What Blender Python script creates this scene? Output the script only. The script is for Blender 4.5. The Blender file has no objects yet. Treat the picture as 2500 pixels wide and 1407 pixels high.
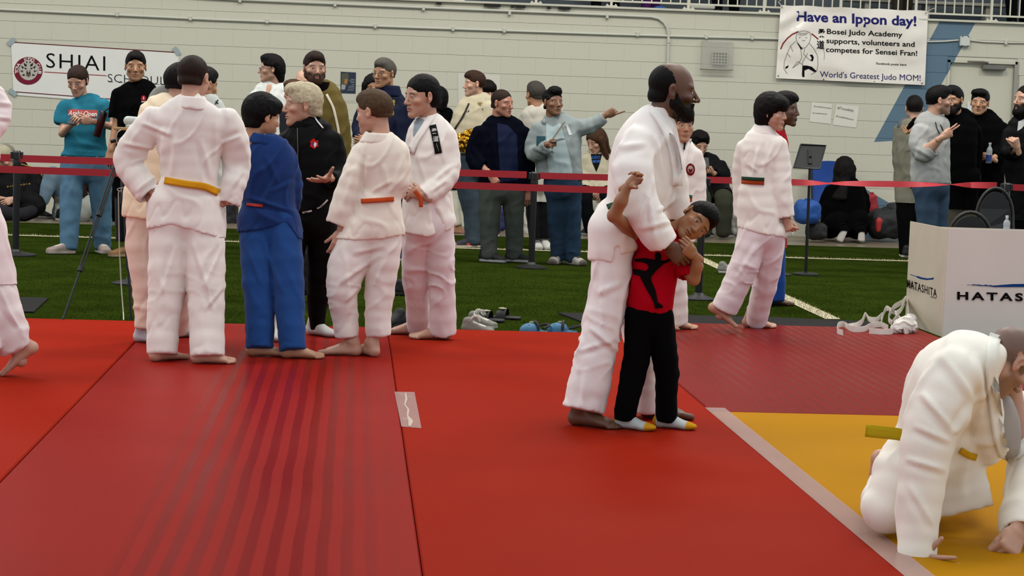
import bpy, math, random, time
import numpy as np
from mathutils import Matrix, Vector
from mathutils.bvhtree import BVHTree
T0 = time.time()
SC = bpy.context.scene
COL = SC.collection
# ---------------------------------------------------------------- camera, world, lamps, exposure
FPX = 4923.4
RM = np.array([[0.99647298, -0.07668773, 0.03406747],
               [-0.02741446, 0.08619447, 0.99590108],
               [0.07930982, 0.99332246, -0.0837881]])
CAM = np.array([0., 0., 1.4])
cd = bpy.data.cameras.new('camera'); cam = bpy.data.objects.new('camera', cd); COL.objects.link(cam)
cd.sensor_width = 36; cd.lens = FPX / 2500 * 36; cd.clip_end = 200
cam.matrix_world = Matrix.Translation(CAM) @ Matrix([list(RM[0]), list(RM[1]), list(-RM[2])]).transposed().to_4x4()
cam['kind'] = 'structure'
SC.camera = cam
w = bpy.data.worlds.new('world'); SC.world = w; w.use_nodes = True
bg = w.node_tree.nodes['Background']; bg.inputs[0].default_value = (.86, .92, 1.0, 1); bg.inputs[1].default_value = .62
SC.view_settings.view_transform = 'Standard'; SC.view_settings.look = 'None'
SC.view_settings.exposure = 0.5; SC.view_settings.gamma = 1.0
def area(name, loc, size, energy, color, rot=(0, 0, 0)):
    l = bpy.data.lights.new(name, 'AREA'); l.shape = 'RECTANGLE'; l.size, l.size_y = size; l.energy = energy; l.color = color
    o = bpy.data.objects.new(name, l); COL.objects.link(o); o.location = loc; o.rotation_euler = rot; return o
for i, (x, y, e) in enumerate([(-6, 3, 40), (6, 3, 40), (-6, 10.5, 200), (4, 10.5, 200), (-6, 18.5, 420), (3, 18.5, 420), (10, 18.5, 300)]):
    area('ceiling_lamp', (x, y, 9.0), (3.2, 2.2), e, (1, .95, .85))

def ray(px, py):
    d = np.array([px - 1250., -(py - 703.5), FPX]) @ RM
    return d / np.linalg.norm(d)
def at(px, py, Y):
    d = ray(px, py); return CAM + d * (Y / d[1])
def fl(px, py, z=0.):
    d = ray(px, py); return CAM + d * ((z - CAM[2]) / d[2])
def ppm(Y): return FPX / (Y * .9965)
def proj(P):
    v = (np.asarray(P) - CAM) @ RM.T
    return 1250 + FPX * v[..., 0] / v[..., 2], 703.5 - FPX * v[..., 1] / v[..., 2]
def hx(s):
    c = [int(s[i:i + 2], 16) / 255 for i in (0, 2, 4)]
    c = [((x + .055) / 1.055) ** 2.4 if x > .04045 else x / 12.92 for x in c]; k = .4 if max(c) < .02 else 1.
    return tuple(x * k for x in c)

# ---------------------------------------------------------------- noise
_rs = np.random.RandomState(7); _PM = _rs.permutation(256); _PM = np.concatenate([_PM, _PM, _PM]).astype(np.int32)
_GR = _rs.normal(size=(256, 3)); _GR /= np.linalg.norm(_GR, axis=1)[:, None]
def noise(P):
    P = np.asarray(P); I = np.floor(P).astype(np.int64); F = P - I; I &= 255
    U = F * F * F * (F * (F * 6 - 15) + 10); r = 0
    for dx in (0, 1):
        for dy in (0, 1):
            for dz in (0, 1):
                g = _GR[_PM[_PM[_PM[I[:, 0] + dx] + I[:, 1] + dy] + I[:, 2] + dz]]
                dt = (g * (F - [dx, dy, dz])).sum(1)
                r = r + dt * (U[:, 0] if dx else 1 - U[:, 0]) * (U[:, 1] if dy else 1 - U[:, 1]) * (U[:, 2] if dz else 1 - U[:, 2])
    return r * 1.6

# ---------------------------------------------------------------- signed-distance modelling
def _n(v):
    v = np.asarray(v, float); return v / (np.linalg.norm(v) + 1e-12)
class Field:
    def __init__(s, lo, hi, h):
        s.h = h; s.lo = np.asarray(lo, float) - 3 * h; n = np.ceil((np.asarray(hi) + 3 * h - s.lo) / h).astype(int) + 1
        s.n = n; s.D = np.full(n, .5, np.float32)
        s.ax = [(s.lo[i] + h * np.arange(n[i])).astype(np.float32) for i in range(3)]
    def box(s, lo, hi):
        a = np.maximum(0, np.floor((np.asarray(lo) - s.lo) / s.h).astype(int)); b = np.minimum(s.n, np.ceil((np.asarray(hi) - s.lo) / s.h).astype(int) + 1)
        if (b <= a).any(): return None, None
        sl = tuple(slice(a[i], b[i]) for i in range(3))
        return sl, (s.ax[0][sl[0]][:, None, None], s.ax[1][sl[1]][None, :, None], s.ax[2][sl[2]][None, None, :])
    def comb(s, sl, d, k, op):
        A = s.D[sl]
        if op == 'u':
            if k > 0:
                hh = np.clip(.5 + .5 * (d - A) / k, 0, 1); s.D[sl] = A * hh + d * (1 - hh) - k * hh * (1 - hh)
                # d*(1-h)+A*h
            else: s.D[sl] = np.minimum(A, d)
        else:
            if k > 0:
                d = -d; hh = np.clip(.5 - .5 * (d - A) / k, 0, 1); s.D[sl] = A * hh + d * (1 - hh) + k * hh * (1 - hh)
            else: s.D[sl] = np.maximum(A, -d)
    def seg(s, a, b, ra, rb, u=(1, 0, 0), k=.0, op='u', c0='r', c1='r'):
        a = np.asarray(a, float); b = np.asarray(b, float); ra = np.broadcast_to(ra, 2); rb = np.broadcast_to(rb, 2)
        L = np.linalg.norm(b - a) + 1e-9; d = (b - a) / L; u = np.asarray(u, float); u = u - d * (u @ d)
        if np.linalg.norm(u) < 1e-3: u = np.cross(d, (0, 0, 1.)) if abs(d[2]) < .9 else np.cross(d, (0, 1., 0))
        u = _n(u); v = np.cross(d, u)
        R = max(ra.max(), rb.max()) + k + 2 * s.h
        sl, g = s.box(np.minimum(a, b) - R, np.maximum(a, b) + R)
        if sl is None: return
        x, y, z = g[0] - a[0], g[1] - a[1], g[2] - a[2]
        t = x * d[0] + y * d[1] + z * d[2]; du = x * u[0] + y * u[1] + z * u[2]; dv = x * v[0] + y * v[1] + z * v[2]
        c = np.clip(t / L, 0, 1); ru = ra[0] + (rb[0] - ra[0]) * c; rv = ra[1] + (rb[1] - ra[1]) * c; rm = np.minimum(ru, rv)
        e = 0
        if c0 == 'r': e = e + np.maximum(-t, 0)
        if c1 == 'r': e = e + np.maximum(t - L, 0)
        q = np.sqrt((du / ru) ** 2 + (dv / rv) ** 2 + (e / rm) ** 2) + 1e-6; rad = np.sqrt(du * du + dv * dv + e * e)
        D = np.where(q < .05, -rm, rad * (1 - 1 / q))
        if c0 == 'f': D = np.maximum(D, -t)
        if c1 == 'f': D = np.maximum(D, t - L)
        s.comb(sl, D.astype(np.float32), k, op)
    def ell(s, c, r, rot=None, k=.0, op='u'):
        c = np.asarray(c, float); r = np.asarray(r, float); Q = np.eye(3) if rot is None else rot; R = r.max() + k + 2 * s.h
        sl, g = s.box(c - R, c + R)
        if sl is None: return
        x, y, z = g[0] - c[0], g[1] - c[1], g[2] - c[2]
        p = [(x * Q[i][0] + y * Q[i][1] + z * Q[i][2]) for i in range(3)]
        q = np.sqrt(sum((p[i] / r[i]) ** 2 for i in range(3))) + 1e-6; rad = np.sqrt(x * x + y * y + z * z)
        s.comb(sl, np.where(q < .05, -r.min(), rad * (1 - 1 / q)).astype(np.float32), k, op)
    def boxp(s, c, half, rot=None, r=.0, k=.0, op='u'):
        c = np.asarray(c, float); half = np.asarray(half, float); Q = np.eye(3) if rot is None else rot; R = np.linalg.norm(half) + k + 2 * s.h
        sl, g = s.box(c - R, c + R)
        if sl is None: return
        x, y, z = g[0] - c[0], g[1] - c[1], g[2] - c[2]
        p = [np.abs(x * Q[i][0] + y * Q[i][1] + z * Q[i][2]) - (half[i] - r) for i in range(3)]
        D = np.sqrt(sum(np.maximum(q, 0) ** 2 for q in p)) + np.minimum(np.maximum(np.maximum(p[0], p[1]), p[2]), 0) - r
        s.comb(sl, D.astype(np.float32), k, op)
    def half(s, p, nrm):           # remove the side the normal points to
        nrm = _n(nrm); x, y, z = s.ax[0][:, None, None], s.ax[1][None, :, None], s.ax[2][None, None, :]
        D = (x - p[0]) * nrm[0] + (y - p[1]) * nrm[1] + (z - p[2]) * nrm[2]
        s.D = np.maximum(s.D, D.astype(np.float32))
    def mesh(s):
        D = s.D; B = D < 0; n = D.shape
        cnt = np.zeros(tuple(m - 1 for m in n), np.int8)
        for i in (0, 1):
            for j in (0, 1):
                for k in (0, 1): cnt += B[i:n[0] - 1 + i, j:n[1] - 1 + j, k:n[2] - 1 + k]
        act = (cnt > 0) & (cnt < 8); idx = np.full(act.shape, -1, np.int64); C = np.argwhere(act); idx[act] = np.arange(len(C))
        acc = np.zeros((len(C), 3)); w8 = np.zeros(len(C))
        cor = [(0, 0, 0), (1, 0, 0), (0, 1, 0), (1, 1, 0), (0, 0, 1), (1, 0, 1), (0, 1, 1), (1, 1, 1)]
        V = [D[C[:, 0] + a, C[:, 1] + b, C[:, 2] + c] for a, b, c in cor]
        for e0, e1 in ((0, 1), (2, 3), (4, 5), (6, 7), (0, 2), (1, 3), (4, 6), (5, 7), (0, 4), (1, 5), (2, 6), (3, 7)):
            a, b = V[e0], V[e1]; m = (a < 0) != (b < 0); t = np.where(m, a / np.where(m, a - b, 1), 0)
            p0 = np.array(cor[e0]); dp = np.array(cor[e1]) - p0
            acc += np.where(m[:, None], p0 + t[:, None] * dp, 0); w8 += m
        P = (C + acc / w8[:, None]) * s.h + s.lo
        Q = []
        for ax in range(3):
            a0 = [slice(1, -1)] * 3; a1 = [slice(1, -1)] * 3; a0[ax] = slice(0, -1); a1[ax] = slice(1, None)
            X0 = B[tuple(a0)]; X1 = B[tuple(a1)]; m = X0 != X1; E = np.argwhere(m); st = X0[m]
            E = E + [0 if i == ax else 1 for i in range(3)]
            o1 = [0, 0, 0]; o2 = [0, 0, 0]; o1[(ax + 1) % 3] = -1; o2[(ax + 2) % 3] = -1; o1 = np.array(o1); o2 = np.array(o2)
            g = lambda o: idx[tuple((E + o).T)]
            q = np.stack([g(0), g(o1), g(o1 + o2), g(o2)], 1); q = q[(q >= 0).all(1)] if (q < 0).any() else q
            st = st[:len(q)]; q[~st] = q[~st][:, ::-1]; Q.append(q)
        return P, np.concatenate(Q)[:, ::-1] if False else np.concatenate(Q)
def normals(P, Q):
    a, b, c, d = (P[Q[:, i]] for i in range(4)); N = np.cross(c - a, d - b); V = np.zeros_like(P)
    for i in range(4):
        for j in range(3): V[:, j] += np.bincount(Q[:, i], N[:, j], len(P))
    return V / (np.linalg.norm(V, axis=1)[:, None] + 1e-12)
def smooth(P, Q, it=1, f=.5):
    for _ in range(it):
        S = np.zeros_like(P); c = np.zeros(len(P))
        for i in range(4):
            o = Q[:, (i + 1) % 4]; o2 = Q[:, (i + 3) % 4]
            for j in range(3): S[:, j] += np.bincount(Q[:, i], P[o, j] + P[o2, j], len(P))
            c += np.bincount(Q[:, i], minlength=len(P)) * 2.
        P = P + f * (S / np.maximum(c, 1)[:, None] - P)
    return P

# ---------------------------------------------------------------- materials
MATS = {}
def nd(nt, t, **kw):
    n = nt.nodes.new(t)
    for k, v in kw.items():
        if k[0] == 'i' and k[1:].isdigit(): n.inputs[int(k[1:])].default_value = v
        else: setattr(n, k, v)
    return n
def mat(name, col=(.5, .5, .5), rough=.6, metal=0., spec=.5, var=.06, vs=6., bump=0., bs=200., attr=False, sheen=0., emit=None, alpha=None, trans=0., aniso=None, sss=0., coat=0.):
    if name in MATS: return MATS[name]
    if isinstance(col, str): col = hx(col)
    m = bpy.data.materials.new(name); MATS[name] = m; m.use_nodes = True; nt = m.node_tree; P = nt.nodes['Principled BSDF']; L = nt.links.new
    P.inputs['Roughness'].default_value = rough; P.inputs['Metallic'].default_value = metal; P.inputs['Specular IOR Level'].default_value = spec
    if sheen: P.inputs['Sheen Weight'].default_value = sheen
    if coat: P.inputs['Coat Weight'].default_value = coat
    if trans: P.inputs['Transmission Weight'].default_value = trans
    if sss: P.inputs['Subsurface Weight'].default_value = sss; P.inputs['Subsurface Radius'].default_value = (.5, .2, .1); P.inputs['Subsurface Scale'].default_value = .015
    if emit: P.inputs['Emission Color'].default_value = (*col, 1); P.inputs['Emission Strength'].default_value = emit
    tc = nd(nt, 'ShaderNodeTexCoord'); nz = nd(nt, 'ShaderNodeTexNoise'); nz.inputs['Scale'].default_value = vs; nz.inputs['Detail'].default_value = 4
    L(tc.outputs['Object'], nz.inputs['Vector'])
    mr = nd(nt, 'ShaderNodeMapRange'); mr.inputs[1].default_value = .3; mr.inputs[2].default_value = .7; mr.inputs[3].default_value = 1 - var; mr.inputs[4].default_value = 1 + var
    L(nz.outputs[0], mr.inputs[0])
    mx = nd(nt, 'ShaderNodeVectorMath', operation='SCALE'); L(mr.outputs[0], mx.inputs['Scale'])
    if attr:
        at_ = nd(nt, 'ShaderNodeAttribute', attribute_name='Col'); L(at_.outputs['Color'], mx.inputs[0])
    else: mx.inputs[0].default_value = col
    L(mx.outputs[0], P.inputs['Base Color'])
    if bump:
        n2 = nd(nt, 'ShaderNodeTexNoise'); n2.inputs['Scale'].default_value = bs; n2.inputs['Detail'].default_value = 3
        if aniso:
            mp = nd(nt, 'ShaderNodeMapping'); mp.inputs['Scale'].default_value = aniso; L(tc.outputs['Object'], mp.inputs[0]); L(mp.outputs[0], n2.inputs['Vector'])
        else: L(tc.outputs['Object'], n2.inputs['Vector'])
        bp = nd(nt, 'ShaderNodeBump'); bp.inputs['Strength'].default_value = bump; bp.inputs['Distance'].default_value = .004
        L(n2.outputs[0], bp.inputs['Height']); L(bp.outputs[0], P.inputs['Normal'])
    return m

# ---------------------------------------------------------------- objects
def tag(o, label=None, cat=None, group=None, kind=None):
    for k, v in (('label', label), ('category', cat), ('group', group), ('kind', kind)):
        if v: o[k] = v
    return o
def link(name, me, parent=None, m=None):
    o = bpy.data.objects.new(name, me); COL.objects.link(o)
    if m is not None and me is not None: me.materials.clear(); me.materials.append(m)
    if parent is not None:
        o.parent = parent; o.matrix_parent_inverse = parent.matrix_world.inverted()
    return o
def empty(name, loc, label, cat, group=None):
    o = bpy.data.objects.new(name, None); COL.objects.link(o); o.location = loc; o.empty_display_size = .1
    bpy.context.view_layer.update() if False else None
    o.matrix_world = Matrix.Translation(Vector(loc)); return tag(o, label, cat, group)
def qmesh(name, P, Q, col=None, sm=True):
    me = bpy.data.meshes.new(name); me.vertices.add(len(P)); me.vertices.foreach_set('co', np.asarray(P, np.float32).ravel())
    me.loops.add(len(Q) * 4); me.loops.foreach_set('vertex_index', np.asarray(Q, np.int32).ravel())
    me.polygons.add(len(Q)); me.polygons.foreach_set('loop_start', np.arange(len(Q), dtype=np.int32) * 4)
    me.polygons.foreach_set('use_smooth', np.full(len(Q), sm))
    if col is not None:
        a = me.attributes.new('Col', 'FLOAT_COLOR', 'POINT'); c = np.ones((len(P), 4), np.float32); c[:, :3] = col; a.data.foreach_set('color', c.ravel())
    me.update(calc_edges=True); return me
class MB:          # boxes, tubes, lathes, prisms collected in one mesh
    def __init__(s): s.v = []; s.f = []
    def add(s, V, F):
        b = len(s.v); s.v += [tuple(map(float, x)) for x in V]; s.f += [tuple(i + b for i in f) for f in F]; return s
    def box(s, lo, hi, bev=0.):
        lo = np.array(lo, float); hi = np.array(hi, float); lo, hi = np.minimum(lo, hi), np.maximum(lo, hi)
        if bev <= 0:
            V = [(x, y, z) for x in (lo[0], hi[0]) for y in (lo[1], hi[1]) for z in (lo[2], hi[2])]
            return s.add(V, [(0, 1, 3, 2), (4, 6, 7, 5), (0, 4, 5, 1), (2, 3, 7, 6), (0, 2, 6, 4), (1, 5, 7, 3)])
        bm = bpy_bev(lo, hi, bev); return s.add(*bm)
    def obox(s, c, half, R, bev=0.):
        t = MB().box(-np.array(half), np.array(half), bev); V = np.array(t.v) @ np.array(R) + c; return s.add(V, t.f)
    def tube(s, pts, r, n=8, caps=True, flat=None):
        pts = [np.array(p, float) for p in pts]; m = len(pts); rr = [r] * m if np.isscalar(r) else list(r); V = []; F = []
        prev = None
        for i, p in enumerate(pts):
            d = _n(pts[min(i + 1, m - 1)] - pts[max(i - 1, 0)])
            if prev is None: u = _n(np.cross(d, (0, 0, 1) if abs(d[2]) < .9 else (1, 0, 0)))
            else: u = _n(prev - d * (prev @ d))
            prev = u; v = np.cross(d, u)
            for k in range(n):
                a = 2 * math.pi * k / n; V.append(p + rr[i] * (math.cos(a) * u + math.sin(a) * v * (flat or 1)))
        for i in range(m - 1):
            for k in range(n): F.append((i * n + k, i * n + (k + 1) % n, (i + 1) * n + (k + 1) % n, (i + 1) * n + k))
        if caps: F.append(tuple(range(n))[::-1]); F.append(tuple((m - 1) * n + k for k in range(n)))
        return s.add(V, F)
    def lathe(s, c, prof, n=20, axis=(0, 0, 1)):
        d = _n(axis); u = _n(np.cross(d, (1, 0, 0) if abs(d[0]) < .9 else (0, 1, 0))); v = np.cross(d, u); V = []; F = []; m = len(prof)
        for r, h in prof:
            for k in range(n):
                a = 2 * math.pi * k / n; V.append(np.array(c) + d * h + max(r, 1e-4) * (math.cos(a) * u + math.sin(a) * v))
        for i in range(m - 1):
            for k in range(n): F.append((i * n + k, i * n + (k + 1) % n, (i + 1) * n + (k + 1) % n, (i + 1) * n + k))
        F.append(tuple(range(n))[::-1]); F.append(tuple((m - 1) * n + k for k in range(n))); return s.add(V, F)
    def prism(s, poly, dv):
        n = len(poly); V = [np.array(p, float) for p in poly] + [np.array(p, float) + dv for p in poly]
        return s.add(V, [tuple(range(n)), tuple(range(2 * n - 1, n - 1, -1))] + [(i, i + n, (i + 1) % n + n, (i + 1) % n) for i in range(n)])
    def ribbon(s, pts, wv, th):      # band along pts, wv = half-width vector(s), th thickness vector
        m = len(pts); W = [np.array(wv, float)] * m if np.ndim(wv) == 1 else [np.array(x, float) for x in wv]; th = np.array(th, float); V = []; F = []
        for p, q in zip(pts, W):
            p = np.array(p, float); V += [p - q, p + q, p + q + th, p - q + th]
        for i in range(m - 1):
            for k in range(4): F.append((i * 4 + k, i * 4 + (k + 1) % 4, i * 4 + 4 + (k + 1) % 4, i * 4 + 4 + k))
        F += [(3, 2, 1, 0), tuple((m - 1) * 4 + k for k in range(4))]; return s.add(V, F)
    def build(s, name, m, parent=None, sm=False):
        me = bpy.data.meshes.new(name); me.from_pydata(s.v, [], s.f); me.validate(); me.update()
        if sm: me.shade_smooth()
        try:
            import bmesh; b = bmesh.new(); b.from_mesh(me); bmesh.ops.recalc_face_normals(b, faces=b.faces)
            if sm:
                for e in b.edges:
                    if len(e.link_faces) == 2 and e.calc_face_angle(0) > .7: e.smooth = False
            b.to_mesh(me); b.free()
        except Exception: pass
        return link(name, me, parent, m)
def bpy_bev(lo, hi, r):
    V = []; r = min(r, *(.49 * (hi - lo)))
    for sx in (0, 1):
        for sy in (0, 1):
            for sz in (0, 1):
                c = np.array([hi[0] if sx else lo[0], hi[1] if sy else lo[1], hi[2] if sz else lo[2]]); s = np.array([-1 if sx else 1, -1 if sy else 1, -1 if sz else 1])
                for a in range(3):
                    o = s * r; o[a] = 0; V.append(c + o)
    I = lambda x, y, z, a: (x * 4 + y * 2 + z) * 3 + a
    F = []
    for a in range(3):
        b, c = (a + 1) % 3, (a + 2) % 3
        for sa in (0, 1):
            q = []
            for sb, sc in ((0, 0), (1, 0), (1, 1), (0, 1)):
                s = [0, 0, 0]; s[a] = sa; s[b] = sb; s[c] = sc; q.append(I(*s, a))
            F.append(tuple(q))
        for sb in (0, 1):
            for sc in (0, 1):
                s0 = [0, 0, 0]; s1 = [0, 0, 0]; s0[b] = s1[b] = sb; s0[c] = s1[c] = sc; s1[a] = 1
                F.append((I(*s0, b), I(*s1, b), I(*s1, c), I(*s0, c)))
    for x in (0, 1):
        for y in (0, 1):
            for z in (0, 1): F.append((I(x, y, z, 0), I(x, y, z, 1), I(x, y, z, 2)))
    return V, F
MT = {}
MT['skin'] = mat('skin', attr=True, rough=.5, var=.05, vs=25, bump=.05, bs=300, sss=.12)
MT['hair'] = mat('hair', attr=True, rough=.6, spec=.12, var=.2, vs=60, bump=.6, bs=120, aniso=(3, 3, .4))
MT['gi'] = mat('judo_cotton', attr=True, rough=.95, spec=.08, var=.03, vs=5, bump=.18, bs=260, sheen=.1)
MT['cloth'] = mat('cotton', attr=True, rough=.98, spec=.05, var=.07, vs=8, bump=.2, bs=300)
MT['denim'] = mat('denim', attr=True, rough=.95, spec=.15, var=.16, vs=9, bump=.3, bs=400)
MT['shiny'] = mat('nylon', attr=True, rough=.65, spec=.1, var=.05, vs=8, bump=.1, bs=200)
MT['belt'] = mat('belt_cotton', attr=True, rough=.85, spec=.2, var=.05, vs=12, bump=.3, bs=220, aniso=(.3, .3, 3))
MT['shoe'] = mat('shoe', attr=True, rough=.7, spec=.3, var=.08, vs=20, bump=.2, bs=150)
MT['eye'] = mat('eye', attr=True, rough=.12, spec=.6, var=0.)
MT['black_plastic'] = mat('black_plastic', '0b0b0c', rough=.35, var=.05)
# ---------------------------------------------------------------- canonical heads (face towards +y, up +z, metres)
def rotx(a): c, s = math.cos(a), math.sin(a); return np.array([[1, 0, 0], [0, c, -s], [0, s, c]])
def roty(a): c, s = math.cos(a), math.sin(a); return np.array([[c, 0, s], [0, 1, 0], [-s, 0, c]])
def rotz(a): c, s = math.cos(a), math.sin(a); return np.array([[c, -s, 0], [s, c, 0], [0, 0, 1]])
TPL = {}
def head_tpl(kind='man', h=.004):
    key = ('head', kind, h)
    if key in TPL: return TPL[key]
    F = Field((-.105, -.12, -.215), (.105, .135, .135), h); child = kind == 'child'; fem = kind in ('woman', 'child')
    jw = .048 if kind == 'man' else (.038 if not child else .036); nl = .112 if kind == 'man' else (.108 if not child else .103)
    F.ell((0, -.014, .042), (.075, .095, .084)); F.ell((0, .022, -.005), (.066, .07, .09), k=.02)
    F.seg((jw, .005, -.055), (.014, .07, -.098), .022, .017, k=.02); F.seg((-jw, .005, -.055), (-.014, .07, -.098), .022, .017, k=.02)
    F.ell((0, .045, -.065), (.042, .045, .042), k=.02)
    if child: F.ell((.036, .048, -.045), (.026, .026, .028), k=.02); F.ell((-.036, .048, -.045), (.026, .026, .028), k=.02)
    F.ell((0, .078, -.1), (.017, .014, .014), k=.012)
    F.seg((0, -.03, -.03), (0, -.045, -.22), (.05 if not fem else .043, .056 if not fem else .05), (.056 if not fem else .047, .058 if not fem else .05), k=.02)
    F.seg((-.042, .068, .028), (.042, .068, .028), (.014, .012), (.014, .012), u=(0, 1, 0), k=.012)
    if not fem: F.seg((-.034, .078, .024), (.034, .078, .024), .008, .008, k=.008)
    for sx in (-1, 1):
        F.ell((sx * .045, .06, -.02), (.02, .02, .017), k=.015)
        F.ell((sx * .031, .0985, .004), (.017, .016, .012), k=.01, op='s')
    F.seg((0, .083, .018), (0, nl, -.026), (.0075, .008), (.0115, .01), k=.008)
    F.ell((0, nl, -.029), (.011, .0095, .0095), k=.006)
    for sx in (-1, 1): F.ell((sx * .0125, nl - .011, -.032), (.008, .011, .008), k=.005)
    for sx in (-1, 1): F.ell((sx * .006, nl - .003, -.0395), (.0035, .006, .003), k=.002, op='s')
    F.ell((0, .083, -.06), (.024, .013, .012), k=.01)
    F.seg((-.019, .088, -.0585), (.019, .088, -.0585), (.005, .0045), (.005, .0045), u=(0, 1, 0), k=.004); F.ell((0, .094, -.0575), (.012, .0055, .005), k=.004)
    F.ell((0, .0925, -.0685), (.016, .0065, .006), k=.004)
    F.seg((-.022, .094, -.0632), (.022, .094, -.0632), (.006, .0012), (.006, .0012), u=(0, 1, 0), k=.003, op='s')
    for sx in (-1, 1):      # eyelids as a rim round the eye, ears
        F.ell((sx * .031, .0725, .004), (.0148, .0142, .0142), k=.003); F.seg((sx * .018, .084, .012), (sx * .042, .08, .013), .003, .003, k=.004)
        F.ell((sx * .031, .0895, .0035), (.0145, .011, .006), k=.0008, op='s')
        R = rotz(sx * .35) @ roty(0)
        F.ell((sx * .079, -.006, .002), (.009, .018, .031), R, k=.005); F.ell((sx * .088, -.002, .004), (.007, .011, .019), R, k=.004, op='s'); F.ell((sx * .083, .012, -.006), (.006, .006, .009), R, k=.004, op='s')
        F.ell((sx * .078, .0, -.026), (.006, .009, .009), k=.005)
    P, Q = F.mesh(); P = smooth(P, Q, 1, .4)
    x, y, z = np.abs(P[:, 0]), P[:, 1], P[:, 2]
    g = lambda v, a, b: np.clip((v - a) / (b - a), 0, 1)
    W = {}
    W['lip'] = g(.026 - x, 0, .005) * g(y, .082, .087) * g(.0085 - np.abs(z + .0628 - .003 * (1 - (x / .022) ** 2) * 0), 0, .003)
    W['crease'] = g(.024 - x, 0, .004) * g(y, .082, .086) * g(.0018 - np.abs(z + .0632), 0, .0012)
    bz = .0255 - .35 * np.maximum(x - .034, 0) + .10 * np.minimum(x - .018, .016)
    W['brow'] = g(.006 - np.abs(z - bz), 0, .003) * g(x, .010, .015) * g(.052 - x, 0, .006) * g(y, .05, .06)
    hl = .078 - .25 * x                                            # hairline height at the front
    ear = (x > .071) & (np.abs(y + .004) < .028) & (np.abs(z) < .037)
    side = (y < .035 - .35 * np.maximum(.05 - z, 0) * 0) & (z > -.035 - .9 * np.minimum(y, 0) * 0)
    sc = np.where(y > .02, g(z, hl - .004, hl + .006) + g(.045 - y, -.004, .004) * g(z, -.02, -.01) * (x > .055), g(z, -.035 + .3 * np.maximum(y + .04, 0), -.02 + .3 * np.maximum(y + .04, 0)))
    W['scalp'] = np.clip(sc, 0, 1) * (~ear)
    W['beard'] = np.clip(g(y, -.008, .012) * g(-.022 - .25 * (.07 - np.minimum(x, .07)) - z + .0, -.012, .012) * (z > -.135), 0, 1) * (1 - W['lip']) * (~ear)
    W['beard'] = np.maximum(W['beard'], g(.03 - x, 0, .006) * g(y, .07, .08) * g(-.040 - z, 0, .005) * (1 - W['lip']) * (z > -.13))
    W['beard'] *= 1 - g(.02 - x, 0, .008) * g(.008 - np.abs(z + .079), 0, .004) * .5
    W['red'] = np.clip(g(.026 - np.hypot(x - .045, z + .03), 0, .02) * g(y, .03, .05), 0, 1) + .8 * g(.016 - np.hypot(x, z + .028), 0, .01) * (y > .09) + .8 * ear
    W['lid'] = g(.021 - np.hypot((x - .031), (z - .004) * 1.5), 0, .007) * (y > .06)
    TPL[key] = (P, Q, W); return TPL[key]

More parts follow.
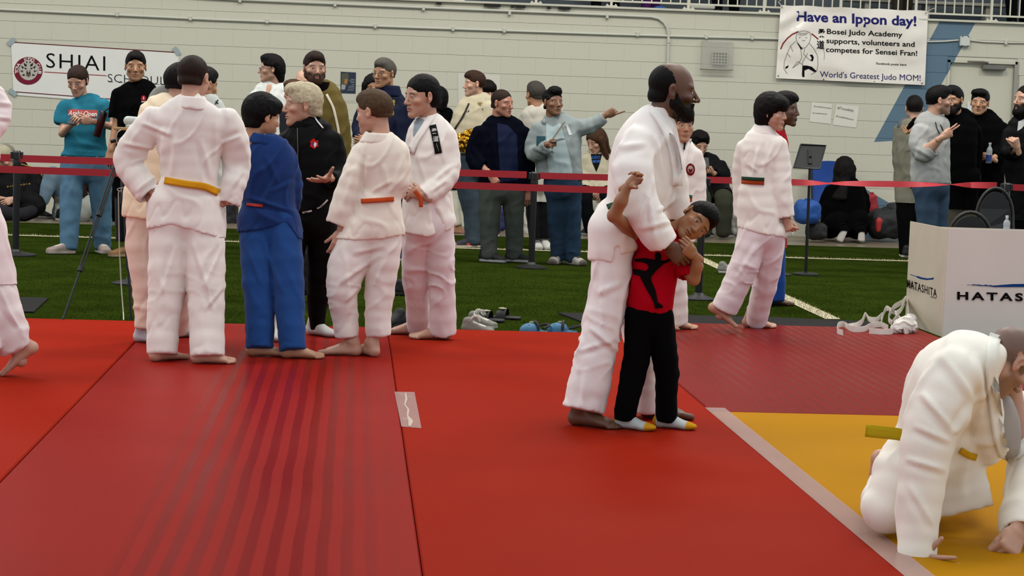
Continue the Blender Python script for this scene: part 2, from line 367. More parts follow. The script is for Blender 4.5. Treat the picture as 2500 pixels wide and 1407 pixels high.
def face_cut(F, top=.062, wx=.058, low=-.2):
    F.ell((0, .115, .0), (wx + .012, .07, top + .008), k=.006, op='s')
    F.boxp((0, .13, (low) / 2 - .03), (wx + .008, .085, -low / 2 + .03), r=.02, k=.01, op='s')
def hair_tpl(style, h=.0045):
    key = ('hair', style, h)
    if key in TPL: return TPL[key]
    lo, hi = np.array((-.12, -.17, -.32)), np.array((.12, .14, .17))
    if style not in ('long', 'longback'): lo[2] = -.17
    F = Field(lo, hi, h); fl_ = (110, 26, 26); amp = .0022
    base = lambda t, zc=.042: F.ell((0, -.014, zc), (.075 + t, .095 + t, .084 + t))
    if style == 'short':            # cropped sides, fuller top
        base(.006); F.ell((0, .012, .08), (.066, .088, .058), k=.01); F.ell((0, -.055, .03), (.068, .062, .075), k=.01); F.ell((0, -.06, -.03), (.055, .05, .04), k=.01)
        face_cut(F, .066); F.boxp((0, .0, -.12), (.2, .2, .09), k=.005, op='s')
        for s in (-1, 1): F.ell((s * .09, .0, -.012), (.03, .026, .042), k=.005, op='s'); F.boxp((s * .09, .06, -.03), (.04, .055, .045), k=.005, op='s')
    elif style == 'crop':           # very short
        base(.003); F.ell((0, -.04, -.02), (.063, .07, .06), k=.01)
        face_cut(F, .072); F.boxp((0, .0, -.13), (.2, .2, .09), k=.005, op='s')
        for s in (-1, 1): F.ell((s * .09, .0, -.008), (.032, .026, .042), k=.005, op='s'); F.boxp((s * .09, .06, -.035), (.04, .05, .045), k=.005, op='s')
        amp = .0008
    elif style == 'balding':
        F.ell((0, -.02, .04), (.0765, .0915, .0835)); F.ell((0, -.05, -.02), (.061, .06, .055), k=.01)
        F.ell((0, .1, .09), (.052, .09, .1), k=.008, op='s'); face_cut(F, .085, .06); F.boxp((0, .0, -.13), (.2, .2, .08), k=.005, op='s')
        for s in (-1, 1): F.ell((s * .09, .0, -.008), (.032, .024, .04), k=.005, op='s'); F.boxp((s * .09, .06, -.035), (.04, .05, .045), k=.005, op='s')
        amp = .0006
    elif style == 'fringe':         # thick straight hair with a fringe, ears half covered
        base(.014, .05); F.ell((0, -.045, .03), (.086, .08, .085), k=.02); F.ell((0, .05, .075), (.07, .06, .048), k=.02)
        F.ell((0, -.06, -.04), (.066, .05, .05), k=.02)
        F.boxp((0, .14, -.075), (.2, .078, .105), r=.01, k=.006, op='s'); F.boxp((0, .0, -.15), (.2, .2, .08), k=.01, op='s')
        for s in (-1, 1): F.ell((s * .095, .008, -.028), (.036, .026, .04), k=.006, op='s'); F.boxp((s * .09, .075, -.045), (.04, .05, .06), k=.006, op='s')
        amp = .003
    elif style == 'bob':            # chin-short bob with heavy fringe over the brow
        base(.02, .045); F.ell((0, -.04, .0), (.094, .085, .11), k=.02); F.ell((0, .055, .068), (.078, .06, .055), k=.02); F.ell((0, -.05, -.07), (.075, .055, .04), k=.02)
        F.boxp((0, .135, -.1), (.06, .085, .115), r=.015, k=.01, op='s'); F.boxp((0, .1, -.1), (.2, .06, .1), k=.01, op='s'); F.boxp((0, .0, -.19), (.2, .2, .08), k=.01, op='s')
        amp = .003
    elif style == 'swept':          # volume swept to one side, short sides
        base(.007); F.ell((.01, .035, .096), (.074, .07, .042), k=.012); F.ell((0, -.03, .075), (.076, .085, .066), k=.015); F.ell((0, -.06, -.02), (.06, .05, .05), k=.01)
        face_cut(F, .058, .062); F.boxp((0, .0, -.13), (.2, .2, .08), k=.005, op='s')
        for s in (-1, 1): F.ell((s * .09, .004, -.01), (.03, .026, .044), k=.005, op='s'); F.boxp((s * .09, .065, -.035), (.04, .055, .05), k=.005, op='s')
        amp = .004
    elif style == 'mullet':         # full wavy hair to the collar
        base(.016); F.ell((0, -.06, .0), (.078, .07, .09), k=.02); F.ell((0, .02, .1), (.07, .08, .045), k=.015); F.ell((0, -.075, -.07), (.062, .045, .06), k=.02)
        face_cut(F, .068, .06)
        for s in (-1, 1): F.ell((s * .095, .0, -.012), (.032, .022, .034), k=.006, op='s'); F.boxp((s * .09, .07, -.06), (.04, .06, .09), k=.006, op='s')
        amp = .0045; fl_ = (50, 40, 22)
    elif style == 'tied':           # drawn back flat over the ears
        base(.007); F.ell((0, -.05, .0), (.072, .066, .08), k=.02); F.ell((0, -.09, -.035), (.036, .036, .04), k=.015)
        face_cut(F, .066, .06); F.boxp((0, .0, -.15), (.2, .2, .08), k=.005, op='s')
        for s in (-1, 1): F.ell((s * .09, .006, -.022), (.032, .022, .03), k=.005, op='s'); F.boxp((s * .09, .08, -.05), (.04, .06, .08), k=.005, op='s')
    elif style == 'bun':
        base(.009); F.ell((0, -.05, .01), (.076, .07, .085), k=.02); F.ell((0, -.125, .0), (.042, .036, .055), k=.008)
        face_cut(F, .07, .058); F.boxp((0, .0, -.15), (.2, .2, .08), k=.005, op='s')
        for s in (-1, 1): F.ell((s * .09, .006, -.022), (.032, .022, .03), k=.005, op='s'); F.boxp((s * .09, .08, -.05), (.04, .06, .08), k=.005, op='s')
    elif style in ('long', 'longback'):
        base(.014); F.ell((0, -.045, .0), (.088, .08, .1), k=.02); F.seg((0, -.055, -.03), (0, -.075, -.29), (.085, .05), (.075, .035), k=.03)
        for s in (-1, 1): F.seg((s * .075, .01, .02), (s * .085, .01, -.2), .03, .028, k=.03)
        face_cut(F, .068, .05, -.4); amp = .005; fl_ = (60, 60, 10)
    elif style == 'quiff':          # tight curls piled high, short sides
        base(.004); F.ell((0, .03, .105), (.062, .075, .05), k=.01); F.ell((0, -.04, .06), (.074, .075, .075), k=.01); F.ell((0, -.06, -.03), (.055, .05, .045), k=.01)
        face_cut(F, .07, .06); F.boxp((0, .0, -.13), (.2, .2, .08), k=.005, op='s')
        for s in (-1, 1): F.ell((s * .09, .0, -.01), (.03, .024, .044), k=.005, op='s'); F.boxp((s * .09, .065, -.035), (.04, .055, .05), k=.005, op='s')
        amp = .005; fl_ = (70, 70, 70)
    elif style == 'pixie':          # short spiky light hair, swept forward
        base(.012); F.ell((0, .03, .092), (.072, .072, .045), k=.012); F.ell((0, -.05, .02), (.078, .068, .085), k=.015); F.ell((0, -.07, -.04), (.058, .045, .045), k=.015)
        face_cut(F, .06, .06); F.boxp((0, .0, -.14), (.2, .2, .08), k=.005, op='s')
        for s in (-1, 1): F.ell((s * .092, .0, -.014), (.032, .024, .036), k=.005, op='s'); F.boxp((s * .09, .07, -.05), (.04, .055, .06), k=.005, op='s')
        amp = .0035; fl_ = (110, 26, 40)
    P, Q = F.mesh(); N = normals(P, Q)
    P = P + N * (noise(P * fl_) * amp + noise(P * np.array(fl_) * 2.3) * amp * .5)[:, None]
    TPL[key] = (P, Q); return TPL[key]
def beard_tpl(kind, h=.0045):
    key = ('beard', kind, h)
    if key in TPL: return TPL[key]
    F = Field((-.09, -.03, -.22), (.09, .14, .03), h); L = {'short': .0, 'full': .018, 'long': .07}[kind]; t = .004 if kind == 'short' else .009
    F.seg((.05, .01, -.05), (.016, .072, -.1), .024 + t, .02 + t, k=.02); F.seg((-.05, .01, -.05), (-.016, .072, -.1), .024 + t, .02 + t, k=.02)
    F.ell((0, .06, -.085), (.04 + t, .036 + t, .034 + t), k=.02)
    if L: F.seg((0, .062, -.1), (0, .055, -.1 - L), (.045, .03), (.022, .016), k=.02)
    F.seg((-.022, .093, -.046), (.022, .093, -.046), .0055, .0055, k=.006); 
    for s in (-1, 1): F.seg((s * .022, .092, -.046), (s * .028, .085, -.075), .006, .008, k=.006); F.seg((s * .072, .006, -.01), (s * .062, .02, -.06), (.006, .014), (.012, .02), k=.015)
    F.ell((0, .12, -.063), (.022, .05, .0085), k=.004, op='s'); F.ell((0, .1, .012), (.055, .09, .055), k=.01, op='s')
    P, Q = F.mesh(); N = normals(P, Q); P = P + N * (noise(P * (90, 90, 40)) * .003)[:, None]
    TPL[key] = (P, Q); return TPL[key]
# ---------------------------------------------------------------- hands: wrist at origin, fingers +y, back of hand +z, right-hand thumb at -x
POSES = dict(relaxed=((22, 28, 18), (26, 34, 22), (30, 38, 24), (34, 42, 26), 25, 35), open=((4, 8, 5), (2, 6, 4), (4, 8, 5), (8, 12, 8), 5, 55),
             fist=((75, 85, 55), (78, 88, 58), (80, 88, 58), (80, 85, 55), 55, 25), point=((0, 3, 2), (70, 90, 60), (75, 90, 60), (78, 88, 58), 55, 25),
             two=((5, 12, 8), (8, 18, 10), (70, 88, 58), (75, 88, 58), 50, 25), grip=((45, 60, 35), (48, 62, 36), (52, 64, 38), (56, 64, 38), 45, 40),
             pinch=((40, 45, 25), (35, 45, 28), (45, 50, 30), (55, 55, 35), 35, 50), flat=((8, 6, 2), (8, 6, 2), (8, 6, 2), (8, 6, 2), 5, 40))
def hand_tpl(pose, h=.004):
    key = ('hand', pose, h)
    if key in TPL: return TPL[key]
    F = Field((-.11, -.06, -.11), (.09, .24, .06), h); T = POSES[pose]
    F.seg((0, -.05, 0), (0, .01, 0), (.027, .02), (.026, .019)); F.seg((.004, .012, 0), (.004, .078, -.002), (.032, .0155), (.04, .0135), k=.012)
    F.ell((-.022, .035, -.008), (.018, .03, .016), k=.01)
    nails = []
    for i, (x, y, L, r) in enumerate([(-.028, .088, (.042, .026, .021), .0092), (-.0085, .094, (.046, .03, .022), .0095), (.011, .09, (.043, .028, .021), .009), (.029, .08, (.034, .021, .019), .0078)]):
        a = 0; p = np.array([x, y - .012, 0.]); sp = (-.10, -.03, .04, .12)[i] * (1.6 if pose == 'open' else .7)
        for j in range(3):
            a += math.radians(T[i][j]); d = np.array([math.sin(sp) * math.cos(a), math.cos(sp) * math.cos(a), -math.sin(a)]); q = p + d * L[j] * (1.15 if j == 0 else 1)
            F.seg(p, q, r * (1 - .07 * j), r * (.93 - .08 * j), k=.003 if j else .006); p = q
    b, o = math.radians(T[4]), math.radians(T[5]); p = np.array([-.026, .03, -.008])
    for j, (L, r) in enumerate([(.036, .0135), (.03, .0108), (.024, .0095)]):
        aa = b * (.5 + .4 * j); d = _n([-math.sin(o) + .55 * aa, math.cos(o) * (1 - .2 * j), -.35 - .75 * aa * .8]); q = p + d * L; F.seg(p, q, r, r * .9, k=.006 if j == 0 else .003); p = q
    P, Q = F.mesh(); TPL[key] = (P, Q); return TPL[key]
# ---------------------------------------------------------------- feet: ankle above origin (sole z=0), toes +y
def foot_tpl(kind, h=.004):
    key = ('foot', kind, h)
    if key in TPL: return TPL[key]
    if kind in ('bare', 'sock'):
        F = Field((-.06, -.09, -.01), (.06, .21, .19), h)
        F.seg((0, -.012, .135), (0, -.014, .08), (.03, .035), (.032, .038), u=(1, 0, 0)); F.ell((0, -.042, .034), (.03, .034, .034), k=.02); F.seg((0, -.02, .07), (.004, .1, .024), (.031, .032), (.04, .02), k=.03)
        F.seg((.0, -.03, .03), (.002, .12, .02), (.032, .026), (.043, .018), k=.02); F.ell((-.036, .0, .085), (.008, .012, .012), k=.01); F.ell((.034, .0, .08), (.008, .012, .012), k=.01)
        if kind == 'bare':
            for x, y0, y1, r in ((-.03, .125, .178, .0155), (-.008, .13, .176, .0105), (.009, .127, .168, .01), (.024, .12, .157, .0095), (.037, .11, .142, .009)):
                F.seg((x * .95, y0, .02), (x, y1 - r, r * .95), r * 1.1, r, k=.006)
        else: F.ell((-.002, .125, .02), (.042, .05, .02), k=.02)
        F.half((0, 0, 0.001), (0, 0, -1)); P, Q = F.mesh(); W = dict(sole=np.zeros(len(P)), toe=np.clip((P[:, 1] - .115) / .01, 0, 1) + np.clip((-.045 - P[:, 1]) / .01, 0, 1) * (P[:, 2] < .07))
    else:
        F = Field((-.07, -.1, -.01), (.07, .23, .14), h)
        F.seg((0, -.045, .045), (0, .15, .03), (.04, .042), (.046, .028), k=.02); F.seg((0, -.03, .05), (0, -.035, .1), (.036, .045), (.034, .04), k=.02); F.seg((0, .0, .085), (0, .1, .045), (.03, .02), (.036, .02), k=.03)
        F.seg((0, -.05, .014), (0, .155, .014), (.046, .022), (.05, .02), k=.006, u=(1, 0, 0))
        for j in range(4): F.seg((-.022, .02 + .022 * j, .094 - .012 * j), (.022, .03 + .022 * j, .092 - .012 * j), .0045, .0045, k=.002)
        F.half((0, 0, 0.001), (0, 0, -1)); P, Q = F.mesh()
        W = dict(sole=np.clip((.028 - P[:, 2]) / .004, 0, 1), toe=np.clip((P[:, 1] - .15) / .01, 0, 1), lace=((np.abs(P[:, 0]) < .026) & (P[:, 1] > .01) & (P[:, 1] < .11) & (P[:, 2] > .1 - .5 * P[:, 1])) * 1.)
    TPL[key] = (P, Q, W); return TPL[key]

SKIN = dict(light=hx('c99a80'), fair=hx('d2a389'), tan=hx('b5835f'), asian=hx('bd8c6b'), brown=hx('6f4a30'), deep=hx('5f3d27'), mid=hx('8a5f42'))
def mixc(c, w, c2): w = np.clip(np.asarray(w), 0, 1)[:, None]; return c * (1 - w) + np.array(c2)[None, :] * w

TOPS = ('jacket', 't_shirt', 'hoodie', 'sweatshirt', 'shirt')
class Person:
    """joints are traced as (x, y) on the photograph at the depth Y the feet stand at, plus dd metres nearer (-) or farther (+)"""
    def __init__(s, label, Y, group=None, near=False, zg=0., floor_px=None):
        s.Y = Y; s.s = ppm(Y); s.near = near; s.zg = zg; s.body = []; s.label = label; s.group = group; s.tpl = []; s.kids = []; s.h = .010 if near else .014; s.th = .0035 if near else .0052; s.skin = SKIN['light']; s.g = {}
        s.pend = []; s.sv = {}; s.legdf = []
    def W(s, p):
        dd = p[2] if len(p) > 2 else 0; return at(p[0], p[1], s.Y + dd)
    def br(s, c): c = np.array(hx(c)); return tuple(np.minimum(c * 1.3, .84)) if c.min() > .28 else tuple(c)
    def m(s, px): return px / s.s
    def sz(s, k): return s.hs * k
    # ---- skin
    def head(s, x, y, hpx, yaw, pitch=0, roll=0, kind='man', dd=0, skin='light', hair=None, hc='1d1511', beard=0, bc=None, brow=None, buzz=0, hs=None, eyes=True, turn=0, wide=1.05):
        s.skin = .8 * (np.array(SKIN[skin]) if isinstance(skin, str) else np.array(skin)); s.hc = tuple(np.array(hx(hc)) * .75); s.hR = None; sc = s.m(hpx) / .245; s.hs = sc; c = s.W((x, y, dd))
        # canonical: x right, y face, z up. yaw 0 -> facing the camera
        R = rotz(math.radians(180 + yaw)) @ rotx(math.radians(-pitch)) @ roty(math.radians(roll)) @ rotz(math.radians(turn)); s.hR = R; s.hc0 = c
        T = lambda P: (P * (sc * wide, sc, sc)) @ R.T + c; s.hT = T
        P, Q, Wt = head_tpl(kind, (.0038 if abs(yaw) < 116 and hpx > 100 else .006) if s.near else .0066); col = np.repeat(s.skin[None], len(P), 0)
        col = mixc(col, Wt['red'] * .16, s.skin * (1.12, .72, .66)); col = mixc(col, Wt['lid'] * .12, s.skin * .6); bcol = hx(bc) if bc else s.hc
        if beard: col = mixc(col, Wt['beard'] * beard, bcol)
        col = mixc(col, Wt['lip'] * .6, s.skin * (.9, .55, .52)); col = mixc(col, Wt['crease'] * .8, s.skin * .25); col = mixc(col, Wt['brow'] * .85, hx(brow) if brow else s.hc)
        if buzz: col = mixc(col, Wt['scalp'] * buzz, s.hc)
        s.tpl.append((T(P), Q, col))
        if hair:
            P, Q = hair_tpl(hair, .0058 if s.near else .0078); s.kids.append(('hair', T(P), Q, s.hc, 'hair'))
        if eyes:
            V = MB()
            for sx in (-1, 1):
                F_ = []; n = 10
                th = np.linspace(0, math.pi, n)
                prof = [(.0128 * math.sin(t), -.0128 * math.cos(t)) for t in th]
                V.lathe((sx * .031, .0728, .004), prof[1:-1], 12, (0, 1, 0))
            P = np.array(V.v); dy = P[:, 1] - .0725; xx = np.abs(P[:, 0]) - .031
            r = np.hypot(xx, P[:, 2] - .004)
            c_ = np.repeat(np.array([[.62, .58, .54]]), len(P), 0); c_ = mixc(c_, (dy > 0) * (r < .0068), hx('2a1a10'))
            s.eye = (T(P), V.f, c_)
        else: s.eye = None
        return s
    def beard(s, kind, col):
        P, Q = beard_tpl(kind, .005 if s.near else .008); s.kids.append(('beard', s.hT(P), Q, hx(col), 'hair')); return s
    def glasses(s):
        b = MB()
        for sx in (-1, 1):
            pts = [(sx * .032 + .021 * math.cos(a), .1, .002 + .015 * math.sin(a)) for a in np.linspace(0, 2 * math.pi, 15)]; b.tube(pts, .0014, 5, False)
            b.tube([(sx * .053, .1, .008), (sx * .078, .03, .008), (sx * .083, -.01, .006)], .0014, 5)
        b.tube([(-.011, .1, .006), (.011, .1, .006)], .0014, 5); b.v = [tuple(p) for p in s.hT(np.array(b.v))]; s.pend.append(('glasses', b, 'black_plastic')); return s
    def limb(s, pts, rs, k=.015):  # skin chain: rs in metres
        for i in range(len(pts) - 1): s.body.append((s.W(pts[i]) if len(pts[i]) < 4 else pts[i][:3], s.W(pts[i + 1]), rs[i], rs[i + 1], k))
    def hand(s, side, wrist, to, pose='relaxed', roll=0, scale=1., dd2=0):
        a = s.W(wrist); b = s.W(to); y = _n(b - a); t = np.array([0, -1., 0]); z = _n(t - y * (t @ y)); x = np.cross(y, z); r = math.radians(roll)
        z2 = z * math.cos(r) + x * math.sin(r); x2 = np.cross(y, z2); sc = min(s.hs, 1.12) * scale
        P, Q = hand_tpl(pose, .0044 if s.near else .007); P = P * sc; 
        if side == 'L': P = P * (-1, 1, 1); Q = Q[:, ::-1]
        P = P[:, :1] * x2 + P[:, 1:2] * y + P[:, 2:] * z2 + a; s.tpl.append((P, Q, np.repeat(s.skin[None] * 1., len(P), 0))); return a
    def foot(s, x, y, yaw, kind='bare', pitch=0, c=None, sole='b8b0a4', toe=None, side='R', scale=1., lift=0., lace=None, name=None):
        g = fl(x, y, s.zg)
        if s.legdf: Yc = s.Y + min(s.legdf, key=lambda q: abs(q[0] - x))[1]; g = at(x, y, Yc); g[2] = s.zg
        g[2] += lift; sc = min(s.hs, 1.12) * scale * (1.0 if kind in ('bare', 'sock') else 1.02)
        P, Q, Wt = foot_tpl('bare' if kind == 'bare' else kind, (.0052 if s.near else .0095)); R = rotz(math.radians(180 + yaw)) @ rotx(math.radians(-pitch))
        P = P * sc * ((-1, 1, 1) if side == 'L' else (1, 1, 1)); Q = Q[:, ::-1] if side == 'L' else Q
        if pitch: P = P - (0, .13 * sc, 0)
        P = P @ R.T + g + ((R @ np.array((0, .13 * sc, 0)) * 1.) if pitch else 0)
        if pitch: P[:, 2] -= P[:, 2].min() - g[2]
        if kind == 'bare': s.tpl.append((P, Q, np.repeat(s.skin[None], len(P), 0)))
        else:
            col = np.repeat(np.array(hx(c))[None], len(P), 0); col = mixc(col, Wt['sole'], hx(sole))
            if toe: col = mixc(col, Wt['toe'], hx(toe))
            if lace and 'lace' in Wt: col = mixc(col, Wt['lace'], hx(lace))
            s.kids.append((kind if kind == 'sock' else 'shoe', P, Q, col, 'cloth' if kind == 'sock' else 'shoe'))
        ank = g + R @ np.array([0, -.014, .09]) * sc
        if pitch: ank = P.mean(0) * 0 + g + R @ np.array([0, -.014 - .0, .09]) * sc
        return ank
    # ---- garments: list of strands. strand: dict(p=[(x,y,dd,r_px,depth_m)...], c=(start,end) caps)
    def garment(s, name, strands, color, h=None, k=.02, fold=.006, fs=7., fdir=(1, 1, .45), cuts=(), bunch=(), strokes=(), holes=(), mat_='gi', label=None, sub=2, sm=1, attrf=None, erode=0, over=None):
        color = s.br(color) if mat_ == 'gi' else color; h = h or ((.0108 if name == 'trousers' else .0088) if s.near else (.02 if name == 'trousers' else .0145)); segs = []; lo = np.full(3, 1e9); hi = -lo
        for si, st in enumerate(strands):
            pts = st['p']
            if si == 0 and name in TOPS and s.hR is not None: nk = (s.hR @ np.array([0, -.042, -.12]) * s.hs)[1]; pts = [(q[0], q[1], q[2] + nk * wq, q[3], q[4]) for q, wq in zip(pts, ((1, .85, .35) if nk < 0 else (1, .5, .1)) + (0,) * len(pts))]
            W = np.array([s.W((p[0], p[1], p[2])) for p in pts]); ru = np.array([s.m(p[3]) for p in pts]); rv = np.array([p[4] if p[4] else s.m(p[3]) for p in pts])
            if sub and len(pts) > 2 and not st.get('straight'):
                n = len(pts); T = np.linspace(0, n - 1, (n - 1) * sub + 1); A = np.column_stack([W, ru, rv]); E = np.vstack([2 * A[0] - A[1], A, 2 * A[-1] - A[-2]]); O = []
                for t in T:
                    i = min(int(t), n - 2); f = t - i; p0, p1, p2, p3 = E[i:i + 4]
                    O.append(.5 * ((2 * p1) + (-p0 + p2) * f + (2 * p0 - 5 * p1 + 4 * p2 - p3) * f * f + (-p0 + 3 * p1 - 3 * p2 + p3) * f ** 3))
                A = np.array(O); W, ru, rv = A[:, :3], np.maximum(A[:, 3], .008), np.maximum(A[:, 4], .008)
            c = st.get('c', 'rr'); n = len(W); t = np.array([0, -1., 0])
            for i in range(n - 1):
                d = _n(W[i + 1] - W[i]); u = st.get('u')
                if u is None: u = np.cross(d, t); u = u if np.linalg.norm(u) > .25 else np.array([1., 0, 0])
                segs.append((W[i], W[i + 1], (ru[i], rv[i]), (ru[i + 1], rv[i + 1]), u, st.get('k', k) if i == 0 else min(.012, k), c[0] if i == 0 else 'r', c[1] if i == n - 2 else 'r', st.get('op', 'u')))
            if st.get('op', 'u') == 'u':
                R = np.maximum(ru, rv)[:, None]; lo = np.minimum(lo, (W - R).min(0)); hi = np.maximum(hi, (W + R).max(0))
            if st.get('open') and name != 'trousers':   # hollow mouth at the far end
                a, b = W[-2], W[-1]; d = _n(b - a); t_ = .015 if s.near else .018
                uu = np.cross(d, t); uu = uu if np.linalg.norm(uu) > .25 else np.array([1., 0, 0])
                segs.append((b - d * .05, b + d * .03, (max(ru[-1] - t_, .01), max(rv[-1] - t_, .01)), (max(ru[-1] - t_, .01), max(rv[-1] - t_, .01)), uu, .0, 'r', 'f', 's'))
        F = Field(lo - .05, hi + .05, h)
        for a, b, ra, rb, u, kk, c0, c1, op in segs:
            if op == 'u': F.seg(a, b, ra, rb, u, kk, op, c0, c1)
        if over:
            for a, b, ra, rb, u, kk, c0, c1, op in s.sv[over]:
                if op == 'u': F.seg(a, b, np.array(ra) + .010, np.array(rb) + .010, u, .01, op, c0, c1)
        if cuts:   # hem: everything below the traced line is cut off
            pl = [cuts[0][:2]] + [c[2:] for c in cuts]; i0 = max(0, int((s.W((cuts[0][0], max(q[1] for q in pl)))[2] - F.lo[2]) / h) - 6); i1 = int((s.W((cuts[0][0], min(q[1] for q in pl)))[2] - F.lo[2]) / h) + 9; i1 = min(i1, F.n[2])
            X3, Y3, Z3 = np.meshgrid(F.ax[0], F.ax[1], F.ax[2][:i1], indexing='ij'); v = np.stack([X3.ravel() - CAM[0], Y3.ravel() - CAM[1], Z3.ravel() - CAM[2]], 1) @ RM.T.astype(np.float32)
            px = 1250 + FPX * v[:, 0] / v[:, 2]; py = 703.5 - FPX * v[:, 1] / v[:, 2]; D = (py - np.interp(px, [q[0] for q in pl], [q[1] for q in pl])) / s.s
            F.D[:, :, :i1] = np.maximum(F.D[:, :, :i1], D.reshape(X3.shape).astype(np.float32))
        s.sv[name] = segs
        for a, b, ra, rb, u, kk, c0, c1, op in segs:
            if op == 's': F.seg(a, b, ra, rb, u, kk, op, c0, c1)
        if erode: F.D += erode
        P, Q = F.mesh(); P = smooth(P, Q, sm, .5); N = normals(P, Q)
        if fold:
            q = P - P.mean(0); wrp = q + .05 * np.column_stack([noise(q * 4 + 11), noise(q * 4 + 37), noise(q * 4 + 71)])
            fd = np.array(fdir); n1 = noise(wrp * fd * fs * .8 + 5); n2 = noise(wrp * fd * fs * 1.3 + 31); n3 = noise(q * fs * .45 + 60); dsp = fold * (1.25 * np.exp(-(n1 / .11) ** 2) * np.clip(n3 * 2.2 + .45, 0, 1) - .9 * np.exp(-(n2 / .08) ** 2) * np.clip(.45 - n3 * 2.2, 0, 1) + .5 * n1)
            for (x, y, dd, r, amp) in bunch:
                c = s.W((x, y, dd)); wgt = np.exp(-((P - c) ** 2).sum(1) / s.m(r) ** 2); dsp = dsp + wgt * amp * (1.4 * np.exp(-(noise(wrp * (4, 4, 11) + 3) / .12) ** 2) - .4)
            X, Y_ = proj(P)
            for (x0, y0, x1, y1, wd, amp) in strokes:
                L = math.hypot(x1 - x0, y1 - y0); dx, dy = (x1 - x0) / L, (y1 - y0) / L; t_ = (X - x0) * dx + (Y_ - y0) * dy; o = (X - x0) * -dy + (Y_ - y0) * dx
                e = np.clip(t_ / L, 0, 1); wd = wd * .62; dsp = dsp + amp * np.sin(np.pi * np.clip(e, .0, 1)) ** .6 * (np.exp(-(o / wd) ** 2) - .7 * np.exp(-((o - 1.7 * wd) / (1.2 * wd)) ** 2)) * ((t_ > 0) & (t_ < L)) * 1.0
            P = P + N * dsp[:, None]
        col = color
        col = hx(color) if isinstance(color, str) else color
        s.kids.append((name, P, Q, col, mat_, label)); s.g[name] = (P, Q); return s
    def band(s, name, pts, wpx, color, thick=.008, push=-.02, closed=False, on=None, label=None, mat_='belt', out=.004):
        """cloth strip laid on garment `on`: centre line traced on the photo, dropped onto the surface"""
        bv = BVHTree.FromPolygons([tuple(v) for v in s.g[on][0]], [tuple(q) for q in s.g[on][1]]) if isinstance(on, str) else on
        W = []; n = 6 if len(pts) < 4 else 4; PX = []
        for i in range(len(pts) - 1):
            for j in range(n): t = j / n; PX.append([pts[i][q] * (1 - t) + pts[i + 1][q] * t for q in range(2)])
        PX.append(list(pts[-1][:2])); PX = np.array(PX); ks = np.array([.25, .5, .25])
        for _ in range(1): PX[1:-1] = .25 * PX[:-2] + .5 * PX[1:-1] + .25 * PX[2:]
        b = MB(); half = wpx / 2; rows = []
        for i, (x, y) in enumerate(PX):
            t = PX[min(i + 1, len(PX) - 1)] - PX[max(i - 1, 0)]; t = t / (np.linalg.norm(t) + 1e-9); nx, ny = -t[1], t[0]; row = []
            for o in (-1, -.33, .33, 1):
                px, py = x + nx * half * o, y + ny * half * o; d = ray(px, py); hit = bv.ray_cast(Vector(CAM), Vector(d), 60) if bv else (None,)
                row.append(np.array(hit[0]) - d * out if hit[0] is not None else None)
            rows.append(row)
        last = None; flat = [r for rr in rows for r in rr if r is not None]
        if not flat: flat = [s.W((PX[0][0], PX[0][1], push))]
        my = np.mean([f[1] for f in flat]); V = []
        for (x, y), row, i in zip(PX, rows, range(len(PX))):
            t = PX[min(i + 1, len(PX) - 1)] - PX[max(i - 1, 0)]; t = t / (np.linalg.norm(t) + 1e-9); nx, ny = -t[1], t[0]
            ys = [r[1] for r in row if r is not None]; yy = (min(ys) if ys else (last if last else my)); last = yy
            for o, r in zip((-1, -.33, .33, 1), row):
                V.append(r if (r is not None and abs(r[1] - yy) < .05) else at(x + nx * half * o, y + ny * half * o, yy))
        n = len(PX); V = np.array(V); Fc = []
        D = np.array([ray(*PX[i // 4]) for i in range(len(V))]); V0 = V - D * thick * .6; V1 = V + D * thick * .8; V = np.vstack([V0, V1]); m = len(V0)
        for i in range(n - 1):
            for j in range(3): a = i * 4 + j; Fc.append((a, a + 1, a + 5, a + 4)); Fc.append((a + m, a + m + 4, a + m + 5, a + m + 1))
            a = i * 4; Fc.append((a, a + 4, a + 4 + m, a + m)); a += 3; Fc.append((a, a + m, a + 4 + m, a + 4))
        Fc.append((0, m, m + 1, 1)); Fc.append((1, m + 1, m + 2, 2)); Fc.append((2, m + 2, m + 3, 3)); a = (n - 1) * 4; Fc += [(a + j, a + j + 1, a + j + 1 + m, a + j + m) for j in range(3)]
        s.kids.append((name, V, np.array(Fc), s.br(color), mat_, label)); return s
    def collar(s, x, y0, y1, r0, r1, color, m_='gi', dd=0, name='collar', dep=1.0):
        nk = (s.hR @ np.array([0, -.042, -.12]) * s.hs)[1] + dd; v0 = max(s.m(r0) * dep, .062 * s.hs); v1 = max(s.m(r1) * dep * .8, .075 * s.hs)
        x0, x1 = (x if np.ndim(x) else (x, x)); return s.garment(name, [dict(p=[(x0, y0, nk, r0, v0), (x1, y1, nk * .85, r1, v1)], c='ff', straight=1), dict(p=[(x0, y0 - 3, nk, r0 * .8, v0 * .82), (x0, y0 + 6, nk, r0 * .8, v0 * .82)], c='ff', straight=1, op='s')], color, fold=0, k=.005, mat_=m_, sm=2)
    def done(s, loc=None):
        root = empty('person', tuple(loc if loc is not None else (at(1, 1, s.Y)[0] * 0 + s.hc0[0], s.Y, s.zg)), s.label, 'person', s.group)
        parts = list(s.tpl)
        if s.body:
            pts = np.array([b[0] for b in s.body] + [b[1] for b in s.body]); R = max(np.max(b[2]) for b in s.body) + .03; F = Field(pts.min(0) - R, pts.max(0) + R, (.011 if 'red t-shirt' in s.label else .015) if s.near else .018)
            for a, b, ra, rb, k in s.body: F.seg(a, b, ra, rb, k=k)
            P, Q = F.mesh(); P = smooth(P, Q, 1); parts.append((P, Q, np.repeat(s.skin[None], len(P), 0)))
        V = []; Fq = []; C = []; o = 0
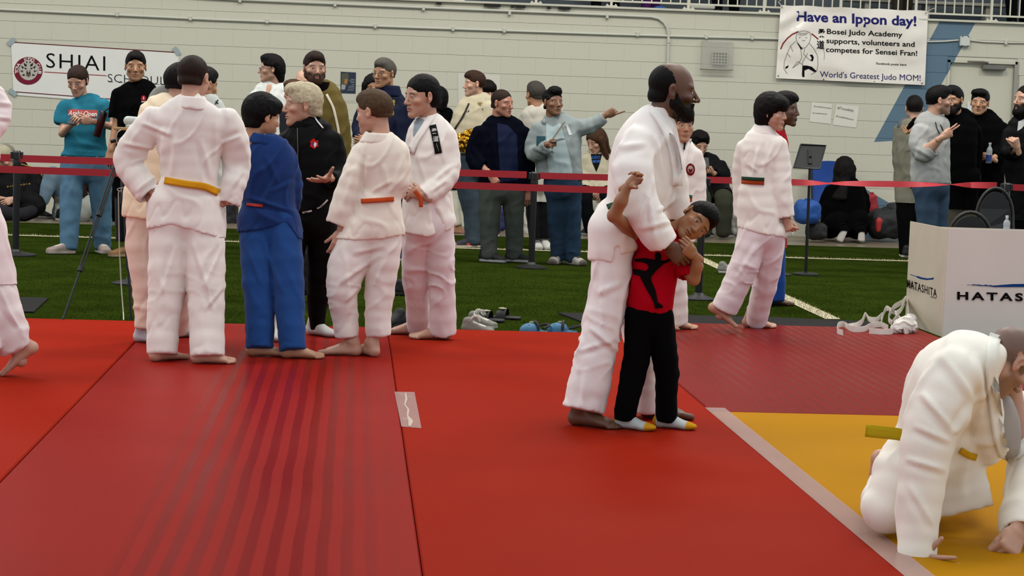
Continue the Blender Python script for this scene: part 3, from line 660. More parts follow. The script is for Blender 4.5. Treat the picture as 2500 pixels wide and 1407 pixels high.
        for P, Q, c in parts: V.append(P); Fq.append(Q + o); C.append(c); o += len(P)
        me = qmesh('body', np.vstack(V), np.vstack(Fq), np.vstack(C)); link('body', me, root, MT['skin'])
        for kd in s.kids:
            name, P, Q, c, m = kd[:5]; me = qmesh(name, P, Q, c if np.ndim(c) == 2 else np.repeat(np.array(c)[None], len(P), 0)); o = link(name, me, root, MT[m])
            if len(kd) > 5 and kd[5]: o['label'] = kd[5]
        if s.eye is not None:
            T, f, c = s.eye; half = len(T) // 2; fh = len(f) // 2
            for i in (0, 1):
                ff = [tuple(v - i * half for v in q) for q in f[i * fh:(i + 1) * fh]]; me = bpy.data.meshes.new('eye'); me.from_pydata([tuple(v) for v in T[i * half:(i + 1) * half]], [], ff); me.shade_smooth()
                a = me.attributes.new('Col', 'FLOAT_COLOR', 'POINT'); cc = np.ones((half, 4), np.float32); cc[:, :3] = c[i * half:(i + 1) * half]; a.data.foreach_set('color', cc.ravel()); link('eye', me, root, MT['eye'])
        for name, b, m in s.pend: b.build(name, MT[m], root, True)
        s.root = root; return s
    # ---- standard skin inside clothes
    def core(s, neck, pelvis, arms=(), legs=()):
        """neck, pelvis (x,y[,dd]); arms lists of (x,y,dd) shoulder, elbow, wrist; legs hip, knee, ankle -> one continuous skin"""
        f = min(s.hs, 1.08); n = s.W(neck); n[1] += (s.hR @ np.array([0, -.042, -.12]) * f)[1] * .9; p = s.W(pelvis); s.body.append((n, p + (n - p) * .45, (.05 * f), (.07 * f), .03)); s.body.append((p + (n - p) * .45, p, .07 * f, .075 * f, .03))
        ch = n + (p - n) * .22
        for a in arms:
            A = [q if isinstance(q, np.ndarray) else s.W(q) for q in a]; s.body.append((ch, A[0], .055 * f, .042 * f, .02)); s.body.append((A[0], A[1], .042 * f, .034 * f, .015)); s.body.append((A[1], A[2] + (A[2] - A[1]) * .0, .038 * f, .026 * f, .01))
        for l in legs:
            A = [s.W(q) if not isinstance(q, np.ndarray) else q for q in l]; ya = A[2][1] - s.Y
            for qi, wt in ((0, .15), (1, .5)):
                if len(l[qi]) == 2: A[qi] = s.W((l[qi][0], l[qi][1], ya * wt))
            s.body.append((p, A[0], .075 * f, .065 * f, .02)); s.body.append((A[0], A[1], .065 * f, .045 * f, .02)); s.body.append((A[1], A[2], .045 * f, .034 * f, .015))
        return s
TZ = -.035; WY = 26.4
def node_add(nt, a, b, op='MULTIPLY'):
    n = nd(nt, 'ShaderNodeMath', operation=op)
    for i, v in enumerate((a, b)):
        if isinstance(v, (int, float)): n.inputs[i].default_value = v
        elif v is not None: nt.links.new(v, n.inputs[i])
    return n.outputs[0]
def wall_mat():
    m = mat('painted_block', 'b8b6a4', rough=.55, var=.02, vs=1.2, bump=.25, bs=60); nt = m.node_tree; P = nt.nodes['Principled BSDF']; old = P.inputs['Base Color'].links[0].from_socket
    g = nd(nt, 'ShaderNodeNewGeometry'); sp = nd(nt, 'ShaderNodeSeparateXYZ'); nt.links.new(g.outputs['Position'], sp.inputs[0])
    def hp(p, q):        # 1 on the left of p->q seen from the camera
        a, b = at(*p, WY), at(*q, WY); dx, dz = b[0] - a[0], b[2] - a[2]
        # left of direction: -dz*(x-a)+dx*(z-a)>0
        e = node_add(nt, node_add(nt, sp.outputs[0], -dz), node_add(nt, sp.outputs[2], dx), 'ADD'); return node_add(nt, e, float(-dz * a[0] + dx * a[2]), 'GREATER_THAN')
    A = node_add(nt, hp((2268, 100), (2134, 346)), hp((2298, 207), (2384, 51))); A = node_add(nt, A, hp((2134, 347), (2330, 335)))
    B = node_add(nt, hp((2192, 508), (2110, 460)), hp((2110, 460), (2110, 560)))
    # second patch of the mural near the floor
    s_ = node_add(nt, A, B, 'MAXIMUM'); mx = nd(nt, 'ShaderNodeMix', data_type='RGBA'); nt.links.new(s_, mx.inputs[0]); nt.links.new(old, mx.inputs[6]); mx.inputs[7].default_value = (*hx('4e6878'), 1)
    nt.links.new(mx.outputs[2], P.inputs['Base Color']); return m
MT['wall'] = wall_mat()
ZT = at(1660, 28, WY)[2]; BW, BH = .462, (ZT - TZ) / 13
def slab(name, lo, hi, m, bev=0, parent=None, kind='structure'):
    o = MB().box(lo, hi, bev).build(name, m, parent)
    if kind and parent is None: o['kind'] = kind
    return o
# ---- back wall: mortar backing, single blocks, ledge
dl = at(2306, 300, WY)[0]; dr = at(2476, 300, WY)[0]; dtop = at(2340, 147, WY)[2]; XL, XR = -9.0, 14.
MT['mortar'] = mat('mortar', 'a9a795', rough=.8, var=.05)
wall = MB().box((XL, WY + .012, TZ), (dl, WY + .3, ZT)).box((dr, WY + .012, TZ), (XR, WY + .3, ZT)).box((dl, WY + .012, dtop), (dr, WY + .3, ZT)).build('wall_back', MT['wall']); wall['kind'] = 'structure'
stuff = MB(); cache = {}; nb = 0
def blockmesh(wd):
    k = round(wd, 3)
    if k not in cache:
        b = MB().box((0, 0, 0), (wd - .0006, .02, BH - .0035), .0005); me = b.build('block', MT['wall']); cache[k] = me.data; bpy.data.objects.remove(me)
    return cache[k]
vx0, vx1 = at(0, 200, WY)[0] - .1, at(2500, 200, WY)[0] + .1
for r in range(13):
    z = TZ + r * BH; x = XL + (BW / 2 if r % 2 else 0)
    while x < XR:
        a, b = x, x + BW; x += BW
        for (p, q) in (((a, min(b, dl)), (max(a, dr), b)) if z < dtop - .02 else ((a, b),)):
            if q - p < .04: continue
            if p < vx1 and q > vx0 and r >= 3 and nb < 300: o = link('block', blockmesh(q - p), wall); o.location = (p, WY, z); nb += 1
            else: stuff.box((p, WY, z), (q - .0006, WY + .02, z + BH - .0035))
o = stuff.build('block_rows', MT['wall'], wall); o['kind'] = 'stuff'
slab('trim_1', (XL, WY - .05, ZT), (XR, WY + .3, ZT + .03), mat('ledge_paint', 'b5b3a2', rough=.5), .005)
# ---- floors
def turf_mat():
    m = mat('turf', '242f0b', rough=1., spec=.0, var=.28, vs=2.2, bump=1.0, bs=170); nt = m.node_tree; P = nt.nodes['Principled BSDF']; old = P.inputs['Base Color'].links[0].from_socket
    tc = nd(nt, 'ShaderNodeTexCoord'); n = nd(nt, 'ShaderNodeTexNoise'); n.inputs['Scale'].default_value = 70; n.inputs['Detail'].default_value = 5; nt.links.new(tc.outputs['Object'], n.inputs[0])
    r = nd(nt, 'ShaderNodeMapRange'); r.inputs[1].default_value = .35; r.inputs[2].default_value = .65; r.inputs[3].default_value = .55; r.inputs[4].default_value = 1.35; nt.links.new(n.outputs[0], r.inputs[0])
    v = nd(nt, 'ShaderNodeVectorMath', operation='SCALE'); nt.links.new(old, v.inputs[0]); nt.links.new(r.outputs[0], v.inputs['Scale']); nt.links.new(v.outputs[0], P.inputs['Base Color']); return m
MT['turf'] = turf_mat()
GY = 24.4
slab('floor', (-14, -3, TZ - .1), (16, GY, TZ), MT['turf'])
slab('floor_strip', (-14, GY, TZ - .1), (16, WY + .3, TZ + .004), mat('sealed_concrete', '6d6250', rough=.35, var=.08, vs=2, bump=.05))
rnd = random.Random(3)
wl = MB(); LY = fl(1200, 609.5, TZ)[1]; LX0, LX1 = fl(1700, 628, TZ), fl(2022, 776, TZ)
for (x0, y0, x1, y1, hw) in ((-9, LY, 12, LY, .055), (LX0[0] + .0, LY, LX1[0], 14.95, .06)):
    n = int(math.hypot(x1 - x0, y1 - y0) * 260)
    dx, dy = (x1 - x0), (y1 - y0); L = math.hypot(dx, dy); nx, ny = -dy / L, dx / L
    wl.add([(x0 - nx * hw, y0 - ny * hw, TZ + .006), (x0 + nx * hw, y0 + ny * hw, TZ + .006), (x1 + nx * hw, y1 + ny * hw, TZ + .006), (x1 - nx * hw, y1 - ny * hw, TZ + .006)], [(0, 1, 2, 3)])
    for i in range(n):
        t = rnd.random(); o = (rnd.random() * 2 - 1) * hw; x = x0 + dx * t + nx * o; y = y0 + dy * t + ny * o; a = rnd.random() * 6.3; h = .012 + rnd.random() * .016; lx, ly = math.cos(a) * .004, math.sin(a) * .004; tx, ty = (rnd.random() - .5) * .012, (rnd.random() - .5) * .012
        wl.add([(x - lx, y - ly, TZ), (x + lx, y + ly, TZ), (x + tx, y + ty, TZ + h)], [(0, 1, 2)])
tag(wl.build('turf_line', mat('turf_white', 'b5ae92', rough=.9, spec=.1, var=.1, vs=40)), 'off-white field line woven in the green turf', 'field line', kind='stuff')
gb = MB()
for i in range(26000):
    y = 13.26 + rnd.random() ** 1.6 * 6.; x = -2.7 + rnd.random() * 7.2
    if x > 1.4 and y < 14.75 or x < -1.9 and y < 14.9: continue
    a = rnd.random() * 6.3; h = .008 + rnd.random() * .014; lx, ly = math.cos(a) * .003, math.sin(a) * .003
    gb.add([(x - lx, y - ly, TZ), (x + lx, y + ly, TZ), (x + (rnd.random() - .5) * .015, y + (rnd.random() - .5) * .015, TZ + h)], [(0, 1, 2)])
tag(gb.build('turf_pile', mat('turf_blade', '3a4c14', rough=1., spec=.02, var=.35, vs=30)), 'short green artificial grass pile beyond the red mats', 'turf', kind='stuff')
# ---- judo mats, 1.52 m wide rolls
def mat_vinyl(name, col, stripe=None, amp=.0, rough=.34, x0=0, x1=99, dark=.93, spec=.05):
    m = mat(name, col, rough=rough, spec=spec, var=.035, vs=1.5, bump=.12, bs=500); nt = m.node_tree; P = nt.nodes['Principled BSDF']
    tc = nd(nt, 'ShaderNodeTexCoord'); n = nd(nt, 'ShaderNodeTexNoise'); n.inputs['Scale'].default_value = .55; n.inputs['Detail'].default_value = 3; nt.links.new(tc.outputs['Object'], n.inputs[0])
    r = nd(nt, 'ShaderNodeMapRange'); r.inputs[1].default_value = .35; r.inputs[2].default_value = .65; r.inputs[3].default_value = rough - .05; r.inputs[4].default_value = rough + .06; nt.links.new(n.outputs[0], r.inputs[0]); out = r.outputs[0]
    if stripe:
        g = nd(nt, 'ShaderNodeNewGeometry'); sp = nd(nt, 'ShaderNodeSeparateXYZ'); nt.links.new(g.outputs['Position'], sp.inputs[0]); n3 = nd(nt, 'ShaderNodeTexNoise'); n3.inputs['Scale'].default_value = 1.2; nt.links.new(g.outputs['Position'], n3.inputs[0])
        wob = node_add(nt, n3.outputs[0], .02); s = node_add(nt, node_add(nt, node_add(nt, sp.outputs[0], wob, 'ADD'), 2 * math.pi / stripe), None, 'SINE')
        mr = nd(nt, 'ShaderNodeMapRange'); mr.inputs[1].default_value = -.25; mr.inputs[2].default_value = .25; nt.links.new(s, mr.inputs[0])
        e0 = nd(nt, 'ShaderNodeMapRange'); e0.inputs[1].default_value = x0; e0.inputs[2].default_value = x0 + .15; nt.links.new(sp.outputs[0], e0.inputs[0]); e1 = nd(nt, 'ShaderNodeMapRange'); e1.inputs[1].default_value = x1; e1.inputs[2].default_value = x1 - .25; nt.links.new(sp.outputs[0], e1.inputs[0])
        msk = node_add(nt, mr.outputs[0], node_add(nt, e0.outputs[0], e1.outputs[0])); out = node_add(nt, out, node_add(nt, msk, amp), 'ADD')
        old = P.inputs['Base Color'].links[0].from_socket; v = nd(nt, 'ShaderNodeVectorMath', operation='SCALE'); nt.links.new(old, v.inputs[0]); nt.links.new(node_add(nt, 1.0, node_add(nt, msk, 1 - dark), 'SUBTRACT'), v.inputs['Scale']); nt.links.new(v.outputs[0], P.inputs['Base Color'])  # the ribs' reflection stripes are also painted into the base colour
    nt.links.new(out, P.inputs['Roughness']); return m
RA = mat_vinyl('mat_red_plain', '901e0c', rough=.6, spec=.015); RB = mat_vinyl('mat_red_ribbed', '86150c', .078, -.12, rough=.42, x0=-.75, x1=.2, dark=.76, spec=.035); RC = mat_vinyl('mat_red_right', '8a1c09', rough=.55, spec=.015); RD = mat_vinyl('mat_red_back', '76140f', .07, -.1, rough=.4, x0=1.9, x1=4.1, dark=.92, spec=.04)
YM = mat_vinyl('mat_yellow', 'a87405', rough=.55, spec=.02)
def jm(lo, hi, m, lab, bev=.006): return tag(MB().box((*lo, -.034), (*hi, 0), bev).build('judo_mat', m), lab, 'mat', 'rolled judo mats laid edge to edge')
BE = 13.23
jm((-7.5, 1.0), (-1.278, BE + .01), RA, 'plain bright red judo mat at the far left, left of the dark seam')
jm((-1.272, 1.0), (.240, BE), RB, 'red judo mat with lengthwise ribs, right of the left seam')
jm((.243, 1.0), (1.775, BE), RC, 'plain red judo mat between ribbed mat and yellow mat')
jm((1.778, 9.715), (4.04, 14.07), RD, 'red judo mat behind the yellow mat, belts lying on its far edge')
jm((4.043, 9.715), (6.5, 13.45), RD, 'red judo mat in front of the white printed table screen')
jm((1.778, 1.0), (6.5, 9.712), YM, 'yellow judo mat in the right foreground')
# tapes
TP = mat('clear_tape', 'c9a7a0', rough=.25, spec=.6, var=.05)
ntp = TP.node_tree; bs_ = ntp.nodes['Principled BSDF']; bs_.inputs['Alpha'].default_value = .42
def floorpoly(name, pxs, m, lab, cat, z=.0015, th=.001, grp=None):
    pts = [fl(x, y, z) for x, y in pxs]; return tag(MB().prism(pts, np.array([0, 0, th])).build(name, m), lab, cat, grp)
x0 = fl(1722, 993, 0)[0]
t = tag(MB().prism([(x0 - .01, 9.83, .0012), (x0 + .09, 9.83, .0012), (x0 + .09, 4.8, .0012), (x0 - .01, 4.8, .0012)][::-1], np.array([0, 0, .0008])).build('floor_tape', TP), 'long clear tape along the seam of red and yellow mats', 'tape')
t = floorpoly('floor_tape', [(963, 957), (1012, 958), (1029, 1046), (980, 1042)], TP, 'short clear tape patch across the seam in the red mats', 'tape')
wr = MB(); wp = [fl(x, y, .0035) for x, y in [(990, 960), (992, 975), (988, 988), (997, 1000), (995, 1015), (1003, 1028), (1000, 1041)]]; wr.tube(wp, [.004, .006, .003, .006, .004, .012, .006], 6, flat=.4); wr.tube([fl(974, 961, .003), fl(1008, 972, .003)], .003, 5); wr.tube([fl(984, 1022, .003), fl(1000, 1024, .003)], .003, 5)
wr.build('wrinkle', mat('tape_wrinkle', 'b9a795', rough=.4), t, True)
BK = mat('black_rubber', '1c1a19', rough=.85, spec=.2, var=.1, vs=9, bump=.2, bs=80)
def tpoly(pxs, lab): pts = [fl(x, y, TZ + .012) for x, y in pxs]; return tag(MB().prism(pts, np.array([0, 0, -.012])).build('rubber_mat', BK), lab, 'mat')
tpoly([(-40, 722), (80, 726), (118, 727), (82, 761), (-40, 758)], 'black rubber mat on the turf at the left edge')
tpoly([(1362, 763), (1530, 766), (1640, 768), (1900, 775), (2150, 786), (2150, 814), (1640, 796), (1440, 792)], 'long black rubber runner on turf behind the red mats')
# ---- conduits, boxes on the wall
GP = mat('conduit_paint', 'b3b3a6', rough=.35, spec=.5, var=.03)
def pipe(name, pxs, r, lab, clips=()):
    b = MB(); b.tube([at(x, y, WY - r - .004) for x, y in pxs], r, 10); o = tag(b.build(name, GP, None, True), lab, 'conduit')
    for (x, y) in clips:
        c = at(x, y, WY - r); MB().box(c + [-.018, -.03, -.028], c + [.018, .02, .03], .004).build('clip', GP, o)
    return o
arc = [(1590, 41), (1608, 45), (1621, 55), (1629, 68), (1632, 84)]
pipe('conduit', [(300, -18), (580, -1), (1000, 17), (1500, 37)] + arc + [(1631, 120), (1629, 190), (1627, 330)], .019, 'upper grey conduit that bends down the wall above the bearded man', [(586, 1), (818, 11), (1034, 21), (1244, 32), (1482, 40), (1632, 100)])
pipe('conduit', [(-60, 20), (500, 47), (1000, 67), (1500, 84), (1700, 90), (1903, 95)], .016, 'long straight conduit running along the wall above the banner sign', [(286, 35), (465, 45), (652, 52), (916, 64), (1106, 71), (1231, 75), (1556, 84), (1724, 90), (1836, 92)])
pipe('conduit', [(2262, 102), (2305, 101), (2340, 98)], .012, 'short white cable between hanging banner and junction box')
pipe('conduit', [(2366, 98), (2400, 102), (2450, 104), (2540, 105)], .012, 'cable running right from the junction box over the door', [(2455, 104)])
c = at(2355, 101, WY - .03); jb = tag(MB().box(c + [-.066, -.035, -.066], c + [.066, .03, .066], .01).build('junction_box', mat('white_plastic', 'b9bdb6', rough=.4, var=.02)), 'square white junction box on the wall above the door', 'junction box')
for sx in (-1, 1):
    for sz in (-1, 1): MB().box(c + [sx * .04 - .006, -.038, sz * .062 - .008], c + [sx * .04 + .006, -.03, sz * .062 + .008]).build('latch', MT['black_plastic'], jb)
# thermostat guard
g0, g1 = at(1712, 168, WY - .09), at(1791, 101, WY - .09)
gd = empty('vent_guard', (g0[0], WY, g0[2]), 'clear plastic guard with small grille on the wall above the bearded man', 'guard')
gm = mat('clear_acrylic', 'b9b8ac', rough=.2, var=.02); gm.node_tree.nodes['Principled BSDF'].inputs['Alpha'].default_value = .32
MB().box((g0[0], WY - .1, g0[2]), (g1[0], WY - .005, g1[2]), .01).build('cover', gm, gd)
b = MB(); b.tube([(g0[0] - .02, WY - .1, g0[2]), (g1[0] + .01, WY - .1, g0[2] - .0)], .009, 8); b.build('hinge_bar', mat('grey_metal', '85857c', rough=.4, metal=.6), gd, True)
v0, v1 = at(1738, 156, WY - .02), at(1775, 129, WY - .02); MB().box((v0[0], WY - .05, v0[2]), (v1[0], WY - .001, v1[2]), .004).build('grille_box', mat('dark_grille', '3f403d', rough=.5), gd)
b = MB()
for i in range(6): x = v0[0] + (v1[0] - v0[0]) * i / 5; b.box((x - .005, WY - .06, v0[2]), (x + .005, WY - .05, v1[2]))
for i in range(5): z = v0[2] + (v1[2] - v0[2]) * i / 4; b.box((v0[0], WY - .062, z - .005), (v1[0], WY - .052, z + .005))
b.build('grille', mat('grille_bars', 'a5a396', rough=.5), gd)
# ---- door
dm = MT['wall']; dw = MB().box((dl + .02, WY + .05, TZ), (dr - .02, WY + .09, dtop - .02), .003).build('door_1', dm); dw['kind'] = 'structure'
fm = mat('frame_grey', '8a8a80', rough=.45)
o = MB().box((dl - .0, WY - .012, TZ), (dl + .035, WY + .1, dtop)).box((dl, WY - .012, dtop - .03), (dr, WY + .1, dtop + .01)).build('door_frame', dm, dw)
o = MB().box((dr - .035, WY - .012, TZ), (dr + .02, WY + .1, dtop + .01), .004).build('door_jamb', fm, dw)
c = at(2426, 166, WY + .0); b = MB().box(c + [-.16, -.05, -.033], c + [.155, .03, .033], .015); b.build('door_closer', mat('closer_metal', '6d6d66', rough=.4, metal=.5), dw)
b = MB(); b.tube([at(2413, 160, WY - .02), at(2412, 153, WY - .03), at(2400, 151, WY - .03), at(2362, 150, WY - .01)], .012, 8); b.build('closer_arm', mat('closer_metal'), dw, True)
b = MB().box(at(2366, 300, WY + .03) + [-.035, 0, -.09], at(2366, 250, WY + .05) + [.035, .01, 0], .003); b.build('door_window', mat('door_glass', 'c4ccd0', rough=.1, spec=.8), dw)
# ---- balcony
slab('balcony_floor', (XL, WY + .3, ZT - .25), (XR, WY + 5.5, ZT - .03), mat('balcony_concrete', '4c4f50', rough=.8), kind='structure')
slab('wall_balcony', (XL, WY + 1.35, ZT - .03), (XR, WY + 1.5, ZT + 1.0), mat('bleacher_riser', '4b5256', rough=.8, var=.06), kind='structure')
slab('wall_upper', (XL, WY + 5.3, ZT), (XR, WY + 5.5, ZT + 9), mat('upper_wall', '5a5a50', rough=.8), kind='structure')
RW = mat('rail_paint', 'bdbaa8', rough=.4, var=.02); ry = WY + .05; rz = at(1840, 16, ry)[2]; rl = empty('railing', (0, ry, ZT), 'white metal balcony railing with thin upright bars on top of wall', 'railing')
xs = [at(x, 20, ry)[0] for x in (1119, 1308, 1492, 1680, 1865, 2052, 2236, 2421)]; dxp = (xs[-1] - xs[0]) / 7
for x in [xs[0] - dxp * k for k in range(4, 0, -1)] + xs + [xs[-1] + dxp]:
    MB().box((x - .016, ry - .016, ZT + .03), (x + .016, ry + .016, ZT + 1.1)).build('post', RW, rl)
    b = MB().box((x - .075, ry - .06, ZT + .03), (x + .075, ry + .05, ZT + .045))
    for s_ in (-1, 1): b.lathe((x + s_ * .055, ry - .03, ZT + .045), [(.012, 0), (.012, .012), (.005, .02)], 8)
    b.build('foot_plate', RW, rl)
x = xs[0] - 4 * dxp; nbal = 0
b = MB().box((x, ry - .012, rz - .012), (xs[-1] + 1.2, ry + .012, rz + .012)).build('bottom_rail', RW, rl)
b = MB().box((x, ry - .02, ZT + 1.08), (xs[-1] + 1.2, ry + .02, ZT + 1.12)).build('top_rail', RW, rl)
while x < xs[-1] + 1.1:
    b = MB().box((x - .008, ry - .008, rz), (x + .008, ry + .008, ZT + 1.08)).build('baluster', RW, rl); x += dxp / 8; nbal += 1
bn = empty('bleacher_bench', (at(2200, 5, WY + 1.)[0], WY + 1., ZT), 'pale bleacher bench behind balcony railing over the hanging banner', 'bench')
xa, xb = at(2060, 8, WY + 1.)[0], at(2460, 8, WY + 1.)[0]; zc = at(2250, 8, WY + 1.)[2]
for k in range(2): MB().box((xa, WY + .85 + .16 * k, zc - .015), (xb, WY + .99 + .16 * k, zc + .025), .005).build('plank', mat('bench_paint', '8d8a7d', rough=.5), bn)
for x in (xa + .3, (xa + xb) / 2, xb - .3): MB().box((x - .03, WY + .9, ZT - .03), (x + .03, WY + 1.1, zc - .015)).build('bench_leg', mat('bench_paint'), bn)
# ---------------------------------------------------------------- lettering as thin solid letters
def text_mesh(s, bold=0., ext=.001, res=3, shear=0, space=1.):
    c = bpy.data.curves.new('t', 'FONT'); c.body = s; c.size = 1; c.offset = bold; c.resolution_u = res; c.shear = shear; c.space_character = space
    o = bpy.data.objects.new('t', c); COL.objects.link(o); dg = bpy.context.evaluated_depsgraph_get(); me = bpy.data.meshes.new_from_object(o.evaluated_get(dg)); bpy.data.objects.remove(o)
    V = np.array([v.co[:] for v in me.vertices]) if len(me.vertices) else np.zeros((0, 3)); F = [tuple(p.vertices) for p in me.polygons]; bpy.data.meshes.remove(me); return V, F
def letters(name, s, p0, p1, hgt, color, Y, parent, bold=0., shear=0, th=.0015, space=1., bvh=None, tol=.15):
    """letters spanning photo points p0 -> p1 (baseline) at depth Y, cap height hgt px; standing 1.5 mm proud of what they are printed on"""
    V, F = text_mesh(s, bold, shear=shear, space=space)
    if not len(V): return None
    x0, x1 = V[:, 0].min(), V[:, 0].max(); H = .73 if s.upper() == s or any(ch.isupper() or ch.isdigit() for ch in s) else .73
    t = (V[:, 0] - x0) / (x1 - x0); dx, dy = p1[0] - p0[0], p1[1] - p0[1]
    if any(ord(ch) > 0x3000 for ch in s): H = .9
    X = p0[0] + dx * t; Yp = p0[1] + dy * t - V[:, 1] / H * hgt
    n = len(V); A = []
    for x, y in zip(X, Yp):
        if bvh is not None:
            d = ray(x, y); h = bvh.ray_cast(Vector(CAM), Vector(d), 60)[0]; A.append(np.array(h) - d * .004 if h is not None else None)
        else: A.append(at(x, y, Y))
    if bvh is not None:
        ys = [a[1] for a in A if a is not None]; yy = np.median(ys) if ys else Y; A = [a if a is not None and abs(a[1] - yy) < tol else at(x, y, yy) for a, x, y in zip(A, X, Yp)]
    A = np.array(A); B = A + np.array([0, th, 0]); b = MB(); b.add(np.vstack([A, B]), F + [tuple(i + n for i in f[::-1]) for f in F])
    return b.build(name, mat('ink_' + color, color, rough=.7, spec=.06, var=.02), parent)
def decal(name, poly, color, Y, parent, th=.0015, bvh=None, lift=.004, rough=.6, mt=None):
    import bmesh
    m = mt or mat('ink_' + color, color, rough=rough, spec=.06, var=.02)
    if bvh is None: return MB().prism([at(x, y, Y) for x, y in poly], np.array([0, th, 0])).build(name, m, parent)
    bm = bmesh.new(); bm.faces.new([bm.verts.new((x, y, 0)) for x, y in poly]); bmesh.ops.triangulate(bm, faces=bm.faces[:])
    for _ in range(5):
        E = [e for e in bm.edges if e.calc_length() > 7]
        if not E: break
        bmesh.ops.subdivide_edges(bm, edges=E, cuts=1); bmesh.ops.triangulate(bm, faces=bm.faces[:])
    bm.verts.index_update(); PX = [v.co[:2] for v in bm.verts]; F = [tuple(v.index for v in f.verts) for f in bm.faces]; bm.free(); A = []
    for x, y in PX:
        d = ray(x, y); h = bvh.ray_cast(Vector(CAM), Vector(d), 60)[0]; A.append(np.array(h) - d * lift if h is not None else None)
    ys = [a[1] for a in A if a is not None]; yy = np.median(ys) if ys else Y; A = [a if a is not None else at(x, y, yy) for a, (x, y) in zip(A, PX)]
    A = np.array(A); n = len(A); o = MB().add(np.vstack([A, A + [0, th, 0]]), F + [tuple(i + n for i in f[::-1]) for f in F]).build(name, m, parent); o.data.shade_smooth(); return o
def circ(cx, cy, rx, ry, n=24, a0=0, a1=360): return [(cx + rx * math.cos(math.radians(a)), cy + ry * math.sin(math.radians(a))) for a in np.linspace(a0, a1, n, endpoint=(a1 - a0 < 360))]
def ringpoly(cx, cy, rx, ry, t, a0, a1, n=16): return circ(cx, cy, rx, ry, n, a0, a1) + circ(cx, cy, rx - t, ry - t, n, a1, a0)
def ringtext(name, s, cx, cy, r, a0, a1, hgt, color, Y, parent, bold=.03, flip=False):
    for i, ch in enumerate(s):
        if ch == ' ': continue
        a = math.radians(a0 + (a1 - a0) * (i + .5) / len(s)); V, F = text_mesh(ch, bold); V[:, 0] -= V[:, 0].mean(); V[:, 1] -= .36; k = hgt / .73
        ux, uy = (-math.sin(a), math.cos(a)); ox, oy = math.cos(a), math.sin(a)
        if flip: ux, uy, ox, oy = -ux, -uy, -ox, -oy
        bx, by = (cx + r * math.cos(a), cy + r * math.sin(a)); A = [at(bx + (v[0] * ux + v[1] * ox) * k, by + (v[0] * uy + v[1] * oy) * k, Y) for v in V]; n = len(V)
        MB().add(np.vstack([A, np.array(A) + [0, .0015, 0]]), F + [tuple(i + n for i in f[::-1]) for f in F]).build(name, mat('ink_' + color, color, rough=.6), parent)
# ---- SHIAI SCHEDULE sheet
sg = empty('paper_sign', at(230, 170, WY), 'white tournament schedule sheet taped to the wall at left', 'sign'); PW = mat('paper_white', 'cfcfc8', rough=.7, var=.02)
Y1 = WY - .012
MB().prism([at(27, 104, Y1), at(437, 130, Y1), at(430, 262, Y1), at(33, 232, Y1)], np.array([0, .006, 0])).build('sheet', PW, sg)
for a, b in (((30, 103), (433, 128)), ((35, 224), (430, 254))): decal('rule_line', [(a[0], a[1] - 1), (b[0], b[1] - 1), (b[0], b[1] + 1.2), (a[0], a[1] + 1.2)], '5a2023', Y1 - .002, sg)
decal('rule_line', [(108, 174.8), (260, 184), (260, 186), (108, 176.8)], '8a3038', Y1 - .002, sg)
letters('lettering', 'SHIAI', (113, 165), (257, 173), 38, '15181c', Y1 - .003, sg, bold=-.005, space=1.15)
letters('lettering', 'SCHEDULE', (263, 200), (420, 208), 21, '26292c', Y1 - .003, sg, bold=-.012, space=1.05)
for i, x in enumerate((272, 296, 318, 341, 358, 384, 401, 415)):      # small serifs of the capitals
    y = 200 + (x - 263) * .051; decal('lettering', [(x - 7, y - .8), (x + 5, y - .5), (x + 5, y + .4), (x - 7, y + .2)], '26292c', Y1 - .003, sg)
decal('crest', circ(69, 173, 35, 34, 32), '6b1f2e', Y1 - .003, sg); decal('crest_centre', circ(69.5, 172, 23, 24, 28), 'a9a59c', Y1 - .005, sg)
ringtext('crest_lettering', 'TORA', 69, 173, 28.5, 168, 218, 8, 'c9c5bd', Y1 - .006, sg); ringtext('crest_lettering', 'JUDO', 69, 173, 28.5, 243, 300, 8, 'c9c5bd', Y1 - .006, sg); ringtext('crest_lettering', 'CLUB', 69, 173, 28.5, 322, 378, 8, 'c9c5bd', Y1 - .006, sg)
for k in ((-1), (1)):                                                     # tiger face of the crest
    X = lambda x: 69.5 + k * x
    for pl in ([(4, 158), (12, 153), (10, 161), (5, 163)], [(2, 150), (7, 151), (3, 155)], [(11, 164), (19, 160), (14, 169)], [(13, 172), (21, 173), (14, 177)], [(10, 180), (17, 184), (9, 186)], [(5, 166), (10, 165), (9, 169), (5, 169)], [(1, 176), (5, 178), (1, 181)]): decal('tiger', [(X(a), b) for a, b in pl], '2c241f', Y1 - .006, sg)
    decal('tiger', [(X(4), 168), (X(6), 184), (X(0), 189), (X(0), 180)], '5e5148', Y1 - .006, sg)
for cx_, cy_, a in ((28, 102, -40), (431, 125, 55), (31, 226, 35)):
    ca, sa = math.cos(math.radians(a)), math.sin(math.radians(a)); decal('tape', [(cx_ + ca * u - sa * v, cy_ + sa * u + ca * v) for u, v in ((-11, -6), (11, -6), (11, 6), (-11, 6))], '8f9a9c', Y1 - .008, sg)
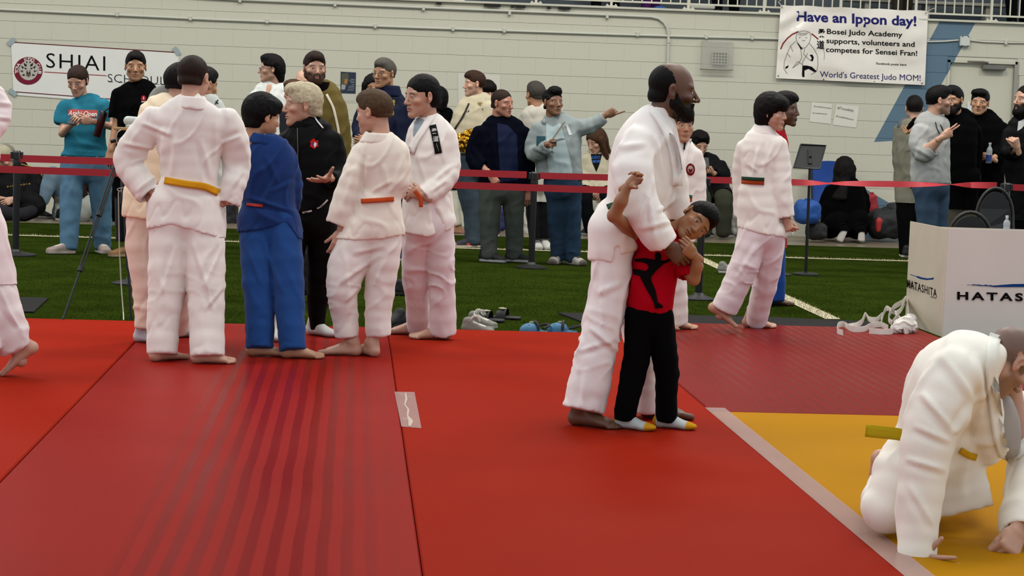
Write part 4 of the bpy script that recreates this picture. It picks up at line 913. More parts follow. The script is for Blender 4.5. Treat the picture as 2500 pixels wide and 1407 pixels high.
# ---- hanging vinyl banner
VY = WY - .06
bn = empty('banner', at(2080, 110, VY), 'white vinyl banner hung from the balcony railing above the right wall', 'banner')
cr = [(1906, 12), (2266, 27), (2258, 208), (1894, 191)]; NX, NZ = 60, 34; V = []
def bil(u, v): a = np.array(cr, float); return (a[0] * (1 - u) + a[1] * u) * (1 - v) + (a[3] * (1 - u) + a[2] * u) * v
def bdep(u, v):
    q = np.array([[u * 3.1, v * 2.2, 1.7], [u * 7 + v * 3, v * 5 - u * 2, 4.]]); n = noise(q); e = math.exp(-((u - .08) ** 2 + (v - .2) ** 2) / .02); return VY + .02 * n[0] + .010 * n[1] + .012 * math.sin(9 * (u - v * .8)) * math.exp(-v) + .02 * e * math.sin(30 * (u + v * .6))
for j in range(NZ + 1):
    for i in range(NX + 1): u, v = i / NX, j / NZ; x, y = bil(u, v); V.append(at(x, y + 1.5 * math.sin(u * 12.6 * 2) * (1 - v) * .6, bdep(u, v)))
V = np.array(V); Q = np.array([(j * (NX + 1) + i, (j + 1) * (NX + 1) + i, (j + 1) * (NX + 1) + i + 1, j * (NX + 1) + i + 1) for j in range(NZ) for i in range(NX)])
n = len(V); Qs = np.vstack([Q, Q[:, ::-1] + n]); V2 = np.vstack([V, V + [0, .003, 0]])
MV = mat('vinyl', 'd8d2c6', rough=.18, spec=.6, var=.02); link('sheet', qmesh('sheet', V2, Qs), bn, MV); bbv = BVHTree.FromPolygons([tuple(v) for v in V], [tuple(q) for q in Q])
def bl(s, u0, v0, u1, v1, h, c, bold=0., **k): a, b = bil(u0, v0), bil(u1, v1); letters('lettering', s, tuple(a), tuple(b), h, c, VY, bn, bold=bold, bvh=bbv, **k)
bl('Have an Ippon day!', .115, .205, .925, .205, 24, '23235e', .028)
bl('Bosei Judo Academy', .325, .365, .835, .365, 13, '1b1b20', .014); bl('supports, volunteers and', .325, .49, .92, .49, 13, '1b1b20', .014); bl('competes for Sensei Fran!', .325, .61, .94, .61, 13, '1b1b20', .014)
bl('Facebook posts here', .665, .75, .87, .75, 5.5, '35353a', .012, shear=.2); bl("World's Greatest Judo MOM!", .295, .955, .97, .945, 15, '25255c', 0)
bl('柔', .265, .405, .315, .405, 20, '17171a', .02); bl('道', .262, .565, .314, .565, 20, '17171a', .02)
def bline(pts, w, c):
    for i in range(len(pts) - 1):
        a, b = np.array(pts[i], float), np.array(pts[i + 1], float); t = (b - a) / (np.linalg.norm(b - a) + 1e-9); nn = np.array([-t[1], t[0]]) * w / 2; decal('drawing', [tuple(a + nn), tuple(b + nn), tuple(b - nn), tuple(a - nn)], c, VY, bn, bvh=bbv)
bline([(1906, 120), (1912, 106), (1922, 94), (1934, 84), (1949, 77)], 3, '7a2328'); bline([(1981, 82), (1990, 89), (1998, 96)], 3, '7a2328'); bline([(2010, 118), (2013, 130), (2012, 146)], .8, '77777a')
for pts in ([(1946, 80), (1955, 76), (1966, 75), (1977, 79), (1980, 90), (1976, 104), (1968, 115), (1960, 118)], [(1946, 80), (1943, 92), (1947, 104), (1953, 112), (1960, 118)], [(1943, 100), (1930, 112), (1922, 130), (1915, 150), (1914, 168), (1922, 180)], [(1976, 106), (1988, 120), (1996, 136), (1997, 158), (1994, 174), (1980, 182)], [(1946, 104), (1955, 120), (1958, 140), (1950, 155), (1935, 166)], [(1965, 118), (1962, 132), (1975, 145), (1985, 150)], [(1958, 98), (1962, 100), (1966, 98)], [(1950, 92), (1955, 91)], [(1966, 92), (1971, 92)], [(1922, 130), (1930, 140)], [(1930, 112), (1936, 126)], [(1935, 166), (1948, 150), (1960, 158)], [(1972, 130), (1960, 150), (1958, 185)], [(1948, 84), (1958, 86), (1970, 84)], [(1950, 80), (1960, 82), (1974, 80)]): bline(pts, .9, '55555a')
for pl in ([(1945, 103), (1950, 106), (1960, 121), (1955, 120)], [(1977, 134), (1983, 133), (1987, 140), (1985, 148), (1978, 149), (1982, 142)], [(1959, 160), (1970, 160), (1982, 163), (1994, 174), (1990, 177), (1974, 168), (1964, 172), (1964, 188), (1959, 188)], [(1918, 163), (1926, 159), (1923, 166), (1917, 168)]): decal('drawing', pl, '141417', VY, bn, bvh=bbv)
for u, v in ((.01, .03), (.985, .03), (.015, .965), (.5, .985), (.32, .985), (.98, .975), (.66, .985)):
    x, y = bil(u, v); c = at(x, y, VY - .005); MB().lathe(c, [(.009, 0), (.009, .006), (.004, .006)], 10, (0, -1, 0)).build('grommet', mat('grommet_metal', '6f6d62', rough=.3, metal=.8), bn)
b = MB(); b.tube([at(1908, 14, VY), at(1900, 5, WY), at(1906, 1, WY)], .006, 6); b.tube([at(2264, 29, VY), at(2275, 22, WY), at(2282, 20, WY)], .005, 6); b.build('cord', mat('rope_white', 'a9a697'), bn, True)
# ---- poster and papers
ps = empty('poster', at(850, 200, WY), 'small dark blue tournament poster on wall between bearded man and man with glasses', 'poster')
decal('sheet', [(832, 175), (869, 177), (868, 229), (831, 228)], '2f3644', WY - .006, ps)
decal('picture', [(834, 180), (850, 178), (852, 195), (846, 210), (838, 222), (833, 222)], '4f5142', WY - .009, ps); decal('picture', [(842, 192), (849, 194), (847, 206), (840, 204)], '9a6a3a', WY - .011, ps); decal('picture', [(834, 206), (844, 208), (842, 219), (833, 218)], '8f9193', WY - .011, ps)
for y, x0_, x1_ in ((193, 856, 866), (197, 853, 866), (201, 856, 866), (206, 858, 865), (210, 852, 865), (214, 850, 865), (219, 848, 864)): decal('lettering', [(x0_, y), (x1_, y + .7), (x1_, y + 2), (x0_, y + 1.3)], '8b9199', WY - .011, ps)
pb = tag(decal('paper', [(831, 228), (868, 229), (866, 247), (831, 246)], 'b4b3a6', WY - .004, None), 'blank pale sheet taped right below the dark blue poster', 'paper')
tag(decal('paper', [(1118, 178), (1221, 184), (1220, 310), (1119, 300)], 'c4c2b4', WY - .006, None), 'large blank white sheet on wall behind the woman in cream sweatshirt', 'paper')
for pl, lab, tx in (([(1982, 249), (2032, 254), (2028, 303), (1976, 297)], 'left of two small white hashtag notes under the banner', (('#Tora44thAnniversary', (1987, 261), (2030, 266), 3.5), ('#Tora44thMemories', (1984, 277), (2019, 280), 3))), ([(2042, 255), (2098, 260), (2090, 312), (2033, 305)], 'right of two small white hashtag notes under the banner, reading #Tora44th', (('#Tora44th', (2045, 266), (2084, 274), 7), ('#Tora44thMemorial', (2041, 285), (2083, 294), 4)))):
    o = empty('paper_note', at(*pl[0], WY), lab, 'paper'); decal('sheet', pl, 'cac8bb', WY - .006, o)
    for s_, a, b, h in tx: letters('lettering', s_, a, b, h, '6a6a66', WY - .009, o)
# ================================================================ people on the mats
GI = 'cdc7c0'
def legs(p, L, name='trousers', col=GI, hip=None, m_='gi', fold=.005, h=None, bunch=(), fs=6, open_=True, k=.02, fdir=(1, 1, .4), strokes=(), cuts=()):
    st = []
    for l in L:
        if not any(q[2] for q in l):
            xe, ye = l[-1][:2]; g = fl(xe, ye + .035 * p.s, p.zg); df = float(g[1] - p.Y); df = df if abs(df) < .45 else 0.; p.legdf.append((xe, df)); l = [(q[0], q[1], df * i / (len(l) - 1), q[3], q[4]) for i, q in enumerate(l)]
        else: p.legdf.append((l[-1][0], l[-1][2]))
        st.append(dict(p=l, c='rf', open=open_, k=k))
    if hip: st.append(dict(p=hip, c='rr', k=.03))
    return p.garment(name, st, col, fold=fold, mat_=m_, h=h, bunch=bunch, fs=fs, k=k, fdir=fdir, strokes=strokes, cuts=cuts)
# ---- yellow-belt boy seen from behind
p = Person('boy seen from behind in white judo suit with yellow belt, hands on hips', fl(460, 876)[1], 'judo pupils on the red mats', near=True)
p.head(472, 192, 107, 160, 4, 0, kind='child', skin='fair', hc='2b1d15', hair='crop')
legs(p, [[(415, 500, 0, 52, .12), (414, 600, 0, 50, .11), (408, 700, 0, 44, .10), (398, 790, 0, 39, .09), (396, 866, 0, 37, .09)], [(490, 500, 0, 50, .12), (498, 600, 0, 50, .11), (503, 700, 0, 46, .10), (505, 790, 0, 42, .09), (507, 872, 0, 42, .10)]],
     hip=[(455, 470, 0, 70, .12), (455, 540, 0, 76, .13)], bunch=[(410, 700, 0, 70, .006), (505, 720, 0, 70, .007), (400, 830, 0, 50, .004)], strokes=[(540, 600, 500, 700, 9, .012), (470, 590, 520, 760, 8, .010), (500, 760, 545, 700, 7, .009), (430, 600, 395, 720, 9, .01)])
p.garment('jacket', [dict(p=[(473, 264, .015, 46, .06), (470, 268, .01, 62, .075), (466, 300, 0, 92, .10), (462, 360, 0, 78, .115), (464, 420, 0, 68, .115), (464, 450, 0, 66, .115), (458, 500, 0, 78, .135), (455, 600, 0, 84, .15)], c='rf'),
    dict(p=[(382, 290, 0, 36, .06), (345, 335, .02, 37, .065), (312, 388, .05, 36, .06), (332, 432, .02, 33, .06), (366, 475, -.02, 32, .055)], c='rf', open=1),
    dict(p=[(548, 292, 0, 36, .06), (572, 345, .02, 36, .065), (578, 405, .05, 34, .06), (570, 450, .0, 31, .06), (556, 497, -.02, 31, .055)], c='rf', open=1),
    dict(p=[(520, 500, -.02, 30, .03), (532, 590, -.0, 18, .012)], c='rf', k=.02)], GI, cuts=[(360, 560, 420, 548), (420, 546, 540, 583)], over='trousers', fold=.005,
    strokes=[(345, 300, 420, 330, 8, .012), (300, 350, 385, 365, 8, .012), (320, 400, 390, 372, 7, .01), (330, 470, 395, 420, 8, .01), (590, 330, 540, 350, 8, .01), (560, 470, 590, 420, 8, .01), (430, 330, 420, 430, 12, .008), (490, 340, 515, 440, 12, .009), (400, 300, 395, 400, 9, .006), (530, 300, 522, 400, 9, .006), (440, 250, 440, 320, 10, .006)])
p.collar((472, 470), 232, 264, 27, 47, GI)
p.band('belt', [(401, 440), (450, 449), (500, 455), (534, 470)], 17, 'c98a0c', on='jacket', thick=.012, out=.008)
p.core((473, 250, .01), (460, 500), arms=[[(395, 285), (312, 392, .05), (374, 470, -.03)], [(538, 288), (578, 408, .05), (556, 492, -.03)]], legs=[[(425, 540), (408, 700), p.foot(392, 868, 135, side='L')], [(495, 540), (503, 710), p.foot(498, 878, 96, side='R')]])
p.hand('L', (376, 476, .0), (402, 452, -.04), 'fist', 20, .9); p.hand('R', (556, 488, -.0), (530, 492, -.06), 'fist', 0, .9)
p.done()
# ---- pupil hidden behind him
p = Person('pupil with grey hood and cream judo suit mostly hidden behind the yellow belt boy', fl(350, 836)[1], 'judo pupils on the red mats', near=True)
p.head(440, 208, 100, 150, 5, 0, kind='child', skin='fair', hc='1a120e', hair='short')
legs(p, [[(352, 480, 0, 42, .11), (345, 600, 0, 36, .10), (358, 700, 0, 34, .09), (362, 800, 0, 33, .08)], [(420, 500, 0, 44, .11), (430, 620, 0, 38, .1), (432, 720, 0, 34, .09), (432, 808, 0, 32, .08)]], col='cbb8a8', hip=[(385, 470, 0, 68, .12), (390, 520, 0, 64, .12)], bunch=[(345, 740, 0, 60, .006)])
p.garment('jacket', [dict(p=[(415, 262, 0, 42, .07), (400, 285, 0, 62, .09), (398, 340, 0, 68, .11), (390, 420, 0, 70, .12), (368, 480, 0, 66, .13), (362, 540, 0, 62, .14)], c='rf'), dict(p=[(365, 300, 0, 28, .05), (352, 380, .02, 30, .05), (345, 440, .0, 30, .05), (340, 470, -.05, 30, .05)], c='rf', open=1)], 'd2c2a6', cuts=[(300, 528, 345, 535), (345, 535, 440, 540)], over='trousers', fold=.005)
p.garment('hood', [dict(p=[(372, 246, -.02, 12, .03), (385, 228, .02, 14, .04), (410, 226, .03, 18, .05), (440, 240, .02, 20, .05)], c='rr'), dict(p=[(375, 255, 0, 16, .05), (430, 260, 0, 30, .07)], c='rr')], '8c8c84', mat_='cloth', fold=.004)
p.core((430, 262), (385, 500), arms=[[(365, 305), (350, 400), (335, 466, -.05)]], legs=[[(360, 540), (350, 680), p.foot(352, 836, 60, 'sock', c='b4b6b8', side='L')], [(420, 540), (430, 680), p.foot(432, 826, 85, 'sock', c='b4b6b8')]])
p.done()
# ---- blue suit boy
p = Person('black-haired boy in blue judo suit with red belt looking right', fl(670, 858)[1], 'judo pupils on the red mats', near=True)
p.head(640, 287, 104, 118, 8, 0, kind='child', skin='asian', hc='0f0c0c', hair='fringe')
legs(p, [[(625, 540, 0, 42, .11), (628, 640, 0, 40, .10), (634, 750, 0, 35, .09), (634, 855, .0, 34, .09)], [(690, 540, 0, 40, .11), (700, 640, 0, 40, .10), (708, 750, 0, 35, .09), (716, 860, 0, 33, .09)]], col='1f437c', hip=[(655, 520, 0, 62, .12), (660, 560, 0, 66, .13)], bunch=[(630, 720, 0, 60, .005), (705, 740, 0, 60, .005), (716, 820, 0, 40, .006)], strokes=[(640, 580, 690, 720, 9, .01), (600, 600, 640, 700, 8, .008)])
p.garment('jacket', [dict(p=[(645, 354, 0, 44, .06), (648, 366, 0, 60, .08), (650, 400, 0, 72, .11), (655, 450, 0, 66, .12), (655, 500, 0, 62, .12), (655, 530, 0, 68, .13), (650, 600, 0, 72, .14)], c='rf'),
    dict(p=[(688, 385, 0, 32, .06), (703, 430, .02, 32, .06), (708, 480, .05, 30, .055), (698, 518, .14, 27, .05)], c='rf', open=1), dict(p=[(610, 370, 0, 32, .06), (600, 430, .08, 30, .06), (618, 480, .18, 27, .05)], c='rf', open=1),
    dict(p=[(705, 510, -.0, 16, .03), (722, 572, -.0, 20, .015)], c='rf')], '1b3468', cuts=[(580, 568, 640, 562), (640, 562, 700, 543), (700, 543, 730, 585)], over='trousers', fold=.006, strokes=[(690, 400, 640, 500, 10, .01), (720, 440, 660, 470, 8, .009), (600, 480, 720, 520, 8, .012), (650, 380, 680, 450, 10, .007)])
p.collar((644, 640), 324, 350, 30, 44, '1d3970')
p.band('belt', [(602, 499), (622, 501), (642, 503)], 7, 'a23325', on='jacket', thick=.01)
p.core((645, 345), (655, 500), arms=[[(685, 385), (706, 465, .05), (694, 515, .16)], [(612, 375), (600, 440, .08), (622, 485, .2)]], legs=[[(630, 560), (630, 710), p.foot(632, 857, 95, side='L')], [(690, 560), (705, 710), p.foot(716, 860, 92)]])
p.hand('R', (694, 515, .16), (675, 525, .2), 'fist', 0, .9)
p.done()
# ---- coach in black
p = Person('woman with short blonde hair in black tracksuit talking with a raised hand', fl(775, 822)[1], near=True)
p.head(738, 258, 104, -78, 2, 0, kind='woman', skin='light', hc='cdbf9f', hair='pixie', brow='7a6248')
legs(p, [[(715, 540, 0, 38, .1), (705, 650, 0, 34, .08), (690, 740, 0, 27, .065), (680, 815, 0, 18, .045)], [(785, 520, 0, 38, .1), (785, 620, 0, 34, .085), (776, 720, 0, 26, .065), (773, 805, 0, 17, .045)]], col='0b0b0d', m_='shiny', hip=[(752, 490, 0, 60, .11), (752, 540, 0, 62, .12)], fold=.004)
p.garment('jacket', [dict(p=[(748, 320, 0, 40, .06), (752, 325, 0, 58, .09), (758, 370, 0, 72, .12), (762, 430, 0, 66, .125), (762, 490, 0, 60, .125), (755, 530, 0, 58, .13)], c='rf'),
    dict(p=[(812, 345, 0, 26, .06), (822, 400, 0, 27, .06), (822, 436, -.06, 25, .055), (806, 440, -.16, 20, .045)], c='rf', open=1), dict(p=[(700, 345, 0, 26, .06), (690, 420, .05, 24, .06), (705, 470, .08, 20, .05)], c='rf', open=1)], '0c0c0f', cuts=[(690, 522, 745, 520), (745, 520, 840, 478)], mat_='shiny', over='trousers', fold=.005)
p.collar((748, 745), 298, 318, 36, 42, '0e0e11', m_='shiny')
p.band('piping', [(738, 520), (765, 514), (786, 503), (800, 488)], 4, 'b9b2aa', on='jacket'); p.band('piping', [(762, 274), (774, 295), (789, 313)], 3.5, 'bdb9b2', on=BVHTree.FromPolygons([tuple(v) for v in np.vstack([p.g['collar'][0], p.g['jacket'][0]])], [tuple(q) for q in p.g['collar'][1]] + [tuple(q + len(p.g['collar'][0])) for q in p.g['jacket'][1]]))
p.band('zip', [(726, 312), (727, 360), (727, 400)], 2.2, '5a574f', on='jacket')
p.core((748, 310), (755, 500), arms=[[(800, 345), (822, 425, -.03), (800, 436, -.2)], [(705, 345), (690, 420, .05), (708, 475, .1)]], legs=[[(715, 560), (705, 680), p.foot(670, 830, 20, 'sock', c='c9c7c2', side='L')], [(782, 560), (778, 690), p.foot(772, 820, 50, 'sock', c='c9c7c2')]])
p.hand('L', (801, 438, -.19), (778, 440, -.28), 'open', -75, 1.); b = MB(); c = p.W((801, 438, -.19)); b.lathe(c - np.array([.012, 0, 0]), [(.03, 0), (.033, .006), (.033, .018), (.03, .024)], 16, (1, .2, 0)); p.pend.append(('watch', b, 'black_plastic'))
bv = BVHTree.FromPolygons([tuple(v) for v in p.g['jacket'][0]], [tuple(q) for q in p.g['jacket'][1]]); p.done()
decal('badge', [(767, 337), (771, 344), (777, 343), (776, 352), (778, 357), (771, 360), (767, 364), (762, 360), (757, 358), (758, 350), (757, 344), (763, 345)], 'b8201c', 0, p.root, bvh=bv); decal('badge', [(762, 351), (768, 347), (774, 351), (772, 355), (769, 361), (766, 355)], 'c9c9cf', 0, p.root, bvh=bv, lift=.006); decal('badge', [(763, 349), (767, 348), (766, 353), (762, 355)], '2a3a88', 0, p.root, bvh=bv, lift=.007)
letters('lettering', 'JC', (694, 350), (704, 350), 5, 'b9b7b2', 0, p.root, bold=.03, bvh=bv, shear=.3)
# ---- orange belt boy
p = Person('light brown haired boy in white judo suit with orange belt, arm hanging', fl(850, 868)[1], 'judo pupils on the red mats', near=True)
p.head(913, 276, 106, -118, 6, 0, kind='child', skin='fair', hc='54402c', hair='short')
legs(p, [[(880, 560, 0, 48, .12), (852, 640, -.02, 48, .11), (836, 710, -.03, 38, .10), (842, 770, 0, 32, .085), (846, 824, 0, 29, .08)], [(935, 560, 0, 48, .12), (935, 640, 0, 40, .11), (928, 710, 0, 34, .09), (922, 770, 0, 30, .085), (924, 820, 0, 30, .08)]],
     hip=[(918, 500, 0, 58, .12), (915, 560, 0, 66, .13)], bunch=[(836, 700, 0, 60, .008), (925, 740, 0, 50, .006)], strokes=[(860, 620, 940, 600, 9, .010), (820, 700, 930, 620, 9, .012), (840, 740, 880, 700, 8, .01), (950, 620, 900, 720, 8, .009)])
p.garment('jacket', [dict(p=[(922, 350, 0, 44, .06), (925, 360, 0, 56, .08), (930, 385, 0, 66, .11), (938, 440, 0, 60, .12), (925, 490, 0, 44, .11), (925, 530, 0, 56, .13), (926, 600, 0, 62, .14)], c='rf'),
    dict(p=[(885, 375, -.02, 30, .06), (868, 420, -.04, 31, .06), (848, 480, -.05, 31, .06), (824, 548, -.05, 29, .055)], c='rf', open=1), dict(p=[(972, 375, 0, 28, .06), (975, 430, .05, 27, .06), (965, 475, .13, 24, .05)], c='rf', open=1),
    dict(p=[(870, 520, 0, 26, .04), (856, 600, 0, 16, .02)], c='rf')], 'cdc5b8', cuts=[(835, 584, 866, 588), (866, 588, 925, 585), (925, 585, 995, 573)], over='trousers', fold=.005, strokes=[(900, 380, 890, 480, 9, .012), (935, 400, 950, 470, 10, .008), (985, 380, 955, 470, 9, .009), (870, 400, 840, 500, 9, .006), (905, 470, 960, 440, 8, .008)])
p.collar((922, 920), 322, 350, 30, 44, 'cfc8bc')
p.band('belt', [(881, 491), (920, 489), (962, 486)], 11, 'b5461a', on='jacket', thick=.012, out=.008)
p.core((922, 335), (925, 520), arms=[[(888, 375, -.02), (858, 470, -.05), (832, 562, -.05)], [(968, 375), (975, 435, .05), (962, 478, .15)]], legs=[[(890, 580), (838, 705, -.02), p.foot(852, 866, -92)], [(935, 580), (928, 710), p.foot(905, 864, -150, side='L')]])
p.hand('L', (833, 565, -.05), (822, 600, -.05), 'relaxed', -10, .95)
p.done()
# ---- girl with bun
p = Person('girl with dark tied back hair in white judo suit, hands at orange belt', fl(1040, 834)[1], 'judo pupils on the red mats', near=True)
p.head(1030, 237, 104, -62, 6, 0, kind='woman', skin='light', hc='15100f', hair='tied')
legs(p, [[(1022, 540, 0, 40, .11), (1016, 640, 0, 36, .10), (1020, 730, 0, 31, .085), (1020, 804, 0, 29, .08)], [(1070, 540, 0, 38, .11), (1076, 640, 0, 34, .10), (1080, 730, 0, 31, .085), (1080, 815, 0, 33, .08)]], col='cbc2c2', hip=[(1042, 500, 0, 56, .12), (1044, 550, 0, 60, .12)], bunch=[(1020, 680, 0, 60, .005), (1078, 680, 0, 60, .005)], strokes=[(1040, 560, 1030, 700, 8, .006)])
p.garment('jacket', [dict(p=[(1050, 296, .01, 34, .06), (1050, 318, 0, 54, .08), (1052, 360, 0, 56, .11), (1048, 420, 0, 54, .12), (1040, 470, 0, 52, .12), (1042, 520, 0, 60, .13), (1044, 600, 0, 66, .14)], c='rf'),
    dict(p=[(1086, 330, 0, 27, .06), (1095, 380, 0, 28, .06), (1092, 425, -.05, 29, .06), (1062, 460, -.1, 27, .055), (1036, 480, -.13, 24, .05)], c='rf', open=1), dict(p=[(1015, 335, .05, 24, .06), (1005, 400, .08, 24, .06), (1008, 445, .02, 20, .05)], c='rf', open=1),
    dict(p=[(1058, 505, -.16, 10, .05), (1085, 600, -.16, 20, .08)], c='rf', op='s')], GI, cuts=[(975, 567, 1045, 579), (1058, 505, 1100, 562), (1094, 563, 1130, 520)], over='trousers', fold=.005, strokes=[(1060, 440, 1110, 400, 8, .010), (1050, 470, 1090, 440, 7, .008), (1020, 380, 1040, 450, 9, .007), (1075, 330, 1085, 400, 8, .006)])
p.garment('skirt_flap', [dict(p=[(1078, 480, .03, 26, .1), (1092, 575, .03, 24, .1)], c='rf')], GI, cuts=[(1060, 590, 1096, 562), (1094, 562, 1125, 530)], fold=.004)
p.band('lapel', [(1060, 274), (1048, 292), (1032, 318), (1014, 345), (1002, 375)], 17, 'd0cac4', on='jacket', thick=.01)
p.band('belt', [(996, 459), (1006, 463), (1018, 466)], 11, 'b5461a', on='jacket', thick=.012); p.band('belt_end', [(1012, 466), (1026, 482), (1028, 506)], 10, 'b5461a', on=None, thick=.008, push=-.2)
p.band('shoulder_label', [(1056, 305), (1063, 335), (1071, 375)], 17, '17171a', on='jacket', out=.004, thick=.004)
p.core((1046, 300, .01), (1042, 500), arms=[[(1085, 330), (1092, 420, -.05), (1030, 478, -.15)], [(1015, 335, .05), (1004, 400, .08), (1006, 450, -.02)]], legs=[[(1022, 560), (1018, 690), p.foot(1010, 826, -94)], [(1068, 560), (1078, 700), p.foot(1072, 838, -86, side='L')]])
p.hand('L', (1032, 478, -.15), (1008, 468, -.15), 'grip', 0, .9); p.hand('R', (1005, 448, -.02), (1000, 466, -.1), 'grip', 0, .9)
bv = BVHTree.FromPolygons([tuple(v) for v in p.g['jacket'][0]], [tuple(q) for q in p.g['jacket'][1]]); p.done()
decal('undershirt_or_shaded_inside', [(1012, 292), (1022, 288), (1036, 292), (1026, 312), (1012, 342), (1008, 330)], '8f9aa2', 0, p.root, bvh=bv, lift=.003)
for ch, x, y in (('柔', 1053, 326), ('道', 1057, 345)): letters('lettering', ch, (x, y), (x + 14, y - 1), 13, 'b9b7b2', 0, p.root, bold=.02, bvh=bv).location.y -= .012
letters('lettering', 'JUDO', (1065, 352), (1071, 371), 5, 'a9a7a2', 0, p.root, bold=.02, bvh=bv).location.y -= .012
# ---- bearded man with the boy
p = Person('tall bearded man in white judo suit standing over the boy in red', fl(1480, 1040)[1], near=True)
p.head(1643, 225, 138, 84, 3, 0, kind='man', skin=hx('66432d'), hc='17110e', hair='balding', beard=.95, bc='140e0b'); p.beard('short', '18100c')
legs(p, [[(1492, 560, 0, 52, .15), (1492, 660, 0, 49, .14), (1480, 760, -.01, 47, .13), (1452, 880, -.02, 49, .12), (1424, 1003, -.02, 54, .12)], [(1530, 600, .15, 50, .14), (1550, 760, .22, 44, .12), (1572, 880, .26, 40, .11), (1578, 1004, .28, 37, .10)]], col='d1cbc8',
     hip=[(1508, 530, .05, 48, .15), (1505, 590, .05, 50, .16)], open_=False, fold=.006, bunch=[(1460, 830, 0, 90, .010), (1580, 900, .25, 50, .006)], strokes=[(1440, 800, 1510, 860, 10, .014), (1455, 720, 1520, 690, 12, .009), (1470, 660, 1475, 800, 12, .008), (1410, 860, 1500, 830, 9, .010), (1430, 900, 1420, 1000, 12, .008)], cuts=[(1366, 990, 1478, 1014)])
p.garment('jacket', [dict(p=[(1604, 290, .02, 34, .07), (1592, 316, .02, 58, .12), (1579, 358, .02, 80, .16), (1574, 405, .02, 88, .18), (1566, 455, .02, 84, .18), (1545, 505, .03, 66, .17), (1516, 545, .05, 50, .17), (1504, 590, .05, 50, .18), (1492, 700, .05, 56, .2)], c='rf'),
    dict(p=[(1560, 352, -.10, 46, .08), (1545, 420, -.17, 52, .085), (1556, 485, -.2, 48, .08), (1585, 540, -.22, 42, .075), (1624, 598, -.22, 36, .07)], c='rf', open=1),
    dict(p=[(1620, 355, .17, 40, .08), (1645, 450, .22, 36, .07), (1655, 540, .2, 30, .06)], c='rf', open=1),
    ], 'd3cdc7', cuts=[(1435, 634, 1496, 641), (1496, 641, 1501, 604), (1501, 604, 1511, 600), (1511, 600, 1517, 626), (1517, 626, 1548, 612)], over='trousers', fold=.006, fs=5,
    strokes=[(1620, 330, 1655, 470, 10, .010), (1600, 330, 1620, 440, 9, .014), (1595, 430, 1560, 560, 10, .010), (1500, 400, 1520, 500, 12, .008), (1600, 520, 1655, 480, 9, .010), (1560, 560, 1640, 540, 10, .010), (1630, 360, 1660, 430, 8, .008), (1510, 360, 1580, 350, 12, .008), (1580, 470, 1600, 590, 9, .008)])
p.collar((1608, 1602), 262, 292, 30, 44, 'd3cdc7')
p.band('lapel', [(1594, 266), (1612, 290), (1631, 325), (1645, 365), (1652, 410), (1654, 455)], 24, 'd5cfc9', on='jacket', thick=.014)
p.band('undershirt_or_shaded_inside', [(1634, 318), (1650, 350), (1658, 385), (1662, 415)], 7, '17130f', on='jacket', thick=.008, out=.006)
p.band('belt', [(1482, 505), (1495, 500), (1508, 499)], 12, '2d4a34', on='jacket', thick=.012)
p.core((1628, 285, .02), (1505, 560, .05), arms=[[(1565, 350, -.1), (1553, 470, -.2), (1634, 603, -.23)], [(1618, 355, .17), (1645, 450, .22), (1655, 560, .2)]], legs=[[(1490, 620), (1465, 820, -.02), p.foot(1425, 1036, 62)], [(1530, 640, .15), (1560, 830, .25), p.foot(1600, 1010, 82, side='L')]])
p.hand('R', (1632, 600, -.23), (1662, 628, -.22), 'relaxed', 0, .95)
p.done()
# ---- boy in red
p = Person('small boy in red t-shirt and black trousers leaning against the bearded man', fl(1580, 1046)[1], near=True)
p.head(1698, 541, 112, -4, 4, -58, kind='child', skin=hx('a87550'), hc='120d0b', hair='short', turn=14)
RED = 'a4061a'
legs(p, [[(1560, 770, 0, 36, .085), (1556, 850, 0, 33, .08), (1546, 920, 0, 30, .07), (1532, 980, 0, 27, .065), (1524, 1028, 0, 26, .06)], [(1610, 775, 0, 34, .085), (1620, 850, 0, 32, .08), (1628, 910, 0, 29, .07), (1626, 980, 0, 25, .065), (1626, 1026, 0, 25, .06)]], col='111113', m_='cloth', hip=[(1585, 745, 0, 50, .09), (1585, 775, 0, 54, .095)], fold=.004, bunch=[(1545, 900, 0, 40, .006), (1625, 900, 0, 40, .006), (1530, 1000, 0, 30, .005)], open_=False)
p.garment('t_shirt', [dict(p=[(1640, 575, 0, 26, .05), (1618, 600, 0, 50, .08), (1600, 650, 0, 58, .09), (1590, 710, 0, 57, .095), (1585, 762, 0, 56, .1)], c='rf'), dict(p=[(1660, 610, -.03, 24, .05), (1675, 650, -.06, 26, .05), (1680, 672, -.08, 27, .05)], c='rf', open=1), dict(p=[(1585, 585, 0, 26, .05), (1556, 572, -.0, 22, .05), (1545, 566, 0, 22, .05)], c='rf')], RED, mat_='cloth', fold=.004, cuts=[(1520, 748, 1590, 768), (1590, 768, 1655, 770)], strokes=[(1640, 640, 1600, 690, 8, .007), (1560, 640, 1540, 720, 9, .006), (1650, 620, 1640, 720, 8, .006)])
f = p.hs
p.core((1645, 585), (1588, 750), legs=[[(1560, 790), (1545, 900), p.foot(1527, 1040, 62, 'sock', c='b3bab6', toe='c08a1c', side='R', scale=1.0)], [(1612, 790), (1628, 900), p.foot(1626, 1032, 66, 'sock', c='b3bab6', toe='c08a1c', side='L', scale=1.0)]])
p.limb([(1580, 585, 0), (1545, 568, -.02), (1499, 527, -.28)], [.035, .035, .030]); p.limb([(1499, 527, -.28), (1517, 490, -.32), (1534, 452, -.34)], [.030, .029, .018])
p.limb([(1660, 612, -.03), (1680, 660, -.08), (1694, 682, -.1)], [.035, .032, .028]); p.limb([(1694, 682, -.1), (1702, 650, -.13), (1696, 622, -.16)], [.028, .027, .019])
p.hand('R', (1534, 453, -.34), (1566, 430, -.38), 'pinch', 150, .9); p.hand('L', (1696, 624, -.16), (1674, 604, -.19), 'grip', 0, .9)
